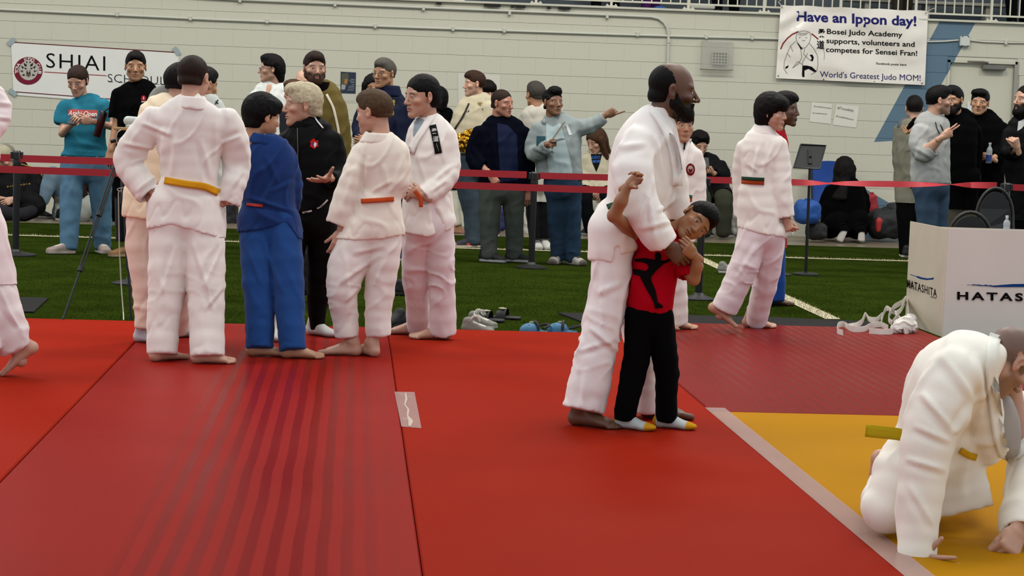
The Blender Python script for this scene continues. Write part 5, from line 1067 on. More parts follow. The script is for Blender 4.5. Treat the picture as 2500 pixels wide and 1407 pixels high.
bv = BVHTree.FromPolygons([tuple(v) for v in p.g['t_shirt'][0]], [tuple(q) for q in p.g['t_shirt'][1]]); p.done()
FIG = [[(1601, 617), (1607, 616), (1613, 619), (1615, 626), (1614, 632), (1608, 636), (1601, 634), (1598, 627)], [(1548, 633), (1554, 632), (1575, 630), (1596, 634), (1612, 634), (1620, 637), (1646, 628), (1645, 633), (1620, 645), (1608, 656), (1600, 664), (1592, 674), (1588, 684), (1570, 680), (1560, 672), (1575, 664), (1584, 654), (1580, 645), (1566, 640), (1550, 639)],
       [(1545, 656), (1560, 658), (1576, 662), (1588, 672), (1584, 682), (1568, 676), (1550, 671), (1545, 670)], [(1562, 676), (1588, 674), (1592, 690), (1600, 708), (1604, 725), (1606, 740), (1597, 742), (1590, 726), (1578, 706)], [(1597, 738), (1606, 738), (1618, 746), (1619, 752), (1600, 754), (1598, 747)]]
for q in FIG:
    c = np.mean(q, 0); decal('print', q, '160708', 0, p.root, bvh=bv, lift=.006)
# ---- kid behind
p = Person('black-haired kid in white judo suit with round club badge behind the bearded man', fl(1655, 806)[1], 'judo pupils on the red mats', near=True)
p.head(1663, 308, 84, 14, 0, 0, kind='child', skin='asian', hc='0f0c0c', hair='fringe')
legs(p, [[(1640, 560, 0, 36, .1), (1648, 660, 0, 28, .09), (1652, 730, 0, 25, .08), (1654, 790, 0, 24, .075)], [(1600, 560, .05, 34, .1), (1600, 680, .05, 30, .09), (1600, 790, .05, 26, .08)]], hip=[(1640, 520, 0, 50, .1), (1640, 560, 0, 50, .11)])
p.garment('jacket', [dict(p=[(1655, 345, 0, 30, .06), (1655, 370, 0, 48, .08), (1655, 420, 0, 52, .1), (1650, 470, 0, 48, .1), (1645, 520, 0, 54, .12), (1642, 590, 0, 56, .12)], c='rf'), dict(p=[(1697, 380, 0, 20, .05), (1703, 430, 0, 20, .05), (1705, 480, 0, 19, .05), (1706, 520, -.02, 18, .05)], c='rf', open=1)], GI, over='trousers', fold=.005)
p.band('lapel', [(1683, 338), (1676, 370), (1668, 410)], 12, 'd0cac4', on='jacket', thick=.01); p.band('lapel_edge', [(1674, 335), (1670, 365)], 4, '17130f', on='jacket', out=.01)
p.band('belt', [(1655, 482), (1668, 484), (1690, 486)], 14, 'b4551f', on='jacket'); p.band('belt_stripe', [(1655, 476), (1668, 478), (1690, 480)], 7, '2d5a3c', on='jacket', out=.014)
p.core((1655, 345), (1645, 510), arms=[[(1695, 380), (1703, 450), (1706, 530, -.02)]], legs=[[(1640, 580), (1650, 690), p.foot(1645, 806, 80)], [(1605, 580), (1600, 690), p.foot(1605, 804, 60, side='L')]])
p.hand('L', (1706, 528, -.02), (1707, 550, -.03), 'relaxed')
bv = BVHTree.FromPolygons([tuple(v) for v in p.g['jacket'][0]], [tuple(q) for q in p.g['jacket'][1]]); p.done()
decal('badge', circ(1686, 414, 11, 15, 20), '6b1418', 0, p.root, bvh=bv); decal('badge', circ(1686, 414, 7, 9.5, 16), 'a98f88', 0, p.root, bvh=bv, lift=.007); decal('badge', [(1681, 411), (1686, 414), (1691, 411), (1690, 419), (1686, 423), (1682, 419)], '6b1418', 0, p.root, bvh=bv, lift=.009)
# ---- walking kid
p = Person('kid with dark bobbed hair and green-orange belt walking away at right', fl(1845, 812)[1], 'judo pupils on the red mats', near=True)
p.head(1884, 276, 88, 58, 4, 0, kind='child', skin='light', hc='1d1513', hair='bob')
legs(p, [[(1838, 560, 0, 36, .11), (1822, 640, .0, 36, .1), (1796, 700, .04, 34, .09), (1768, 756, .08, 34, .085)], [(1885, 565, 0, 32, .11), (1875, 660, 0, 32, .1), (1858, 730, 0, 28, .085), (1846, 787, 0, 27, .08)]], col='cfc6c6', hip=[(1858, 520, 0, 48, .11), (1858, 570, 0, 52, .12)], bunch=[(1810, 670, .02, 50, .007), (1860, 700, 0, 50, .006)], strokes=[(1850, 590, 1800, 680, 8, .008), (1890, 600, 1860, 760, 8, .006), (1810, 640, 1850, 660, 8, .008)])
p.garment('jacket', [dict(p=[(1868, 334, 0, 36, .06), (1865, 344, 0, 48, .08), (1858, 375, 0, 52, .1), (1852, 420, 0, 42, .1), (1850, 445, 0, 40, .1), (1852, 500, 0, 52, .12), (1860, 600, 0, 58, .13)], c='rf'),
    dict(p=[(1898, 355, -.03, 26, .06), (1903, 410, -.04, 27, .06), (1906, 460, -.05, 27, .06), (1916, 532, -.06, 25, .055)], c='rf', open=1), dict(p=[(1818, 360, .03, 22, .05), (1808, 410, .06, 21, .05), (1806, 470, .08, 17, .05), (1806, 530, .06, 14, .04)], c='rf', open=1)], GI, cuts=[(1790, 552, 1850, 570), (1850, 570, 1930, 584)], over='trousers', fold=.005, strokes=[(1850, 360, 1840, 430, 8, .01), (1875, 350, 1868, 420, 8, .012), (1890, 350, 1870, 400, 7, .008), (1825, 400, 1850, 420, 8, .008)])
p.collar((1868, 1862), 306, 334, 25, 38, 'cfc8c2')
p.band('belt', [(1810, 440), (1840, 442), (1866, 443)], 17, 'a8461c', on='jacket', thick=.012); p.band('belt_stripe', [(1810, 435), (1840, 437), (1866, 438)], 8, '1f3c2a', on='jacket', out=.014)
p.core((1868, 325), (1855, 500), arms=[[(1895, 355, -.03), (1905, 450, -.05), (1918, 536, -.06)], [(1820, 360, .03), (1807, 430, .06), (1808, 530, .06)]], legs=[[(1840, 585), (1800, 690, .05), p.foot(1745, 782, 88, side='L', pitch=32, lift=.02)], [(1880, 590), (1862, 700), p.foot(1836, 812, 86)]])
p.hand('R', (1918, 536, -.06), (1926, 555, -.08), 'fist', 40, .95); p.done()
# ---- dark-skinned boy behind the walking kid
p = Person('dark-skinned boy in profile with red collar and blue judo trousers beyond the walking kid', fl(1893, 752, TZ)[1], zg=TZ, near=True)
p.head(1915, 268, 84, 66, 2, 0, kind='child', skin='deep', hc='1c1512', hair='short')
legs(p, [[(1890, 540, 0, 26, .1), (1888, 640, 0, 24, .08), (1884, 735, 0, 22, .07)], [(1892, 545, .1, 24, .1), (1896, 640, .1, 22, .08), (1894, 735, .1, 21, .07)]], col='1a3f86', hip=[(1890, 500, 0, 36, .1), (1890, 540, 0, 38, .1)])
p.garment('jacket', [dict(p=[(1890, 318, 0, 28, .06), (1885, 345, 0, 40, .09), (1880, 400, 0, 44, .1), (1882, 480, 0, 38, .1), (1884, 545, 0, 40, .11)], c='rf'), dict(p=[(1905, 350, 0, 14, .05), (1903, 450, 0, 13, .05), (1908, 520, 0, 12, .05)], c='rf', open=1), dict(p=[(1845, 325, 0, 8, .05), (1862, 330, 0, 16, .05)], c='rr')], 'a31420', over='trousers', fold=.004)
p.core((1895, 320), (1890, 520), arms=[[(1905, 350), (1904, 450), (1910, 520)]], legs=[[(1888, 560), (1886, 650), p.foot(1880, 748, 88)], [(1892, 560, .1), (1896, 650, .1), p.foot(1880, 742, 88, side='L')]])
p.hand('R', (1910, 520), (1916, 540), 'relaxed'); p.band('belt_end', [(1925, 545), (1932, 560), (1936, 575)], 8, 'b9b3ab', on=None); p.done()
# ---- man on hands and knees, right foreground
p = Person('man in white judo suit with yellow belt crouching on hands and knees at right', 6.75, near=True)
p.head(2458, 884, 172, 104, 50, 0, kind='man', skin='light', hc='4a3a32', buzz=.75, beard=.5)
p.garment('trousers', [dict(p=[(2262, 1100, .12, 85, .14), (2215, 1160, .05, 72, .12), (2165, 1248, .0, 50, .09)], c='rr'), dict(p=[(2165, 1240, .0, 46, .08), (2170, 1205, .28, 42, .07), (2172, 1160, .5, 36, .06)], c='rf'),
    dict(p=[(2300, 1100, .35, 85, .14), (2320, 1150, .35, 70, .12), (2335, 1180, .3, 45, .09)], c='rr'), dict(p=[(2335, 1180, .3, 45, .09), (2330, 1140, .8, 38, .06)], c='rf')], 'd0c9be', fold=.003, strokes=[(2210, 1180, 2190, 1290, 9, .008)])
p.garment('jacket', [dict(p=[(2405, 868, .0, 44, .10), (2370, 888, .0, 72, .14), (2322, 932, .04, 104, .18), (2285, 1000, .08, 88, .17), (2262, 1060, .1, 70, .16), (2250, 1120, .1, 74, .17)], c='rr', k=.03),
    dict(p=[(2322, 920, -.12, 68, .10), (2288, 1000, -.16, 66, .10), (2262, 1090, -.18, 62, .095), (2248, 1200, -.2, 54, .085), (2240, 1300, -.22, 47, .075), (2236, 1386, -.24, 47, .075)], c='rf', open=1),
    dict(p=[(2480, 990, .25, 40, .09), (2500, 1040, .22, 50, .085), (2505, 1150, .1, 46, .08), (2490, 1250, -.05, 44, .07), (2482, 1302, -.14, 38, .065)], c='rf', open=1),
    dict(p=[(2378, 960, .02, 58, .12), (2392, 1040, .05, 52, .12), (2400, 1085, .08, 46, .10)], c='rr', k=.04),
    dict(p=[(2320, 1080, .05, 70, .10), (2330, 1150, .05, 78, .05), (2345, 1250, .05, 90, .02)], c='rf', k=.03)], 'd5cec2', cuts=[(2060, 1388, 2290, 1388)], over='trousers', fold=.007, fs=4.5, h=.0095, k=.03,
    strokes=[(2250, 960, 2330, 1060, 14, .014), (2230, 1040, 2320, 1080, 12, .010), (2210, 1120, 2310, 1150, 12, .010), (2300, 870, 2380, 980, 16, .010), (2370, 990, 2330, 1060, 12, .014), (2220, 1180, 2280, 1290, 12, .008), (2380, 860, 2400, 1000, 14, .010), (2400, 1000, 2370, 1080, 10, .012)])
p.band('lapel', [(2432, 816), (2424, 842), (2420, 900), (2428, 980), (2438, 1060), (2452, 1112), (2480, 1108), (2515, 1075)], 30, 'd9d1c6', on='jacket', thick=.02)
p.garment('undershirt_or_shaded_inside', [dict(p=[(2440, 990, .1, 34, .07), (2450, 1040, .1, 40, .07), (2462, 1090, .08, 30, .05)], c='rr')], 'a5a09c', fold=.003, mat_='cloth')  # grey piece stands for the jacket's shaded inside, shade put into its colour
p.band('belt', [(2113, 1052), (2150, 1056), (2190, 1060), (2216, 1066)], 30, 'b7a012', on=None, push=.02, thick=.012); p.band('belt', [(2345, 1100), (2365, 1112), (2385, 1118)], 16, 'c79a14', on='jacket', out=.006)
p.core((2452, 872, .02), (2262, 1080, .1), arms=[[(2330, 925, -.1), (2262, 1110, -.18), (2238, 1380, -.24)], [(2465, 940, .2), (2505, 1130, .1), (2482, 1296, -.16)]])
p.limb([(2262, 1100, .1), (2172, 1240, .02)], [.09, .055]); p.limb([(2172, 1238, .02), (2165, 1180, .45)], [.055, .035]); p.limb([(2168, 1190, .42), (2160, 1130, .46), (2150, 1120, .46), (2138, 1170, .5)], [.036, .038, .034, .03])
p.hand('R', (2240, 1370, -.24), (2300, 1384, -.34), 'flat', 10, 1.); p.hand('L', (2482, 1296, -.16), (2462, 1345, -.22), 'fist', 0, 1.15)
p.done()
# ---- walker cut by the left edge
p = Person('pupil in white judo suit walking out at the left edge, bare heel raised', fl(40, 920)[1], near=True)
p.head(-85, 165, 112, -90, 0, 0, kind='child', skin='fair', hc='2b1d15', hair='short')
legs(p, [[(-60, 560, 0, 66, .12), (-28, 680, 0, 60, .11), (10, 770, 0, 46, .1), (38, 858, .02, 38, .09)], [(-90, 560, -.1, 60, .12), (-75, 700, -.1, 56, .11), (-40, 860, -.1, 44, .1)]], col='cdc4c1', hip=[(-75, 520, 0, 66, .12), (-72, 570, 0, 74, .13)], fold=.006, bunch=[(20, 800, 0, 60, .007)], strokes=[(-10, 690, 40, 800, 9, .01), (0, 740, 60, 820, 8, .008)], cuts=[(0, 878, 75, 838)])
p.garment('jacket', [dict(p=[(-85, 235, 0, 44, .08), (-82, 270, 0, 75, .11), (-80, 380, 0, 76, .12), (-78, 480, 0, 68, .12), (-74, 570, 0, 84, .14)], c='rf'), dict(p=[(-62, 262, 0, 34, .07), (-34, 225, 0, 34, .06), (-5, 265, 0, 32, .06), (-15, 305, -.05, 28, .055), (-45, 350, -.1, 26, .05)], c='rf')], 'd0c4c2', over='trousers', fold=.006, strokes=[(-20, 250, 30, 255, 8, .01), (-20, 285, 25, 290, 7, .01)])
p.core((-85, 240), (-75, 530), arms=[[(-32, 225), (-4, 275), (-45, 350, -.1)]], legs=[[(-60, 600), (0, 750), p.foot(72, 922, -90, pitch=38)], [(-90, 600, -.1), (-70, 740, -.1), p.foot(-60, 930, -90, side='L')]])
p.hand('L', (-45, 350, -.1), (-65, 360, -.12), 'relaxed'); p.done()
# ================================================================ people beyond the mats
def top(p, name, color, T, arms=(), m_='cloth', cuts=(), fold=.006, strokes=(), over='trousers', extra=(), opens=(1, 1, 1), **kw):
    st = [dict(p=T, c='rf')] + [dict(p=a, c='rf', open=o) for a, o in zip(arms, opens)] + list(extra)
    return p.garment(name, st, color, mat_=m_, cuts=cuts, fold=fold, strokes=strokes, over=over if over in p.sv else None, **kw)
def bvof(p, n): return BVHTree.FromPolygons([tuple(v) for v in p.g[n][0]], [tuple(q) for q in p.g[n][1]])
# ---- woman in teal t-shirt
p = Person('woman in teal t-shirt and blue jeans looking down at her phone', fl(200, 618, TZ)[1], zg=TZ)
p.head(190, 198, 70, -14, 24, 0, kind='woman', skin='light', hc='33231b', hair='tied')
legs(p, [[(178, 400, 0, 30, .1), (175, 470, 0, 27, .09), (170, 540, 0, 24, .08), (168, 612, 0, 21, .07)], [(240, 400, 0, 30, .1), (245, 470, 0, 27, .09), (250, 540, 0, 23, .08), (250, 610, 0, 20, .07)]], col='4f6f86', m_='denim', hip=[(208, 385, 0, 57, .12), (208, 415, 0, 60, .13)], bunch=[(170, 590, 0, 40, .01), (250, 590, 0, 40, .01)], strokes=[(190, 420, 160, 500, 8, .008), (225, 430, 255, 520, 8, .008)])
top(p, 't_shirt', '2a7186', [(205, 245, 0, 30, .06), (206, 256, 0, 46, .08), (207, 300, 0, 49, .11), (208, 345, 0, 49, .11), (210, 384, 0, 53, .12)], [[(165, 258, 0, 20, .06), (156, 280, 0, 21, .06), (150, 305, -.02, 19, .055)], [(250, 258, 0, 20, .06), (264, 285, 0, 20, .06), (276, 306, -.02, 18, .055)]], cuts=[(150, 382, 270, 386)], strokes=[(165, 350, 260, 360, 8, .008), (160, 368, 255, 372, 6, .006)])
p.core((203, 240), (208, 400), arms=[[(165, 258), (152, 326, -.05), (182, 296, -.28)], [(250, 258), (284, 312, -.05), (222, 296, -.28)]], legs=[[(178, 420), (174, 510), p.foot(163, 617, -62, 'shoe', c='8f8078', sole='a59a8e', lace='b5aba0', side='R')], [(240, 420), (248, 510), p.foot(248, 622, 22, 'shoe', c='8f8078', sole='a59a8e', lace='b5aba0', side='L')]])
p.hand('R', (183, 296, -.28), (188, 287, -.34), 'grip', 180, .9); p.hand('L', (222, 296, -.28), (196, 292, -.36), 'grip', 0, .95); bv = bvof(p, 't_shirt'); p.done()
decal('print', [(165, 270), (176, 266), (200, 268), (238, 269), (238, 284), (226, 288), (200, 285), (168, 282)], 'b0524e', 0, p.root, bvh=bv, lift=.004)
letters('lettering', 'Asahi Open', (166, 281), (237, 284), 12, 'd8cfc8', 0, p.root, bold=.02, bvh=bv, shear=.25).location.y -= .008
q = p; c = q.W((178, 292, -.37)); tag(MB().obox(c, (.036, .006, .072), rotx(.9) @ rotz(.3), .004).build('phone', MT['black_plastic']), 'black phone in the hands of the woman in teal', 'phone')
tb = empty('tumbler', tuple(q.W((243, 302, -.24))), 'dark red tumbler bottle under the arm of the woman in teal', 'bottle'); a, b_ = q.W((236, 334, -.24)), q.W((251, 282, -.24)); ax = b_ - a
MB().lathe(a, [(.03, 0), (.036, .01), (.04, np.linalg.norm(ax) * .98), (.04, np.linalg.norm(ax))], 20, ax).build('cup', mat('maroon_metal', '3a0d14', rough=.3, metal=.3), tb, True); MB().lathe(b_, [(.042, 0), (.042, .03), (.035, .04)], 20, ax).tube([b_ + _n(ax) * .04, b_ + _n(ax) * .055 + [.03, 0, .01], b_ + _n(ax) * .06 + [.09, 0, .05]], .009, 6).build('lid', MT['black_plastic'], tb, True)
# ---- man in black t-shirt
p = Person('dark-haired man in black t-shirt standing before the schedule sign', 19.3, zg=TZ)
p.head(331, 164, 72, 6, 2, 0, kind='man', skin='tan', hc='1f1611', hair='short', beard=.25)
legs(p, [[(310, 400, 0, 30, .1), (305, 500, 0, 24, .09), (302, 590, 0, 20, .07)], [(360, 400, 0, 30, .1), (362, 500, 0, 24, .09), (364, 590, 0, 20, .07)]], col='1d1e22', hip=[(336, 385, 0, 54, .12), (336, 410, 0, 56, .12)])
top(p, 't_shirt', '0d0d0f', [(332, 208, 0, 34, .06), (334, 222, 0, 50, .09), (336, 260, 0, 54, .12), (336, 330, 0, 50, .12), (336, 405, 0, 54, .12)], [[(292, 230, 0, 20, .06), (286, 262, 0, 19, .06), (284, 288, 0, 19, .06)], [(380, 230, 0, 20, .06), (390, 262, 0, 19, .06), (394, 290, 0, 19, .06)]])
p.core((331, 205), (336, 390), arms=[[(292, 232), (286, 310), (272, 368, -.08)], [(380, 232), (396, 310), (400, 370)]], legs=[[(310, 420), (305, 520), p.foot(312, 603, -50, 'shoe', c='6d4d2c', sole='8f7d5f')], [(360, 420), (364, 520), p.foot(366, 603, 20, 'shoe', c='6d4d2c', sole='8f7d5f', side='L')]])
p.limb([(292, 232, 0), (286, 300, 0), (270, 368, -.08)], [.05, .042, .03]); p.hand('R', (271, 366, -.08), (268, 392, -.1), 'relaxed'); bv = bvof(p, 't_shirt'); p.done()
decal('badge', [(344, 238), (347, 233), (353, 233), (357, 238), (356, 246), (345, 246)], '8c1620', 0, p.root, bvh=bv); decal('badge', [(349, 236), (352, 236), (352, 243), (349, 243)], 'b9a9a5', 0, p.root, bvh=bv, lift=.006); decal('badge', [(345, 247), (357, 247), (357, 250), (345, 250)], 'a79b97', 0, p.root, bvh=bv)
# ---- judoka in pale grey suit behind yellow belt boy's head
p = Person('person in pale grey judo jacket with small mark, mostly behind the yellow belt boy', 15.2, zg=TZ)
p.head(497, 208, 84, 130, 10, 0, kind='man', skin='tan', hc='17100d', hair='short')
legs(p, [[(480, 450, 0, 34, .1), (478, 600, 0, 28, .09), (478, 715, 0, 24, .08)], [(515, 450, 0, 32, .1), (518, 600, 0, 27, .09), (518, 715, 0, 24, .08)]], col='15161a', hip=[(498, 430, 0, 48, .12), (498, 470, 0, 50, .12)])
top(p, 'jacket', 'a3a69f', [(500, 250, 0, 36, .06), (505, 272, 0, 46, .09), (508, 320, 0, 46, .12), (502, 400, 0, 44, .12), (500, 470, 0, 46, .12)], [[(530, 275, 0, 20, .06), (540, 310, 0, 19, .06), (536, 350, .08, 18, .06)], [(480, 275, .0, 18, .06), (474, 330, 0, 18, .06), (480, 380, .1, 16, .05)]], m_='gi')
p.core((500, 250), (500, 450), arms=[[(528, 278), (540, 320), (534, 352, .1)], [(482, 278), (474, 330), (482, 385, .1)]], legs=[[(480, 480), (478, 600), p.foot(478, 726, 150, 'shoe', c='2a2a2c')], [(515, 480), (518, 600), p.foot(516, 722, 170, 'shoe', c='2a2a2c')]]); bv = bvof(p, 'jacket'); p.done()
for q in ([(525, 247), (529, 247), (534, 253), (531, 254)], [(531, 243), (534, 244), (527, 255), (524, 254)]): decal('mark', q, '26282c', 0, p.root, bvh=bv)
# ---- man with glasses in white judo suit
p = Person('man with dark wavy hair and glasses in white judo suit by the wall', 20.0, zg=TZ)
p.head(662, 170, 66, -80, 0, 0, kind='man', skin='light', hc='15100e', hair='mullet'); p.glasses()
legs(p, [[(640, 400, 0, 28, .1), (636, 500, 0, 22, .09), (634, 600, 0, 18, .07)], [(680, 400, 0, 28, .1), (684, 500, 0, 22, .09), (686, 600, 0, 18, .07)]], hip=[(660, 385, 0, 46, .12), (660, 420, 0, 48, .12)])
top(p, 'jacket', 'bfc1bb', [(664, 206, 0, 26, .05), (664, 220, 0, 42, .08), (660, 260, 0, 46, .11), (658, 340, 0, 44, .12), (658, 440, 0, 46, .12)], [[(626, 236, 0, 18, .06), (612, 275, 0, 19, .06), (606, 320, 0, 18, .06)], [(700, 236, 0, 18, .06), (712, 280, 0, 18, .06), (712, 330, 0, 17, .06)]], m_='gi', strokes=[(650, 210, 640, 300, 6, .008), (680, 220, 655, 290, 6, .008)])
p.core((664, 205), (660, 400), arms=[[(628, 238), (614, 280), (606, 330)], [(698, 238), (712, 290), (712, 340)]], legs=[[(640, 430), (636, 520), p.foot(634, 606, -30)], [(680, 430), (684, 520), p.foot(686, 606, -10, side='L')]]); p.hand('R', (606, 328), (606, 350)); p.hand('L', (712, 338), (712, 360)); bv = bvof(p, 'jacket'); p.done()
decal('neck_opening', [(652, 206), (664, 206), (662, 216), (655, 236), (649, 224)], 'c09880', 0, p.root, bvh=bv, lift=.003)
# ---- bald man with glasses, and a curly-haired head in front of him
p = Person('bald man with glasses half hidden behind the man in the olive jacket', 20.6, zg=TZ)
p.head(742, 203, 62, -10, 6, 0, kind='man', skin='fair', hc='2d2119', beard=.7); p.glasses()
legs(p, [[(730, 400, 0, 26, .1), (728, 600, 0, 18, .07)], [(758, 400, 0, 26, .1), (760, 600, 0, 18, .07)]], col='202126', hip=[(744, 390, 0, 44, .12), (744, 410, 0, 44, .12)])
top(p, 'shirt', '3a3734', [(742, 236, 0, 24, .05), (744, 256, 0, 42, .09), (744, 330, 0, 44, .12), (744, 410, 0, 44, .12)], [[(708, 262, 0, 16, .05), (704, 330, 0, 16, .05)], [(780, 262, 0, 16, .05), (784, 330, 0, 16, .05)]])
p.core((742, 236), (744, 390), arms=[[(708, 265), (704, 325), (706, 380)], [(780, 265), (784, 325), (782, 380)]], legs=[[(730, 420), (728, 520), p.foot(728, 602, 0, 'shoe', c='222222')], [(758, 420), (760, 520), p.foot(760, 602, 0, 'shoe', c='222222')]]); p.done()
p = Person('person with tousled brown hair peeking out behind the blonde woman', 18.4, zg=TZ)
p.head(716, 228, 62, -30, 8, 0, kind='woman', skin='light', hc='4a3220', hair='pixie')
legs(p, [[(712, 420, 0, 24, .1), (710, 600, 0, 18, .07)], [(740, 420, 0, 24, .1), (742, 600, 0, 18, .07)]], col='202126', hip=[(726, 410, 0, 38, .12), (726, 430, 0, 38, .12)])
top(p, 'shirt', '2a2a2e', [(718, 262, 0, 22, .05), (720, 280, 0, 38, .09), (722, 350, 0, 38, .11), (724, 430, 0, 40, .12)])
p.core((718, 262), (724, 410), legs=[[(712, 440), (710, 540), p.foot(710, 630, 0, 'shoe', c='222222')], [(740, 440), (742, 540), p.foot(742, 630, 0, 'shoe', c='222222')]]); p.done()
# ---- bearded man, olive jacket
p = Person('bearded man in olive jacket with white stripe behind the blonde woman', 17.0, zg=TZ)
p.head(768, 168, 78, 14, 2, 0, kind='man', skin='light', hc='2a1a12', hair='short', beard=.9, bc='3a241a'); p.beard('short', '3a2419')
legs(p, [[(785, 420, 0, 32, .1), (784, 540, 0, 26, .09), (783, 650, 0, 22, .07)], [(825, 420, 0, 30, .1), (826, 540, 0, 25, .09), (826, 650, 0, 21, .07)]], col='131316', hip=[(800, 400, 0, 56, .12), (802, 430, 0, 56, .12)])
top(p, 'jacket', '5e5024', [(778, 214, 0, 34, .06), (786, 236, 0, 48, .09), (796, 290, 0, 50, .13), (800, 360, 0, 50, .13), (804, 425, 0, 50, .13)], [[(740, 245, 0, 20, .06), (736, 300, 0, 20, .06), (738, 350, -.08, 18, .06)], [(822, 256, 0, 21, .06), (834, 310, 0, 21, .06), (842, 392, 0, 18, .055)]], m_='shiny', strokes=[(820, 260, 812, 400, 8, .01)])
p.collar((778, 778), 200, 226, 30, 40, '17120f', m_='cloth')
p.band('stripe', [(797, 230), (814, 262), (825, 310), (832, 360)], 6, 'b9ae9a', on='jacket')
p.core((776, 215), (800, 410), arms=[[(745, 248), (738, 310), (742, 360, -.1)], [(820, 256), (834, 330), (844, 396)]], legs=[[(785, 440), (784, 540), p.foot(784, 668, 0, 'shoe', c='1a1a1a')], [(825, 440), (826, 540), p.foot(826, 668, 0, 'shoe', c='1a1a1a')]]); p.hand('L', (844, 396), (843, 416)); p.hand('R', (742, 358, -.1), (744, 378, -.1)); p.done()
# ---- grey-haired man in navy jacket
p = Person('grey-haired man with glasses in navy jacket with gold lettering', fl(968, 636, TZ)[1], zg=TZ)
p.head(938, 181, 72, -38, 2, 0, kind='man', skin='tan', hc='59544c', hair='short', brow='2b221c'); p.glasses()
legs(p, [[(910, 430, 0, 34, .1), (908, 520, 0, 26, .09), (906, 628, 0, 20, .07)], [(965, 430, 0, 32, .1), (968, 520, 0, 25, .09), (970, 628, 0, 20, .07)]], col='10131f', hip=[(938, 410, 0, 58, .12), (938, 440, 0, 60, .12)])
top(p, 'jacket', '11162b', [(946, 226, 0, 32, .06), (942, 246, 0, 52, .1), (938, 300, 0, 62, .13), (936, 370, 0, 62, .13), (936, 440, 0, 62, .13)], [[(896, 262, 0, 22, .06), (880, 310, 0, 22, .06), (888, 345, -.14, 20, .06)], [(986, 262, 0, 22, .06), (994, 320, 0, 22, .06), (988, 370, -.08, 20, .06)]], m_='shiny', strokes=[(960, 260, 975, 350, 9, .01)])
p.collar((948, 946), 208, 238, 28, 38, '131831', m_='shiny')
p.core((944, 230), (938, 420), arms=[[(898, 265), (880, 322), (900, 345, -.2)], [(984, 265), (996, 330), (985, 380, -.1)]], legs=[[(912, 450), (908, 530), p.foot(905, 634, -20, 'shoe', c='15182a', sole='9a9a9a')], [(965, 450), (968, 530), p.foot(968, 637, 30, 'shoe', c='15182a', sole='9a9a9a', side='L')]]); p.hand('R', (898, 345, -.2), (880, 340, -.26), 'grip'); bv = bvof(p, 'jacket'); p.done()
for i, ch in enumerate('JOVAN'[::-1]): letters('lettering', ch, (950 + i * .5, 281 - i * 7.6), (962 + i * .5, 281 - i * 7.6), 6.5, 'a08a3a', 0, p.root, bold=.03, bvh=bv)
# ---- woman behind him
p = Person('dark-haired woman with glasses peeking out behind the grey-haired man', 20.8, zg=TZ)
p.head(910, 214, 60, 4, 8, 0, kind='woman', skin='tan', hc='1a1210', hair='long'); p.glasses()
legs(p, [[(900, 400, 0, 24, .1), (898, 590, 0, 17, .07)], [(925, 400, 0, 24, .1), (927, 590, 0, 17, .07)]], col='202126', hip=[(912, 390, 0, 38, .12), (912, 410, 0, 40, .12)])
top(p, 'shirt', '8a8069', [(912, 248, 0, 22, .05), (914, 264, 0, 38, .09), (912, 330, 0, 38, .11), (912, 410, 0, 40, .12)])
p.core((912, 248), (912, 390), legs=[[(900, 420), (898, 520), p.foot(898, 596, 0, 'shoe', c='222222')], [(925, 420), (927, 520), p.foot(927, 596, 0, 'shoe', c='222222')]]); p.done()
# ---- woman with curly hair in black top and white trousers
p = Person('woman with curly dark hair in black top and cropped white trousers near the wall', 24.9, zg=TZ)
p.head(1070, 244, 58, 200, 0, 0, kind='woman', skin='mid', hc='120c0b', hair='mullet')
legs(p, [[(1085, 400, 0, 22, .1), (1098, 470, 0, 20, .09), (1112, 552, 0, 17, .07)], [(1105, 400, .1, 22, .1), (1108, 470, .1, 19, .09), (1104, 552, .1, 16, .07)]], col='b5b2a2', hip=[(1090, 395, 0, 36, .11), (1092, 420, 0, 38, .11)])
top(p, 'shirt', '0d0d0f', [(1076, 274, 0, 24, .05), (1080, 288, 0, 32, .08), (1084, 340, 0, 34, .1), (1088, 410, 0, 36, .11)], [[(1100, 296, 0, 13, .05), (1106, 330, 0, 13, .05)], [(1056, 296, 0, 13, .05), (1052, 330, 0, 13, .05)]])
p.core((1076, 274), (1090, 400), arms=[[(1100, 298), (1108, 345), (1112, 390)], [(1056, 298), (1050, 345), (1050, 390)]], legs=[[(1090, 420), (1100, 480), p.foot(1118, 572, 20, 'bare')], [(1100, 420, .1), (1106, 480, .1), p.foot(1108, 570, 10, 'bare', side='L')]]); p.done()
# ---- woman in cream sweatshirt with gold foil bag
p = Person('short-haired woman in cream sweatshirt and jeans carrying a gold foil bag', fl(1150, 606, TZ)[1], zg=TZ)
p.head(1158, 206, 62, -76, 2, 0, kind='woman', skin='fair', hc='3b261b', hair='short')
legs(p, [[(1138, 400, 0, 26, .1), (1138, 450, -.02, 25, .1), (1150, 520, 0, 20, .08), (1152, 598, 0, 17, .07)], [(1172, 400, .05, 26, .1), (1172, 500, .08, 21, .08), (1164, 598, .08, 17, .07)]], col='39454e', m_='denim', hip=[(1150, 390, 0, 42, .13), (1152, 415, 0, 44, .13)], bunch=[(1152, 580, 0, 30, .008)])
top(p, 'sweatshirt', 'b5ab92', [(1168, 238, 0, 28, .06), (1168, 252, 0, 42, .09), (1156, 290, 0, 52, .13), (1150, 330, 0, 50, .14), (1152, 385, 0, 44, .13)], [[(1188, 262, -.05, 20, .06), (1196, 300, -.08, 20, .06), (1180, 335, -.14, 18, .06)]], cuts=[(1090, 372, 1215, 384)])
p.band('strap', [(1145, 252), (1130, 285), (1110, 315)], 4, '2a2420', on='sweatshirt')
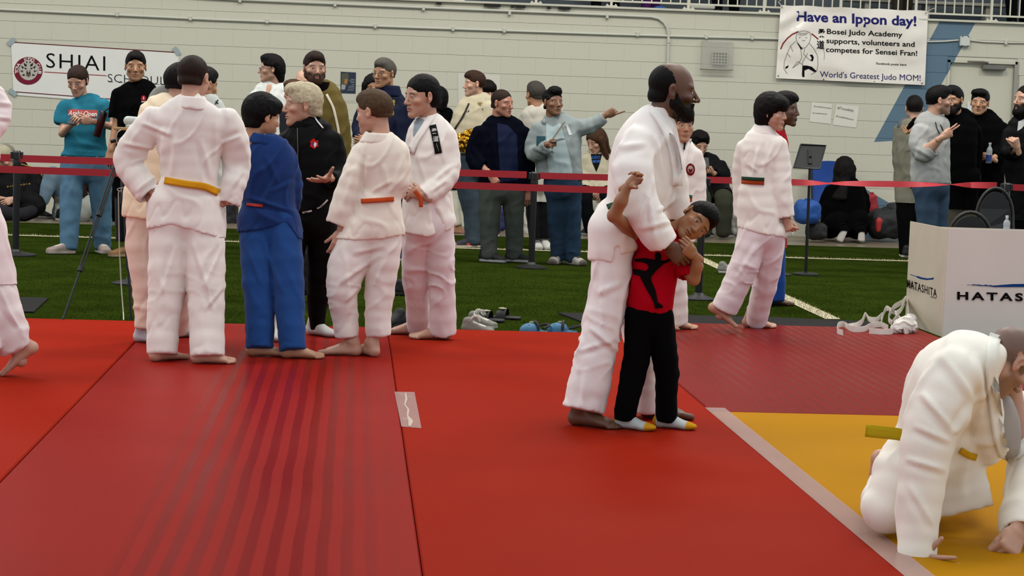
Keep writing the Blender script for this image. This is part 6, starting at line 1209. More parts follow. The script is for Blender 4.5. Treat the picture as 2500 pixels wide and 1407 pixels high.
p.core((1168, 240), (1152, 400), arms=[[(1186, 264, -.05), (1196, 305, -.08), (1172, 340, -.16)]], legs=[[(1140, 420), (1145, 500), p.foot(1144, 604, -66, 'shoe', c='26232a', sole='b5ab98', toe='9d8f7d')], [(1170, 420, .05), (1170, 500, .08), p.foot(1166, 604, -50, 'shoe', c='8f2a2a', sole='b5ab98', side='L')]]); p.hand('R', (1172, 340, -.16), (1150, 346, -.18), 'grip'); bv = bvof(p, 'sweatshirt'); q = p; p.done()
letters('lettering', 'ans', (1130, 280), (1146, 272), 6, '3a3530', 0, p.root, bvh=bv, bold=.01)
for pl in ([(1166, 250), (1178, 250), (1174, 258), (1168, 256)], [(1176, 266), (1180, 264), (1179, 270)]): decal('print', pl, '7a6a3a', 0, p.root, bvh=bv)
F = Field(q.W((1105, 378, -.28)) - [.05, .1, .05], q.W((1165, 318, -.28)) + [.05, .1, .05], .007); F.seg(q.W((1112, 352, -.26)), q.W((1154, 340, -.26)), (.08, .05), (.11, .06), u=(0, 0, 1)); F.ell(q.W((1136, 352, -.26)), (.1, .06, .09), k=.03)
P, Q = F.mesh(); N = normals(P, Q); P = P + N * (noise(P * 26) * .02 + np.abs(noise(P * 55)) * .012)[:, None]
tag(link('foil_bag', qmesh('foil_bag', P, Q, None, False), None, mat('gold_foil', 'b8862a', rough=.18, metal=1., var=.3, vs=14)), 'crinkled gold foil bag held by the woman in cream sweatshirt', 'bag')
# ---- woman with glasses behind
p = Person('woman with glasses half hidden between cream sweatshirt and navy jacket', 24.6, zg=TZ)
p.head(1190, 228, 56, 14, 4, 0, kind='woman', skin='fair', hc='221713', hair='bob'); p.glasses()
legs(p, [[(1180, 420, 0, 22, .1), (1178, 570, 0, 16, .07)], [(1204, 420, 0, 22, .1), (1206, 570, 0, 16, .07)]], col='202126', hip=[(1192, 395, 0, 34, .11), (1192, 420, 0, 34, .11)])
top(p, 'shirt', '4a4038', [(1190, 258, 0, 20, .05), (1192, 274, 0, 34, .09), (1192, 330, 0, 34, .11), (1192, 410, 0, 36, .11)])
p.core((1190, 258), (1192, 400), legs=[[(1180, 420), (1178, 500), p.foot(1178, 578, 0, 'shoe', c='222222')], [(1204, 420), (1206, 500), p.foot(1206, 578, 0, 'shoe', c='222222')]]); p.done()
# ---- navy jacket man
p = Person('man with receding brown hair in navy jacket and grey trousers behind barrier', fl(1225, 642, TZ)[1], zg=TZ)
p.head(1226, 254, 68, 48, 2, 0, kind='man', skin=hx('b97f68'), hc='2e1f17', hair='crop')
legs(p, [[(1200, 450, 0, 30, .11), (1196, 510, 0, 27, .1), (1194, 570, 0, 22, .08), (1194, 632, 0, 20, .07)], [(1250, 450, 0, 30, .11), (1254, 510, 0, 26, .1), (1256, 570, 0, 22, .08), (1256, 632, 0, 20, .07)]], col='4a4f49', m_='cloth', hip=[(1224, 440, 0, 54, .13), (1224, 465, 0, 55, .13)], bunch=[(1194, 600, 0, 30, .008), (1256, 600, 0, 30, .008)], strokes=[(1210, 470, 1190, 560, 8, .008), (1240, 480, 1262, 570, 8, .008)])
top(p, 'jacket', '0e1122', [(1230, 290, 0, 32, .06), (1228, 308, 0, 52, .1), (1228, 350, 0, 60, .13), (1228, 400, 0, 58, .14), (1228, 448, 0, 58, .14)], [[(1176, 325, 0, 24, .07), (1160, 370, 0, 24, .07), (1164, 400, -.05, 22, .06), (1180, 408, -.08, 16, .05)], [(1274, 325, 0, 22, .07), (1284, 380, 0, 21, .07), (1290, 432, 0, 19, .06), (1290, 465, 0, 18, .06)]], m_='cloth', strokes=[(1200, 320, 1215, 440, 9, .01), (1255, 330, 1245, 440, 9, .01), (1150, 360, 1180, 400, 7, .01)], cuts=[(1150, 450, 1310, 470)])
p.core((1230, 290), (1225, 450), arms=[[(1178, 325), (1160, 385), (1198, 428, -.12)], [(1272, 325), (1286, 390), (1290, 465)]], legs=[[(1200, 480), (1196, 560), p.foot(1190, 641, 62, 'shoe', c='141414', sole='8d8f8d', side='R')], [(1250, 480), (1256, 560), p.foot(1254, 640, 62, 'shoe', c='141414', sole='8d8f8d', side='L')]]); p.limb([(1166, 400, -.05), (1200, 430, -.13)], [.042, .032]); p.hand('R', (1198, 428, -.13), (1212, 446, -.15), 'grip'); p.hand('L', (1290, 465), (1290, 485)); bv = bvof(p, 'jacket'); p.done()
decal('shirt_front', [(1214, 300), (1240, 306), (1262, 330), (1266, 440), (1222, 445), (1216, 350)], '131a33', 0, p.root, bvh=bv, lift=.003)
# ---- man seen from behind, white t-shirt
p = Person('grey-haired man seen from behind in white t-shirt and black trousers', 22.2, zg=TZ)
p.head(1307, 233, 64, 206, 0, 0, kind='man', skin='tan', hc='46403a', hair='short')
legs(p, [[(1300, 450, 0, 22, .1), (1302, 520, 0, 18, .08), (1306, 582, 0, 15, .07)], [(1335, 450, 0, 22, .1), (1332, 520, 0, 18, .08), (1330, 582, 0, 15, .07)]], col='121216', hip=[(1316, 420, 0, 44, .12), (1316, 450, 0, 44, .12)])
top(p, 't_shirt', 'b5b0a4', [(1310, 266, 0, 26, .06), (1312, 278, 0, 40, .09), (1314, 330, 0, 42, .12), (1316, 430, 0, 44, .12)], [[(1284, 285, 0, 16, .06), (1280, 318, 0, 15, .06)], [(1345, 285, 0, 16, .06), (1352, 318, 0, 15, .06)]])
p.core((1310, 266), (1316, 430), arms=[[(1285, 288), (1282, 345), (1290, 395)], [(1345, 288), (1354, 345), (1352, 395)]], legs=[[(1300, 460), (1302, 520), p.foot(1308, 590, 6, 'shoe', c='a8a7a2', sole='8a8a86', lace='4a4a4a')], [(1335, 460), (1332, 520), p.foot(1330, 588, 12, 'shoe', c='a8a7a2', sole='8a8a86', side='L')]]); p.limb([(1285, 288, 0), (1283, 345, 0), (1291, 392, 0)], [.05, .042, .03]); p.hand('L', (1290, 393), (1295, 415)); p.done()
# ---- pointing woman
p = Person('woman with high curly hair in grey zip hoodie pointing to the right', fl(1380, 648, TZ)[1], zg=TZ)
p.head(1350, 252, 66, 26, -4, 0, kind='woman', skin='mid', hc='171210', hair='quiff', brow='1a1210')
legs(p, [[(1358, 450, 0, 28, .1), (1360, 510, 0, 25, .09), (1362, 570, 0, 21, .08), (1362, 636, 0, 19, .07)], [(1392, 450, 0, 27, .1), (1396, 510, 0, 24, .09), (1398, 570, 0, 20, .08), (1398, 638, 0, 18, .07)]], col='26394d', m_='denim', hip=[(1372, 440, 0, 46, .12), (1374, 462, 0, 48, .12)], bunch=[(1362, 610, 0, 30, .008), (1398, 610, 0, 30, .008)])
top(p, 'hoodie', '848d8c', [(1366, 292, 0, 32, .06), (1366, 308, 0, 50, .1), (1362, 350, 0, 58, .13), (1364, 400, 0, 56, .14), (1368, 445, 0, 56, .14)], [[(1318, 315, 0, 22, .06), (1304, 350, 0, 22, .06), (1306, 378, -.04, 22, .06), (1338, 356, -.26, 16, .05)], [(1404, 312, 0, 22, .06), (1440, 308, -.02, 19, .06), (1476, 286, -.05, 14, .05)]], strokes=[(1330, 320, 1345, 440, 8, .01), (1400, 330, 1405, 440, 8, .008), (1300, 360, 1340, 380, 7, .012), (1420, 320, 1470, 300, 6, .006)], cuts=[(1290, 436, 1340, 436), (1340, 420, 1385, 430), (1385, 440, 1430, 446)])
p.garment('hood', [dict(p=[(1330, 300, -.03, 9, .03), (1345, 285, .06, 13, .04), (1372, 282, .06, 13, .04), (1390, 300, -.03, 9, .03)], c='rr')], '838c8b', mat_='cloth', fold=.004)
p.core((1358, 290), (1370, 450), arms=[[(1320, 315), (1305, 372), (1340, 352, -.28)], [(1404, 312), (1440, 308, -.02), (1482, 281, -.06)]], legs=[[(1358, 475), (1360, 550), p.foot(1360, 646, -22, 'shoe', c='8f8a84', sole='7b756d', toe='4a443e', lace='2b2826')], [(1394, 475), (1398, 550), p.foot(1398, 648, 30, 'shoe', c='8f8a84', sole='7b756d', toe='4a443e', lace='2b2826', side='L')]])
p.hand('L', (1480, 281, -.06), (1510, 268, -.08), 'point', 0, 1.); p.hand('R', (1340, 352, -.28), (1362, 347, -.36), 'grip', 170, .95); bv = bvof(p, 'hoodie'); q = p; p.done()
decal('shirt_front', [(1333, 300), (1350, 310), (1368, 300), (1385, 360), (1398, 418), (1396, 432), (1340, 428), (1334, 360)], '97a7a8', 0, p.root, bvh=bv, lift=.004)
MB().ribbon([q.W((x, y, -.17)) for x, y in ((1378, 298), (1366, 316), (1352, 336), (1342, 352))], (.014, 0, .008), (0, .004, 0)).build('strap', mat('strap_tan', '857a69', rough=.8), p.root)
decal('name_tag', [(1381, 305), (1386, 304), (1397, 329), (1389, 331)], 'bfc2c2', 0, p.root, bvh=bv); MB().box(q.W((1310, 356, -.2)), q.W((1331, 332, -.16)), .005).build('pouch', mat('teal_nylon', '1c4650', rough=.7), p.root)
c = q.W((1360, 343, -.38)); tag(MB().obox(c, (.037, .005, .07), rotx(1.3) @ rotz(1.2), .003).build('phone', MT['black_plastic']), 'black phone in the open hand of the pointing woman', 'phone')
# ---- hooded group at the right
p = Person('young person in grey hoodie seen from behind, black arm across the shoulders', fl(2215, 628, TZ)[1], zg=TZ)
p.head(2232, 266, 62, 172, 2, 0, kind='child', skin='light', hc='1c1311', hair='short')
legs(p, [[(2208, 440, 0, 24, .1), (2210, 530, 0, 21, .08), (2212, 622, 0, 17, .07)], [(2238, 440, 0, 24, .1), (2238, 530, 0, 21, .08), (2238, 622, 0, 17, .07)]], col='0e0e10', m_='cloth', hip=[(2222, 425, 0, 38, .12), (2222, 450, 0, 38, .12)])
top(p, 'hoodie', '6f6e60', [(2228, 300, 0, 26, .06), (2226, 314, 0, 36, .09), (2222, 360, 0, 40, .12), (2222, 440, 0, 38, .13)], [[(2196, 315, 0, 15, .06), (2192, 370, 0, 15, .06), (2198, 432, 0, 13, .05)]], strokes=[(2190, 330, 2200, 420, 7, .008)])
p.garment('hood', [dict(p=[(2200, 312, -.05, 12, .04), (2212, 300, -.02, 16, .05), (2236, 296, -.0, 18, .06), (2252, 304, 0, 14, .05)], c='rr')], '55585c', mat_='cloth', fold=.004)
p.core((2228, 300), (2222, 440), arms=[[(2198, 318), (2192, 370), (2200, 438, -.02)], [(2252, 318), (2256, 380), (2250, 430, -.05)]], legs=[[(2208, 460), (2210, 540), p.foot(2210, 630, 170, 'shoe', c='141414')], [(2238, 460), (2238, 540), p.foot(2238, 630, 185, 'shoe', c='141414')]]); p.hand('L', (2200, 436, -.02), (2204, 456, -.02)); p.done()
p = Person('man in light grey hoodie and jeans gesturing with two fingers', 20.0, zg=TZ)
p.head(2293, 247, 72, 82, 0, 0, kind='man', skin='light', hc='14100f', hair='short', beard=.45)
legs(p, [[(2262, 450, 0, 32, .11), (2262, 510, 0, 27, .1), (2262, 590, 0, 21, .07)], [(2292, 450, .1, 28, .11), (2292, 520, .1, 24, .1), (2290, 590, .1, 20, .07)]], col='34465a', m_='denim', hip=[(2270, 440, 0, 46, .13), (2272, 460, 0, 46, .13)])
top(p, 'hoodie', '9b9c99', [(2280, 286, 0, 32, .06), (2276, 304, 0, 44, .1), (2272, 350, 0, 48, .13), (2272, 400, 0, 49, .14), (2270, 460, 0, 49, .14)], [[(2248, 318, -.08, 24, .06), (2240, 352, -.12, 24, .06), (2256, 376, -.16, 22, .06), (2280, 364, -.22, 17, .05)]], cuts=[(2215, 446, 2330, 452)], strokes=[(2250, 340, 2235, 400, 8, .010), (2285, 330, 2300, 430, 8, .008), (2230, 360, 2275, 385, 7, .012)])
p.garment('hood', [dict(p=[(2242, 300, .04, 10, .04), (2256, 286, .05, 13, .05), (2282, 292, -.02, 12, .05), (2302, 312, -.05, 8, .03)], c='rr')], '9b9c99', mat_='cloth', fold=.004)
p.band('drawstring', [(2284, 298), (2287, 312), (2294, 326)], 2, '15151a', on='hoodie'); p.band('drawstring', [(2296, 304), (2302, 316), (2306, 328)], 2, '15151a', on='hoodie')
p.core((2280, 284), (2270, 450), arms=[[(2250, 318, -.08), (2246, 372, -.15), (2300, 335, -.3)], [(2300, 318, .1), (2310, 380, .1), (2300, 420, .05)]], legs=[[(2262, 470), (2262, 530), p.foot(2262, 612, 60, 'shoe', c='222226')], [(2292, 470, .1), (2292, 540, .1), p.foot(2290, 606, 60, 'shoe', c='222226')]])
p.limb([(2248, 374, -.16), (2276, 362, -.22), (2302, 334, -.3)], [.042, .04, .028]); p.hand('R', (2301, 335, -.3), (2330, 318, -.33), 'two', 0, 1.0); p.done()
p = Person('bearded man in black zip hoodie behind the grey hoodie man', 20.7, zg=TZ)
p.head(2326, 247, 72, -42, 2, 4, kind='man', skin='tan', hc='100d0c', hair='short', beard=.9); p.beard('short', '17110e')
legs(p, [[(2330, 450, 0, 28, .1), (2330, 600, 0, 20, .07)], [(2362, 450, 0, 26, .1), (2362, 600, 0, 20, .07)]], col='4d483c', m_='cloth', hip=[(2346, 430, 0, 50, .12), (2346, 450, 0, 50, .12)])
top(p, 'hoodie', '0c0c0e', [(2340, 284, 0, 34, .06), (2340, 302, 0, 46, .1), (2338, 350, 0, 48, .13), (2338, 446, 0, 46, .13)], [[(2300, 298, .1, 20, .06), (2268, 292, .5, 18, .06), (2240, 300, .9, 17, .06), (2222, 322, .95, 14, .05)], [(2376, 318, .05, 20, .06), (2382, 370, .1, 18, .06), (2378, 420, .1, 16, .05)]])
p.garment('hood', [dict(p=[(2318, 292, -.0, 12, .04), (2345, 276, .05, 15, .05), (2368, 284, .03, 12, .05)], c='rr')], '0c0c0e', mat_='cloth', fold=.004)
p.core((2338, 284), (2346, 440), arms=[[(2305, 300, .1), (2255, 298, .6), (2222, 322, .95)], [(2374, 318, .05), (2380, 375, .1), (2376, 425, .1)]], legs=[[(2330, 470), (2330, 540), p.foot(2330, 610, -10, 'shoe', c='222222')], [(2362, 470), (2362, 540), p.foot(2362, 610, 10, 'shoe', c='222222')]]); p.hand('R', (2222, 320, .95), (2206, 326, 1.3)); p.done()
p = Person('young man in black hoodie holding a clear water bottle', 21.1, zg=TZ)
p.head(2392, 252, 64, -24, 0, -3, kind='man', skin='asian', hc='100d0c', hair='swept')
legs(p, [[(2382, 450, 0, 28, .1), (2382, 600, 0, 20, .07)], [(2420, 450, 0, 28, .1), (2420, 600, 0, 20, .07)]], col='111114', m_='cloth', hip=[(2402, 430, 0, 46, .12), (2402, 455, 0, 46, .12)])
top(p, 'hoodie', '0a0a0b', [(2402, 284, 0, 32, .06), (2402, 300, 0, 48, .1), (2404, 350, 0, 50, .13), (2404, 450, 0, 50, .13)], [[(2444, 312, 0, 20, .06), (2448, 360, -.04, 20, .06), (2428, 385, -.18, 18, .055)], [(2366, 320, 0, 20, .06), (2360, 380, 0, 19, .06), (2362, 430, 0, 17, .05)]])
p.garment('hood', [dict(p=[(2380, 292, .02, 9, .04), (2404, 276, .06, 13, .05), (2424, 286, .03, 12, .05)], c='rr')], '0a0a0b', mat_='cloth', fold=.004)
p.core((2402, 284), (2402, 440), arms=[[(2442, 314), (2448, 370, -.05), (2422, 388, -.25)], [(2366, 320), (2360, 390), (2364, 435)]], legs=[[(2382, 470), (2382, 540), p.foot(2382, 612, -10, 'shoe', c='222222')], [(2420, 470), (2420, 540), p.foot(2420, 612, 10, 'shoe', c='222222')]])
p.hand('L', (2422, 388, -.25), (2406, 380, -.28), 'grip', 30, 1.); q = p; p.done()
def bottle(a, b, lab, rr=.032, label=True):
    a, b = np.array(a), np.array(b); L = np.linalg.norm(b - a); ax = b - a; o = empty('water_bottle', tuple(a), lab, 'bottle'); gm_ = mat('clear_plastic', 'c5ccd0', rough=.08, spec=.6, var=.02); gm_.node_tree.nodes['Principled BSDF'].inputs['Alpha'].default_value = .45
    MB().lathe(a, [(rr * .8, 0), (rr, .01), (rr, L * .3), (rr * .9, L * .36), (rr, L * .42), (rr, L * .68), (rr * .8, L * .8), (rr * .4, L * .9), (rr * .4, L)], 16, ax).build('body', gm_, o, True); MB().lathe(b, [(rr * .45, 0), (rr * .45, .02)], 14, ax).build('cap', mat('white_cap', 'b9bbb9'), o)
    if label: MB().lathe(a + _n(ax) * L * .1, [(rr * 1.03, 0), (rr * 1.03, L * .35)], 16, ax).build('wrapper', mat('blue_wrapper', '2c3f7c', rough=.4), o)
bottle(q.W((2413, 399, -.31)), q.W((2417, 353, -.31)), 'clear water bottle held by the young man in black')
p = Person('man with long dark beard in black jacket at the right edge', 20.2, zg=TZ)
p.head(2506, 246, 78, -72, -2, 0, kind='man', skin='light', hc='1d1411', hair='crop', beard=.95); p.beard('long', '15100e')
legs(p, [[(2490, 460, 0, 34, .1), (2490, 620, 0, 22, .07)], [(2540, 460, 0, 34, .1), (2540, 620, 0, 22, .07)]], col='0e0e10', m_='cloth', hip=[(2514, 440, 0, 56, .12), (2514, 460, 0, 56, .12)])
top(p, 'jacket', '0b0b0d', [(2516, 290, 0, 36, .06), (2514, 306, 0, 56, .1), (2512, 360, 0, 62, .13), (2514, 460, 0, 60, .13)], [[(2468, 325, 0, 22, .06), (2462, 372, -.04, 22, .06), (2480, 372, -.2, 18, .055)]], m_='shiny')
p.core((2516, 290), (2514, 450), arms=[[(2470, 325), (2462, 375, -.05), (2484, 362, -.22)], [(2560, 325), (2570, 380), (2540, 400, -.1)]], legs=[[(2490, 480), (2490, 560), p.foot(2490, 636, -40, 'shoe', c='222222')], [(2540, 480), (2540, 560), p.foot(2540, 636, -30, 'shoe', c='222222')]]); p.hand('R', (2484, 362, -.22), (2478, 340, -.26), 'fist', 20, 1.1); bv = bvof(p, 'jacket'); p.done()
decal('shirt_front', [(2486, 297), (2502, 290), (2506, 300), (2494, 314), (2484, 320)], 'b1b1b0', 0, p.root, bvh=bv, lift=.004)
# ================================================================ people sitting by the wall
def seat_leg(p, name, pts, col, m_='cloth', fold=.004): p.garment(name, [dict(p=q, c='rr') for q in pts], col, mat_=m_, fold=fold)
p = Person('seated woman with long brown hair in cream jacket under the pointing arm', 25.3, zg=TZ)
p.head(1456, 345, 60, -52, 26, 0, kind='woman', skin='light', hc='4a3020', hair='long')
seat_leg(p, 'trousers', [[(1440, 452, 0, 26, .11), (1425, 478, -.35, 20, .09), (1428, 490, -.45, 18, .09), (1440, 560, -.4, 14, .07)], [(1475, 452, 0, 26, .11), (1485, 478, -.35, 20, .09), (1486, 492, -.45, 18, .09), (1478, 562, -.4, 14, .07)], [(1456, 440, 0, 36, .12), (1456, 465, 0, 36, .12)]], '17191f')
top(p, 'jacket', 'ada58e', [(1458, 372, 0, 26, .06), (1458, 386, 0, 36, .09), (1456, 415, 0, 38, .12), (1456, 452, 0, 38, .13)], [[(1430, 390, 0, 14, .06), (1424, 420, 0, 15, .06), (1432, 446, -.15, 13, .05)], [(1486, 390, 0, 14, .06), (1494, 420, 0, 15, .06), (1486, 450, -.15, 13, .05)]])
p.core((1458, 374), (1456, 445), arms=[[(1432, 392), (1424, 425), (1440, 462, -.25)], [(1484, 392), (1494, 425), (1480, 468, -.25)]]); p.limb([(1440, 455, 0), (1426, 482, -.42), (1438, 565, -.4)], [.08, .05, .035]); p.limb([(1475, 455, 0), (1486, 484, -.42), (1478, 566, -.4)], [.08, .05, .035])
p.foot(1438, 574, -20, 'shoe', c='20201f', sole='a5a49c'); p.foot(1480, 574, 10, 'shoe', c='a7a5a0', sole='c0bfb8'); p.hand('R', (1440, 462, -.25), (1456, 478, -.32), 'relaxed'); p.hand('L', (1480, 468, -.25), (1468, 486, -.32), 'relaxed'); bv = bvof(p, 'jacket'); p.done()
decal('shirt_front', [(1442, 376), (1470, 376), (1464, 400), (1456, 420), (1446, 398)], '0f1014', 0, p.root, bvh=bv, lift=.004)
letters('lettering', 'JUDO', (1443, 388), (1465, 387), 7, '2c5a9c', 0, p.root, bvh=bv, bold=.015).location.y -= .006; letters('lettering', 'MOM', (1447, 398), (1464, 397), 7, '2c5a9c', 0, p.root, bvh=bv, bold=.03).location.y -= .006
p = Person('seated woman with curly dark hair in black jacket and olive trousers using a phone', 25.5, zg=TZ)
p.head(1707, 353, 62, 12, 24, 0, kind='woman', skin='light', hc='1a1110', hair='mullet')
seat_leg(p, 'trousers', [[(1720, 462, 0, 30, .11), (1716, 480, -.35, 22, .1), (1716, 498, -.45, 20, .09), (1722, 566, -.4, 17, .08)], [(1752, 462, 0, 30, .11), (1764, 478, -.35, 24, .1), (1768, 498, -.45, 22, .09), (1766, 566, -.4, 19, .08)], [(1736, 445, 0, 44, .13), (1736, 468, 0, 44, .13)]], '34352a')
top(p, 'jacket', '0d0d10', [(1712, 382, 0, 26, .06), (1716, 396, 0, 40, .09), (1726, 425, 0, 44, .13), (1734, 458, 0, 44, .14)], [[(1690, 400, 0, 16, .06), (1688, 425, -.05, 16, .06), (1706, 415, -.22, 14, .05)], [(1756, 404, 0, 18, .06), (1766, 430, -.05, 18, .06), (1744, 424, -.24, 15, .05)]], m_='shiny')
p.core((1712, 382), (1734, 455), arms=[[(1692, 400), (1688, 428, -.05), (1712, 412, -.28)], [(1752, 404), (1766, 432, -.05), (1738, 420, -.28)]]); p.limb([(1722, 465, 0), (1716, 490, -.42), (1722, 570, -.4)], [.08, .05, .035]); p.limb([(1750, 465, 0), (1768, 488, -.42), (1766, 570, -.4)], [.08, .05, .035])
p.foot(1722, 578, 10, 'shoe', c='1b1b1d', sole='9c9c98'); p.foot(1766, 578, 20, 'shoe', c='1b1b1d', sole='9c9c98'); p.hand('R', (1712, 412, -.28), (1722, 404, -.34), 'grip', 160, .95); p.hand('L', (1738, 420, -.28), (1726, 406, -.34), 'grip', 160, .95); q = p; p.done()
tag(MB().obox(q.W((1724, 397, -.37)), (.037, .005, .07), rotx(.5), .003).build('phone', MT['black_plastic']), 'black phone held by the seated woman in black jacket', 'phone')
# folding chair under her, camp chair, kneeling person in black
def xchair(name, x0, x1, ysb, yst, yb, Y, col, lab, back=True):
    root = empty(name, tuple(at((x0 + x1) / 2, yb, Y)), lab, 'chair'); fr = mat('chair_tube', '232326', rough=.4, metal=.5); fab = mat('fabric_' + col, col, rough=.8, bump=.3, bs=200)
    P = lambda x, y, d: at(x, y, Y + d); b = MB()
    for xx in (x0, x1):
        b.tube([P(xx, yb, -.25), P(xx, ysb, .2)], .012, 8); b.tube([P(xx, yb - 6, .25), P(xx, ysb, -.25)], .012, 8); b.tube([P(xx, ysb, .2), P(xx, yst, .32)], .012, 8)
    b.tube([P(x0, yb - 2, -.25), P(x1, ysb, -.24)], .009, 6); b.tube([P(x1, yb - 2, -.25), P(x0, ysb, -.24)], .009, 6); b.build('frame', fr, root, True)
    V = []; n = 8
    for i in range(n + 1):
        for j in range(n + 1): u, v = i / n, j / n; V.append(P(x0 + (x1 - x0) * u, ysb + 5 * math.sin(math.pi * u) * math.sin(math.pi * v), -.24 + .46 * v))
    F = [(i * (n + 1) + j, (i + 1) * (n + 1) + j, (i + 1) * (n + 1) + j + 1, i * (n + 1) + j + 1) for i in range(n) for j in range(n)]; m = len(V); V += [v - np.array([0, 0, .012]) for v in V]; F += [tuple(k + m for k in f[::-1]) for f in F]; MB().add(V, F).build('seat', fab, root, True)
    V = []
    for i in range(n + 1):
        for j in range(n + 1): u, v = i / n, j / n; V.append(P(x0 + (x1 - x0) * u, ysb + (yst - ysb) * v - 3 * math.sin(math.pi * u) * (v > .9), .21 + .11 * v + .06 * math.sin(math.pi * u) * math.sin(math.pi * v)))
    m = len(V); F = [(i * (n + 1) + j, (i + 1) * (n + 1) + j, (i + 1) * (n + 1) + j + 1, i * (n + 1) + j + 1) for i in range(n) for j in range(n)]; V += [v + np.array([0, .012, 0]) for v in V]; F += [tuple(k + m for k in f[::-1]) for f in F]; MB().add(V, F).build('backrest', fab, root, True); return root
xchair('camp_chair', 1690, 1778, 490, 430, 574, 25.8, '1c1c20', 'dark folding camp chair under the seated woman with olive trousers')
xchair('camp_chair', 1416, 1498, 478, 420, 572, 25.65, '26262b', 'dark folding camp chair under the seated woman with brown hair')
xchair('camp_chair', 1982, 2062, 500, 396, 576, 25.9, '0d3c86', 'blue folding camp chair by the wall beside the black-clad kneeling person')
p = Person('person with long dark hair in black kneeling by the blue camp chair, shoe soles showing', 25.5, zg=TZ)
p.head(2062, 416, 62, 148, 12, 0, kind='woman', skin='fair', hc='1a1010', hair='longback')
p.garment('trousers', [dict(p=[(2060, 500, 0, 52, .16), (2062, 540, .05, 60, .2)], c='rr'), dict(p=[(2040, 545, -.15, 34, .12), (2030, 560, .3, 26, .1)], c='rr'), dict(p=[(2090, 545, -.15, 34, .12), (2096, 560, .3, 26, .1)], c='rr'), dict(p=[(2040, 558, .2, 26, .09), (2060, 562, -.35, 16, .07)], c='rr'), dict(p=[(2092, 558, .2, 26, .09), (2100, 562, -.35, 16, .07)], c='rr')], '0c0c0e', mat_='cloth', fold=.006)
top(p, 'jacket', '0b0b0d', [(2062, 442, .0, 26, .08), (2064, 456, 0, 40, .12), (2064, 490, 0, 50, .15), (2062, 530, 0, 54, .17)], [[(2028, 465, 0, 16, .07), (2014, 500, .1, 16, .07), (2022, 530, .25, 14, .06)], [(2098, 465, 0, 16, .07), (2110, 500, .1, 16, .07), (2104, 530, .25, 14, .06)]])
p.core((2062, 444), (2062, 520), arms=[[(2030, 468), (2014, 505, .1), (2025, 535, .3)], [(2096, 468), (2110, 505, .1), (2102, 535, .3)]])
for (x, y, x1, y1) in ((2050, 587, 2066, 556), (2103, 587, 2104, 560)):
    a, b_ = p.W((x, y, -.48)), p.W((x1, y1, -.36)); F = Field(np.minimum(a, b_) - .1, np.maximum(a, b_) + .1, .007); F.seg(a, b_, (.045, .022), (.04, .02), u=(1, 0, 0)); F.seg(a + [0, .03, .01], b_ + [0, .04, .0], (.04, .035), (.036, .04), u=(1, 0, 0), k=.01)
    P_, Q_ = F.mesh(); c_ = np.where((P_[:, 1:2] < (a[1] + b_[1]) / 2 - .0), np.array([hx('97928a')]), np.array([hx('3a3937')])); p.kids.append(('shoe', P_, Q_, c_, 'shoe'))
p.done()
# ---- seated people at the left
p = Person('seated person in cream and dark cap and black jacket with gold stripe at far left', 25.0, zg=TZ)
p.head(14, 388, 62, -30, 22, 0, kind='man', skin='light', hc='2a1c15', hair='crop')
P, Q = hair_tpl('crop', .006); F = Field((-.1, -.13, -.02), (.1, .2, .16), .006); F.ell((0, -.012, .05), (.083, .104, .09)); F.boxp((0, 0, -.06), (.2, .3, .1), r=.01, op='s', k=.004); F.ell((0, .11, .045), (.062, .075, .012), k=.008)
P, Q = F.mesh(); W_ = p.hT(P); cc = mixc(np.repeat(np.array([hx('a39d84')]), len(P), 0), (P[:, 1] < -.01) * 1., hx('7d786c')); cc = mixc(cc, ((P[:, 1] > .1) & (P[:, 2] < .044)) * 1., hx('15130f')); p.kids.append(('cap', W_, Q, cc, 'cloth'))
seat_leg(p, 'trousers', [[(20, 500, 0, 34, .12), (70, 492, -.3, 24, .1), (92, 505, -.35, 19, .08), (60, 522, -.4, 16, .08), (40, 524, -.42, 15, .07)], [(-20, 500, 0, 34, .12), (-50, 500, -.35, 26, .1), (0, 518, -.5, 18, .08), (28, 522, -.5, 16, .07)], [(0, 480, 0, 44, .13), (0, 505, 0, 46, .14)]], '26262a')
top(p, 'jacket', '0d0c0e', [(24, 412, 0, 32, .07), (28, 426, 0, 54, .1), (26, 460, 0, 66, .14), (10, 500, 0, 58, .14)], [[(76, 428, 0, 24, .07), (92, 455, -.05, 24, .07), (70, 478, -.25, 20, .06)], [(-30, 440, 0, 22, .07), (-30, 480, -.1, 20, .06)]], m_='shiny')
p.band('stripe', [(50, 400), (78, 408), (100, 424), (114, 446)], 2.5, '8a6d2c', on='jacket')
p.core((18, 416), (0, 495), arms=[[(74, 430), (92, 460, -.05), (30, 486, -.35)], [(-25, 440), (-30, 480, -.1), (20, 488, -.35)]]); p.limb([(20, 500, 0), (88, 498, -.34), (40, 524, -.42)], [.08, .05, .035]); p.hand('L', (32, 486, -.35), (20, 492, -.38), 'relaxed'); p.foot(40, 530, -80, 'shoe', c='151517'); bv = bvof(p, 'jacket'); p.done()
for k in range(9): decal('print', circ(19 + k * 6.6, 456 - k * .9, 2.6, 2.4 - (k % 2), 8), '6d5a2a', 0, p.root, bvh=bv)
p = Person('seated person in faded jeans with bare ankle and dark slippers at left', 25.2, zg=TZ)
p.head(196, 438, 56, -60, 10, 0, kind='woman', skin='light', hc='2c1d15', hair='long')
seat_leg(p, 'trousers', [[(180, 510, 0, 34, .12), (134, 438, -.25, 22, .1), (128, 430, -.3, 20, .09), (104, 490, -.35, 15, .07)], [(190, 510, .15, 30, .12), (166, 470, .0, 24, .1), (150, 500, -.1, 18, .08), (140, 528, -.15, 14, .07)], [(186, 500, 0, 32, .12), (186, 515, 0, 32, .12)]], '5f7280', m_='denim')
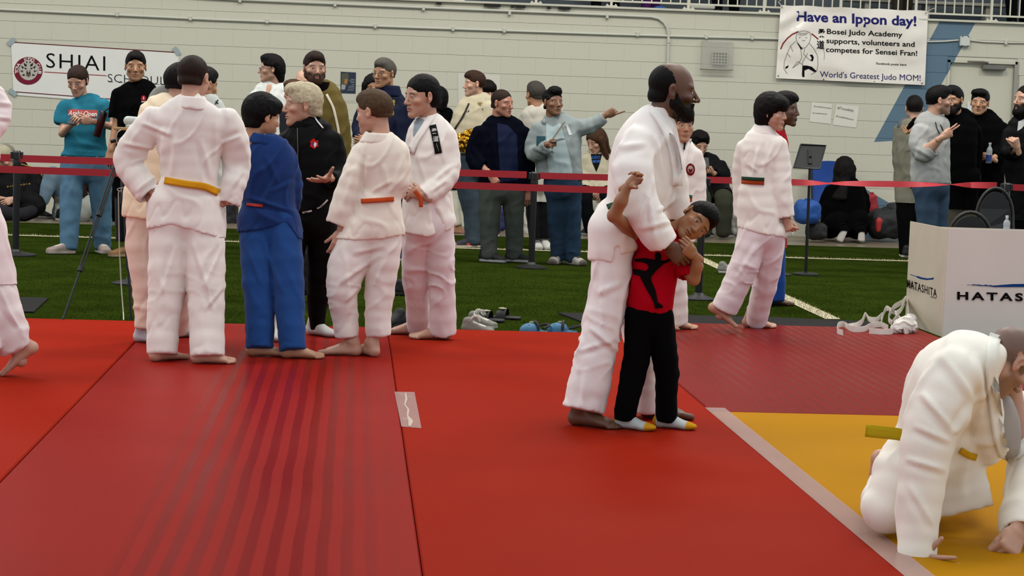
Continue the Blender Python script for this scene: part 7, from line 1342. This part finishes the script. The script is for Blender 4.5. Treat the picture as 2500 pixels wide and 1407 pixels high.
top(p, 'shirt', '8f8f88', [(196, 466, 0, 22, .06), (196, 480, 0, 30, .1), (190, 515, 0, 32, .12)])
p.core((196, 468), (188, 505)); p.limb([(180, 508, 0), (130, 434, -.28), (100, 502, -.37), (97, 518, -.38)], [.08, .05, .035, .032]); p.foot(98, 533, 50, 'shoe', c='17171a'); p.foot(150, 540, 40, 'shoe', c='17171a'); p.done()
p = Person('seated person in black shirt and pale trousers behind the camera tripod', 25.2, zg=TZ)
p.head(280, 412, 60, -20, 14, 0, kind='man', skin='tan', hc='1c1411', hair='short')
seat_leg(p, 'trousers', [[(270, 515, 0, 36, .12), (225, 500, -.3, 26, .1), (205, 518, -.35, 20, .09), (200, 532, -.35, 16, .07)], [(300, 520, 0, 34, .12), (330, 505, -.3, 24, .1), (330, 530, -.35, 18, .08)], [(282, 505, 0, 36, .12), (282, 520, 0, 36, .12)]], '83857f')
top(p, 'shirt', '0f0f12', [(282, 442, 0, 28, .06), (282, 456, 0, 38, .1), (282, 490, 0, 40, .12), (282, 520, 0, 40, .13)], [[(250, 460, 0, 15, .06), (246, 485, 0, 15, .06)], [(314, 460, 0, 15, .06), (316, 485, -.04, 15, .06)]])
p.core((282, 444), (282, 510), arms=[[(250, 462), (244, 500, 0), (262, 505, -.3)], [(314, 462), (318, 500), (296, 492, -.3)]]); p.limb([(314, 462, 0), (318, 498, -.05), (296, 492, -.3)], [.05, .04, .03]); p.limb([(270, 515, 0), (208, 512, -.34), (200, 530, -.35)], [.08, .05, .035]); p.foot(150 + 48, 540, -60, 'shoe', c='1c1c1c'); p.foot(335, 542, 20, 'shoe', c='1c1c1c'); p.done()
# ---- spectators on the balcony, cut by the top of the frame
for (x, sp, colr, sh, lab) in ((1478, 44, '0c0c10', '101012', 'spectator in black trousers on balcony above the pointing woman'), (1588, 20, '3a1848', '2a1030', 'spectator in purple trousers standing on balcony beside blue bag'), (1772, 40, '101014', '141416', 'spectator in dark trousers on balcony right of the cool box'), (2202, 20, '2c2620', '1c1712', 'spectator in brown trousers and boots on balcony above the banner'), (2486, 30, '0d0d0f', '101012', 'spectator in black on balcony at the far right')):
    Yb = WY + .75; p = Person(lab, Yb, zg=ZT - .03); y0 = proj(np.array([at(x, 20, Yb)[0], Yb, ZT - .03]))[1]; s_ = p.s
    p.head(x, y0 - 1.6 * s_, 46, 0, 0, 0, kind='man', skin='light', hc='2a1c15', hair='short')
    legs(p, [[(x - sp / 2 - 2, y0 - .9 * s_, 0, 22, .09), (x - sp / 2 - 2, y0 - .45 * s_, 0, 16, .08), (x - sp / 2, y0 - .06 * s_, 0, 12, .07)], [(x + sp / 2 + 2, y0 - .9 * s_, 0, 22, .09), (x + sp / 2 + 2, y0 - .45 * s_, 0, 16, .08), (x + sp / 2, y0 - .06 * s_, 0, 12, .07)]], col=colr, m_='cloth', hip=[(x, y0 - .95 * s_, 0, 34, .1), (x, y0 - .88 * s_, 0, 34, .1)])
    top(p, 'shirt', '33343a', [(x, y0 - 1.42 * s_, 0, 26, .06), (x, y0 - 1.36 * s_, 0, 38, .09), (x, y0 - 1.1 * s_, 0, 38, .11), (x, y0 - .9 * s_, 0, 38, .12)])
    p.core((x, y0 - 1.42 * s_), (x, y0 - .95 * s_), legs=[[(x - sp / 2 - 2, y0 - .88 * s_), (x - sp / 2 - 2, y0 - .45 * s_), p.foot(x - sp / 2, y0, -15, 'shoe', c=sh)], [(x + sp / 2 + 2, y0 - .88 * s_), (x + sp / 2 + 2, y0 - .45 * s_), p.foot(x + sp / 2, y0, 15, 'shoe', c=sh)]]); p.done()
# ================================================================ things
BP = MT['black_plastic']; RB_ = mat('barrier_red', '9c081a', rough=.55, var=.03)
def stanchion(x, yb, ytop, lab, r=.155, belts=1):
    g = fl(x, yb - 8, TZ); Y = g[1]; tz = at(x, ytop, Y)[2]; root = empty('barrier_post', (g[0], Y, TZ), lab, 'barrier post', 'retractable belt barrier posts')
    MB().lathe((g[0], Y, TZ), [(r, .002), (r, .012), (r * .8, .022), (.05, .04), (.036, .06)], 32).build('base', mat('black_cast', '121213', rough=.5, bump=.1), root, True)
    MB().lathe((g[0], Y, TZ), [(.031, .03), (.031, tz - TZ - .14)], 20).build('pole', BP, root, True)
    MB().lathe((g[0], Y, TZ), [(.036, tz - TZ - .16), (.038, tz - TZ - .15), (.038, tz - TZ - .01), (.03, tz - TZ)], 20).build('cassette', BP, root, True)
    b = MB()
    for sx in (-1, 1): b.box((g[0] + sx * .045 - .012, Y - .02, tz - .075), (g[0] + sx * .045 + .012, Y + .02, tz - .01), .003)
    b.box((g[0] - .02, Y - .05, tz - .08), (g[0] + .02, Y - .03, tz - .01), .003).build('belt_clip', BP, root)
    return g[0], Y, tz
A1 = stanchion(38, 632, 368, 'belt barrier post at far left in front of the seated person in a cap', .19)
A2 = stanchion(1297, 663, 419, 'belt barrier post between the navy jacket man and the pointing woman')
A3 = stanchion(1893, 680, 432, 'belt barrier post hidden behind the kid with bobbed hair')
A4 = stanchion(2444, 704, 446, 'belt barrier post behind the rounded black chair backs')
B1_ = stanchion(322, 702, 400, 'thicker-looking belt barrier post behind the camera tripod legs', .16)
B2_ = stanchion(1038, 724, 430, 'belt barrier post behind the girl with tied back hair')
B3_ = stanchion(1705, 740, 432, 'belt barrier post behind the kid with the club badge', .13)
def rib(pts, w, lab):
    """red webbing through photo points (x, y, Y), w = band height in metres, twist in degrees as 4th value"""
    W = []; H = []
    for i in range(len(pts) - 1):
        for t in np.linspace(0, 1, 9)[:(9 if i == len(pts) - 2 else 8)]: q = np.array(pts[i], float) * (1 - t) + np.array(pts[i + 1], float) * t; W.append(at(q[0], q[1], q[2])); a = math.radians(q[3]); H.append(np.array([0, math.sin(a), math.cos(a)]) * w / 2)
    b = MB(); n = len(W); V = []; F = []
    for p_, h_ in zip(W, H): V += [p_ - h_, p_ + h_, p_ + h_ + [0, .003, 0], p_ - h_ + [0, .003, 0]]
    for i in range(n - 1):
        for k in range(4): F.append((i * 4 + k, i * 4 + (k + 1) % 4, i * 4 + 4 + (k + 1) % 4, i * 4 + 4 + k))
    b.add(V, F); tag(b.build('barrier_belt', RB_, None, True), lab, 'barrier belt', 'red belts of the barriers')
y1 = A1[1]; y2 = A2[1]; y3 = A3[1]; y4 = A4[1]; z1 = B1_[1]; z3 = B3_[1]
rib([(-60, 382, y1, 0), (26, 386, y1 - .02, 0)], .068, 'short red barrier belt running off the left edge, upper one')
rib([(48, 387, y1 - .02, 0), (640, 407, (y1 + y2) / 2, 0), (1286, 427, y2 - .02, 0)], .066, 'upper red barrier belt from the far left post to the post by the navy man')
rib([(1312, 429, y2 - .02, 0), (1500, 434, y2, 0), (1884, 443, y3, 0)], .062, 'red barrier belt between the middle post and the kid with bobbed hair')
rib([(1902, 444, y3, 0), (1960, 446, y3, 15), (2022, 448, y3, 80), (2060, 448, y3, 50), (2130, 449, y3, 20), (2200, 450, y3, 15), (2280, 451, y3, 60), (2320, 451, y3, 90), (2370, 452, y4, 30), (2434, 453, y4, 0)], .062, 'twisted red barrier belt in front of the hooded group')
rib([(2460, 457, y4, 0), (2560, 461, y4, 0)], .062, 'red barrier belt running off the right edge')
rib([(-60, 411, z1, 0), (310, 424, z1, 0)], .056, 'lower red barrier belt crossing the left edge in front of the woman in teal')
rib([(334, 425, z1, 0), (1030, 449, z1, 0)], .056, 'lower red barrier belt behind the row of judo pupils')
rib([(1046, 450, z1, 0), (1400, 462, z1, 0), (1695, 469, z3, 0)], .056, 'lower red barrier belt from the girl to behind the bearded man')
# ---- tablet stand
g = fl(1967, 672, TZ); Yt = g[1]; root = empty('tablet_stand', tuple(g), 'black floor stand holding a tablet seen from behind', 'stand')
MB().lathe(g, [(.128, .002), (.128, .014), (.11, .022), (.03, .03)], 32).build('base', mat('black_cast'), root, True)
tp = at(1978, 392, Yt); MB().tube([g + [0, 0, .02], g * .5 + tp * .5, tp], [.016, .015, .013], 14).build('pole', BP, root, True)
c4 = [at(x, y, Yt + d) for x, y, d in ((1955, 353, .05), (2016, 356, .05), (2000, 413, -.04), (1937, 410, -.04))]; nrm = _n(np.cross(c4[1] - c4[0], c4[3] - c4[0])); nrm = nrm if nrm[1] < 0 else -nrm
MB().prism(c4, -nrm * .012).build('tablet_holder', mat('tablet_grey', '23241f', rough=.35, spec=.5), root)
b = MB(); b.tube([c + nrm * .004 for c in c4] + [c4[0] + nrm * .004], .009, 8); b.build('holder_frame', BP, root, True)
cc = sum(c4) / 4; MB().obox(cc + nrm * .01, (.02, .008, .075), np.array([_n(c4[1] - c4[0]), nrm, _n(np.cross(_n(c4[1] - c4[0]), nrm))])).tube([cc + nrm * .02, tp], .014, 8).build('bracket', BP, root)
# ---- tripod with camera and board
Y0 = 13.75; root = empty('camera_tripod', tuple([at(300, 420, Y0)[0], Y0, TZ]), 'black camera tripod with wooden board behind the yellow belt boy', 'tripod')
hd = at(301, 352, Y0); ft = [fl(150, 795, TZ), np.array([at(321, 790, Y0 - .15)[0], Y0 - .2, TZ]), fl(462, 790, TZ)]; ft[0][1] = ft[0][1]
tops = [hd + [-.02, -.01, -.06], hd + [.0, -.03, -.06], hd + [.02, .02, -.06]]
for k, (a, b_) in enumerate(zip(tops, ft)):
    lg = MB(); m1 = a + (b_ - a) * .36; m2 = a + (b_ - a) * .68; b_ = b_ + [0, 0, .012]
    sd = _n(np.cross(b_ - a, (0, 1, 0))) * .011
    for s_ in (-1, 1): lg.tube([a + sd * s_, m1 + sd * s_], .008, 8); lg.tube([m1 + sd * s_ * .8, m2 + sd * s_ * .8], .006, 8)
    lg.tube([m2 - (b_ - a) * .03, b_], .0075, 8); lg.tube([m1 - (b_ - a) * .012, m1 + (b_ - a) * .014], .021, 8); lg.tube([m2 - (b_ - a) * .012, m2 + (b_ - a) * .014], .018, 8); lg.tube([b_, b_ - (b_ - a) * .015], .014, 8); lg.build('leg', BP, root, True)
MB().lathe(hd + [0, 0, -.1], [(.035, 0), (.04, .03), (.03, .09), (.025, .12)], 16).tube([hd + [0, 0, -.4], hd], .014, 10).build('column', BP, root, True)
b = MB(); b.tube([hd + [.01, 0, .02], at(300, 338, Y0 - .03), at(270, 346, Y0 - .05)], [.01, .01, .013], 10); b.build('pan_handle', BP, root, True)
bd = [at(x, y, Y0 + d) for x, y, d in ((274, 304, -.12), (330, 304, -.12), (342, 312, .12), (283, 311, .12))]; w1, w2 = at(278, 303, Y0 - .1), at(345, 322, Y0 + .1)
tag(MB().box((w1[0], Y0 - .11, at(300, 318, Y0)[2] - .0), (w2[0] + .04, Y0 + .11, at(300, 311, Y0)[2] + .0), .003).build('wooden_board', mat('pine', '9a7f52', rough=.6, var=.15, vs=20)), 'small pine board on top of the camera tripod', 'board')
zb = at(300, 311, Y0)[2]; cx_ = at(324, 300, Y0)[0]; root = empty('video_camera', (cx_, Y0, zb), 'white dome video camera standing on the pine board', 'camera'); WP = mat('white_plastic')
MB().lathe((cx_, Y0, zb), [(.045, .0), (.048, .012), (.036, .022)], 20).build('base', WP, root, True); F = Field((cx_ - .1, Y0 - .1, zb), (cx_ + .1, Y0 + .1, zb + .12), .004); F.seg((cx_ - .03, Y0, zb + .045), (cx_ + .035, Y0, zb + .043), .032, .03); P_, Q_ = F.mesh(); link('housing', qmesh('housing', P_, Q_), root, WP); MB().lathe((cx_ + .05, Y0 - .012, zb + .042), [(.024, 0), (.026, .012), (.018, .016)], 18, (.8, -.6, 0)).build('lens', BP, root, True)
b = MB(); b.tube([at(299, 315, Y0 - .1), at(288, 322, Y0 - .13), at(283, 335, Y0 - .12), at(287, 352, Y0 - .1), at(296, 400, Y0 - .05), at(299, 462, Y0 - .05)], .0035, 6)
def loopc(cx, cy, rx, ry, d, a0=0): return [at(cx + rx * math.cos(a), cy + ry * math.sin(a), Y0 - .06 + d) for a in np.linspace(a0, a0 + 6.5, 14)]
b.tube(loopc(297, 463, 11, 4, 0), .0035, 6); b.tube(loopc(300, 465, 4, 7, -.01), .0035, 6); b.tube([at(290, 466, Y0 - .06), at(289, 476, Y0 - .06), at(291, 600, Y0 - .06), at(296, 700, Y0 - .05), at(301, 762, Y0 - .1), at(302, 782, Y0 - .2)], .0045, 6)
tag(b.build('cable', mat('cable_white', 'b0aa9c', rough=.6), None, True), 'white cable looped and hanging from camera tripod to the mat edge', 'cable')
# ---- printed screens round the table
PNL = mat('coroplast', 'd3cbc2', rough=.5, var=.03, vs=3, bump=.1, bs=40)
f0 = at(2305, 700, 13.9); ZB = at(2311, 558, 13.9)[2]; s0 = at(2214, 700, 14.85)
root = empty('table_screen', (f0[0], 13.9, TZ), 'folding white printed screen reading HATASHITA in front of judges table', 'screen')
def vquad(a, b, z0, z1, th): d = _n(b - a); n = np.array([d[1], -d[0], 0]); n = n if n[1] < 0 else -n; return MB().prism([np.array([a[0], a[1], z0]), np.array([b[0], b[1], z0]), np.array([b[0], b[1], z1]), np.array([a[0], a[1], z1])], -n * th)
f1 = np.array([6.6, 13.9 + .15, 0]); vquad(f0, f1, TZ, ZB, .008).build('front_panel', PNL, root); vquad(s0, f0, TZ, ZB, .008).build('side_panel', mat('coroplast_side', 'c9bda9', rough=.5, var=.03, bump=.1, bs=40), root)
# prints, traced then dropped on the panels
fp = BVHTree.FromPolygons([(f0[0], 13.898, TZ), (f1[0], f1[1] - .002, TZ), (f1[0], f1[1] - .002, ZB), (f0[0], 13.898, ZB)], [(0, 1, 2, 3)]); sp_ = BVHTree.FromPolygons([(s0[0], s0[1], TZ), (f0[0], f0[1], TZ), (f0[0], f0[1], ZB), (s0[0], s0[1], ZB)], [(0, 1, 2, 3)])
letters('lettering', 'HATASHITA', (2337, 731), (2625, 738), 19, '1a1716', 0, root, bold=.03, bvh=fp, space=1.35, tol=2); letters('lettering', 'HATASHITA', (2214, 701), (2287, 726), 20, '1a1716', 0, root, bold=.012, bvh=sp_, space=1.15, tol=2); letters('lettering', 'INTERNATIONAL', (2272, 726), (2286, 730), 3, '4a4744', 0, root, bvh=sp_, tol=2)
sw = lambda pts, bv_: decal('swoosh', pts, '123a72', 0, root, bvh=bv_, lift=.002)
sw([(2420, 698), (2470, 694), (2520, 693), (2570, 694), (2610, 692), (2590, 700), (2540, 701), (2480, 701), (2425, 701)], fp)
rnd = random.Random(5)
for k in range(16): x = 2361 + k * 3.9; y = 694 + k * .14; h = 1 + k * .14; sw([(x, y + rnd.random() * 2), (x + 4.5, y - .5 + rnd.random() * 2), (x + 5.5, y + h + rnd.random() * 1.5), (x + 1, y + h + rnd.random())], fp)
sw([(2240, 674), (2252, 678), (2265, 680), (2281, 678), (2278, 683), (2262, 684), (2248, 682), (2238, 678)], sp_)
for k in range(7): x = 2222 + k * 3.2; y = 669 + k * 1.1; sw([(x, y + rnd.random()), (x + 3.6, y + .6 + rnd.random()), (x + 4, y + 3 + rnd.random()), (x + .5, y + 1.8 + rnd.random())], sp_)
tb = empty('judges_table', (5.2, 14.5, TZ), 'folding table behind the white printed screen, top just below its edge', 'table'); tz_ = ZB - .03
MB().box((f0[0] + .12, 14.05, tz_ - .03), (6.4, 14.75, tz_), .005).build('tabletop', mat('table_top', '7d7568', rough=.5), tb)
for x in (f0[0] + .25, 6.2):
    for y in (14.15, 14.65): MB().tube([(x, y, TZ), (x, y, tz_ - .03)], .014, 8).build('leg', mat('chair_tube'), tb, True)
q0 = at(2457, 560, 14.35); bottle((q0[0], 14.35, tz_), (q0[0], 14.35, at(2457, 533, 14.35)[2]), 'clear water bottle standing on the judges table behind the white screen', .024, False)
def bchair(xc, w_, ytop, Y, lab):
    root = empty('banquet_chair', (at(xc, 600, Y)[0], Y, TZ), lab, 'chair', 'black banquet chairs behind the judges table'); fr = mat('hammered_grey', '2a2825', rough=.4, metal=.4, bump=.3, bs=300); zt = at(xc, ytop, Y)[2]; c = at(xc, 500, Y)[0]; hw = w_ / 2 / ppm(Y); z0 = TZ + .52
    arc = [(c - hw, Y, z0)] + [(c + hw * math.cos(a), Y + .05, zt - .26 + .26 * math.sin(a)) for a in np.linspace(math.pi, 0, 15)] + [(c + hw, Y, z0)]
    MB().tube(arc, .0145, 10).build('back_frame', fr, root, True)
    inn = [np.array([c + (hw - .02) * math.cos(a), Y + .03, zt - .27 + .24 * math.sin(a)]) for a in np.linspace(math.pi, 0, 17)] + [np.array([c + hw - .03, Y + .0, z0 + .1]), np.array([c - hw + .03, Y + .0, z0 + .1])]
    MB().prism(inn, np.array([0, .035, 0])).build('backrest', mat('black_vinyl', '0e0e0f', rough=.5), root)
    MB().box((c - hw, Y - .42, TZ + .43), (c + hw, Y + .0, TZ + .48), .02).build('seat', mat('black_vinyl'), root)
    for sx in (-1, 1):
        MB().tube([(c + sx * hw, Y, z0), (c + sx * hw, Y + .06, TZ)], .013, 8).build('leg', fr, root, True); MB().tube([(c + sx * hw * .95, Y - .4, TZ + .43), (c + sx * hw * .95, Y - .44, TZ)], .013, 8).build('leg', fr, root, True)
bchair(2376, 118, 519, 15.35, 'nearer low round-backed black chair just above the corner of the printed screen'); bchair(2434, 94, 460, 16.9, 'farther round-backed black chair standing higher behind the judges table')
# ---- footwear without feet in it
def shoe(name, x, y, yaw, c, lab, kind='shoe', sole='b8b0a4', lace=None, sc=1., toe=None, z=TZ, grp=None, tilt=0):
    P, Q, Wt = foot_tpl(kind, .0065); g = fl(x, y, z); R = rotz(math.radians(180 + yaw)) @ roty(math.radians(tilt)); keep = P.copy() * sc; W_ = keep @ R.T + g; W_[:, 2] += z - W_[:, 2].min(); col = np.repeat(np.array(hx(c))[None], len(P), 0); col = mixc(col, Wt['sole'], hx(sole))
    if toe: col = mixc(col, Wt['toe'], hx(toe))
    if lace: col = mixc(col, Wt['lace'], hx(lace))
    o = tag(link(name, qmesh(name, W_, Q, col), None, MT['shoe']), lab, 'shoe', grp); return o, g, R
for k, (x, y, yaw, lab) in enumerate(((1164, 800, 60, 'grey running shoe with white laces, rear one of the pair by the mat edge'), (1152, 816, 75, 'grey running shoe with white laces, front one of the pair by the mat edge'))):
    o, g, R = shoe('running_shoe', x, y, yaw, '77746b', lab, sole='aaa79c', lace='b9b7ab', grp='running shoes by the mat edge', sc=.86); b = MB()
    for lx, rx in ((-.02, .03), (.02, .035), (0, .02)): b.tube([(R @ np.array([lx + rx * math.cos(a), .02 + .03 * math.sin(a), .107 + .02 * math.sin(a * 2 + k)])) + g for a in np.linspace(0, 6.3, 12)], .0035, 5)
    b.build('lace', mat('lace_white', 'bdbbb0', rough=.8), o, True)
def slide(x, y, yaw, lab):
    g = fl(x, y, TZ); R = rotz(math.radians(180 + yaw)); o = empty('slide_sandal', tuple(g), lab, 'sandal', 'black slide sandals'); F = Field((-.07, -.15, 0), (.07, .16, .04), .005); F.seg((0, -.09, .012), (0, .09, .012), (.042, .014), (.05, .014), k=.01); P_, Q_ = F.mesh(); link('sole', qmesh('sole', P_ @ R.T + g, Q_), o, mat('slide_black', '111112', rough=.7))
    V = []
    for j in range(2):
        for k in range(11): a = math.pi * k / 10; V.append(R @ np.array([.052 * math.cos(a), -.0 + .075 * j, .015 + (.065 - .02 * j) * math.sin(a)]) + g)
    F_ = [(k, k + 1, k + 12, k + 11) for k in range(10)]; V2 = V + [v * 1. + np.array([0, 0, -.006]) for v in V]; F_ += [tuple(i + 22 for i in f[::-1]) for f in F_]; MB().add(V2, F_).build('strap', mat('slide_black'), o, True)
    p0 = R @ np.array([-.05, .04, .045]) + g; MB().obox(g + R @ np.array([-.0, .035, .077]) , (.03, .02, .004), R, .002).build('strap_mark', mat('slide_mark', 'aaa48d', rough=.5), o)
slide(1198, 786, -115, 'black slide sandal just behind the grey running shoes'); slide(1238, 780, -110, 'black slide sandal, right one of the two near the running shoes')
def clog(x, y, yaw, lab):
    g = fl(x, y, TZ); R = rotz(math.radians(180 + yaw)); o = empty('foam_clog', tuple(g), lab, 'clog', 'blue foam clogs'); F = Field((-.07, -.13, 0), (.07, .14, .1), .005); F.seg((0, -.07, .02), (0, .07, .02), (.045, .02), (.055, .02), k=.01); F.ell((0, .04, .03), (.055, .08, .055), k=.01); F.ell((0, -.06, .06), (.034, .055, .06), k=.004, op='s')
    for sx in (-.025, 0, .025): F.ell((sx, .07, .085), (.006, .006, .03), op='s')
    P_, Q_ = F.mesh(); link('upper', qmesh('upper', P_ @ R.T + g, Q_), o, mat('clog_blue', '2f6688', rough=.6)); b = MB(); b.tube([(R @ np.array([.052 * math.cos(a), -.03 - .075 * math.sin(a), .05 + .02 * math.sin(a)])) + g for a in np.linspace(0, math.pi, 12)], .008, 6); b.tube([(R @ np.array([.052 * math.cos(a), .01, .04 + .055 * math.sin(a)])) + g for a in np.linspace(0, math.pi, 12)], .01, 6); b.build('strap', mat('slide_black'), o, True)
    MB().lathe(R @ np.array([0, .03, .085]) + g, [(.016, 0), (.016, .008)], 12).build('charm', mat('charm_green', '8f9a6a', rough=.5), o)
clog(1306, 819, -60, 'blue foam clog peeping over the mat edge, left one'); clog(1378, 819, -100, 'blue foam clog peeping over the mat edge, right one with flower charm')
shoe('dark_shoe', 968, 800, -40, '17161a', 'black high shoe on the turf beside the girl bare foot', sole='1c1b1e'); shoe('flat_shoe', 1770, 668, 70, '6d6d64', 'grey shoe lying on the diagonal white turf line', sole='98978c', sc=.9)
shoe('dark_shoe', 984, 722, 80, '1b1a1c', 'dark shoe on the turf behind the light brown haired boy', sole='1b1a1c')
# ---- white belts lying on the mat edge
BW_ = mat('white_belt', 'd6d0c6', rough=.85, bump=.3, bs=200)
def lying_belt(pts, lab, w_=.02):
    W = [];  ks = []
    for i in range(len(pts) - 1):
        for t in np.linspace(0, 1, 7)[:-1]: q = np.array(pts[i]) * (1 - t) + np.array(pts[i + 1]) * t; W.append(q)
    W.append(np.array(pts[-1], float)); W = np.array(W); 
    for _ in range(3): W[1:-1] = .25 * W[:-2] + .5 * W[1:-1] + .25 * W[2:]
    P3 = [fl(q[0], q[1], 0) + [0, 0, q[2] + .002] for q in W]; H = [np.array([0, math.sin(math.radians(q[3])), math.cos(math.radians(q[3]))]) * w_ for q in W]
    P3 = [p_ + [0, 0, abs(h_[2])] for p_, h_ in zip(P3, H)]; b = MB(); b.ribbon(P3, H, (0, .004, 0)); tag(b.build('white_belt', BW_, None, True), lab, 'belt', 'white belts heaped by the table screen')
lying_belt([(2058, 820, 0, 20), (2042, 816, 0, 10), (2046, 804, .01, 10), (2060, 802, .01, 0), (2078, 812, 0, 0), (2110, 812, 0, 0), (2125, 806, .01, 0), (2150, 806, .02, 0), (2168, 812, .01, 0)], 'white belt with a curled end, leftmost of the heap on the mat edge')
lying_belt([(2068, 800, 0, 60), (2090, 806, .01, 20), (2105, 800, .02, 10), (2112, 788, .05, 40), (2120, 798, .03, 10), (2140, 800, .03, 0), (2156, 790, .05, 20), (2150, 806, .02, 10)], 'white belt with a raised pointed fold in the middle of the heap')
lying_belt([(2122, 816, 0, 0), (2150, 818, 0, 0), (2180, 818, 0, 0), (2185, 806, .01, 0), (2165, 800, .04, 0), (2180, 786, .09, 20), (2202, 780, .11, 30), (2212, 774, .13, 20), (2216, 790, .08, 0), (2216, 815, .01, 0)], 'white belt arching highest on the heap against the screen')
lying_belt([(2176, 806, .02, 0), (2190, 796, .05, 10), (2200, 802, .03, 0), (2214, 800, .04, 0), (2224, 812, 0, 0), (2212, 818, 0, 0), (2196, 812, .01, 0)], 'white belt coiled at the right end of the heap')
lying_belt([(2150, 800, .02, 0), (2162, 782, .08, 20), (2185, 792, .06, 40), (2198, 788, .07, 30), (2208, 778, .11, 30), (2200, 784, .1, 30)], 'white belt with small dark mark on top of the heap')
F = Field(fl(2180, 816, 0) - [.02, .1, .0], fl(2238, 816, 0) + [.0, .14, .2], .006); a, b_ = fl(2196, 814, 0), fl(2226, 812, 0); F.ell(a * .5 + b_ * .5 + [0, .02, .045], (.08, .06, .05)); F.seg(a + [-.02, 0, .03], b_ + [.0, .02, .1], .035, .028, k=.02); F.half((b_[0] + .055, 0, 0), (1, 0, 0)); P_, Q_ = F.mesh(); N_ = normals(P_, Q_); P_ = P_ + N_ * (np.exp(-(noise(P_ * (16, 30, 30)) / .15) ** 2) * .014)[:, None]; P_[:, 2] = np.maximum(P_[:, 2], .002)
tag(link('white_cloth', qmesh('white_cloth', P_, Q_), None, BW_), 'crumpled bundle of white belt cloth beside the printed screen', 'cloth')
# ---- bags by the wall, balcony things
def blob(name, x0, y0, x1, y1, Y, dep, col, lab, cat='bag', rough=.7, amp=.02, metal=0, z=None, squ=1.):
    a, b_ = at(x0, y1, Y), at(x1, y0, Y); c = (a + b_) / 2; hw = (b_[0] - a[0]) / 2; hz = (b_[2] - a[2]) / 2; F = Field(c - [hw + .05, dep + .05, hz + .05], c + [hw + .05, dep + .05, hz + .05], .016); F.boxp(c, (hw, dep, hz), r=min(hw, dep, hz) * .75)
    P_, Q_ = F.mesh(); N_ = normals(P_, Q_); P_ = P_ + N_ * (noise(P_ * 6) * amp + noise(P_ * 17) * amp * .4)[:, None]; m_ = mat('bag_' + col, col, rough=rough, bump=.2, bs=120); o = tag(link(name, qmesh(name, P_, Q_), None, m_), lab, cat)
    b = MB(); b.tube([c + [-hw * .4, -dep * .2, hz * .9], c + [-hw * .2, -dep * .2, hz * 1.12], c + [hw * .2, -dep * .2, hz * 1.12], c + [hw * .4, -dep * .2, hz * .9]], .012, 6); b.build('handle', m_, o, True); return o
blob('duffel_bag', 1940, 490, 2000, 545, 25.0, .2, '10468c', 'bright blue bag under and before the blue camp chair'); blob('duffel_bag', 1968, 545, 2018, 584, 25.1, .18, '131315', 'black bag on the floor under the blue bag')
blob('backpack', 2112, 474, 2140, 520, 26.0, .12, '8c1420', 'red backpack leaning on the wall behind the kneeling person in black'); blob('backpack', 2118, 512, 2206, 582, 25.7, .2, '15151a', 'large black bag on the floor right of the kneeling person'); blob('backpack', 2166, 498, 2208, 530, 26.0, .14, '1c1c22', 'black backpack on top of the large black bag')
blob('strap_bag', 2138, 535, 2152, 568, 25.3, .04, '9c2020', 'small red pouch hanging in front of the large black bag')
blob('duffel_bag', 1208, 505, 1240, 561, 25.6, .15, '141f52', 'navy blue bag seen between the legs of the navy jacket man'); blob('plastic_bag', 1276, 540, 1300, 582, 25.4, .12, 'a5a39a', 'white patterned plastic bag left of the white sneakers', amp=.04); blob('plastic_bag', 1782, 465, 1802, 572, 26.1, .14, '8f8c84', 'white and grey plastic bags piled right of the seated woman in black', amp=.05); blob('plastic_bag', 1500, 550, 1532, 578, 25.4, .1, 'a29c8e', 'crumpled white plastic bag behind the bearded man on the concrete', amp=.04)
blob('duffel_bag', 130, 505, 240, 536, 25.9, .2, '19191c', 'low black bag lying along the wall behind jeans legs'); blob('duffel_bag', 530, 470, 580, 560, 25.6, .2, '15151a', 'black bag by the wall between yellow belt boy and blue suit boy')
blob('duffel_bag', 700, 560, 760, 720, 15.2, .14, '16080c', 'dark red and black sports bag on turf behind the blonde woman'); blob('duffel_bag', 800, 590, 840, 740, 15.0, .12, '1a090b', 'dark sports bag on turf behind the light brown haired boy')
YB = WY + .5; blob('duffel_bag', 1594, 19, 1622, 27, YB, .15, '1c4a86', 'small bright blue bag on balcony floor beside purple trousers'); c0, c1 = at(1678, 31, YB), at(1740, 16, YB)
cb = empty('cool_box', (c0[0], YB, c0[2]), 'blue cool box with white lid on balcony floor', 'cool box'); MB().box((c0[0], YB - .16, ZT - .03), (c1[0], YB + .16, c1[2] - .05), .02).build('box', mat('cooler_blue', '24506c', rough=.4), cb); MB().box((c0[0] - .008, YB - .17, c1[2] - .05), (c1[0] + .008, YB + .17, c1[2]), .015).build('lid', mat('cooler_lid', 'a9a89c', rough=.4), cb)
for (x0, x1, y) in ((1065, 1078, 8), (1182, 1222, 13), (1247, 1256, 16), (1258, 1283, 16), (1335, 1345, 19), (1363, 1393, 20)): 
    a, b_ = at(x0, y + 3, WY - .056), at(x1, y - 3, WY - .056); MB().box((a[0], WY - .056, a[2]), (b_[0], WY - .045, b_[2])).build('shade_strip', mat('gap_shade', '22251f', rough=.9), bpy.data.objects['trim_1'])  # solid dark strips on the ledge front, coloured as the shade of gaps
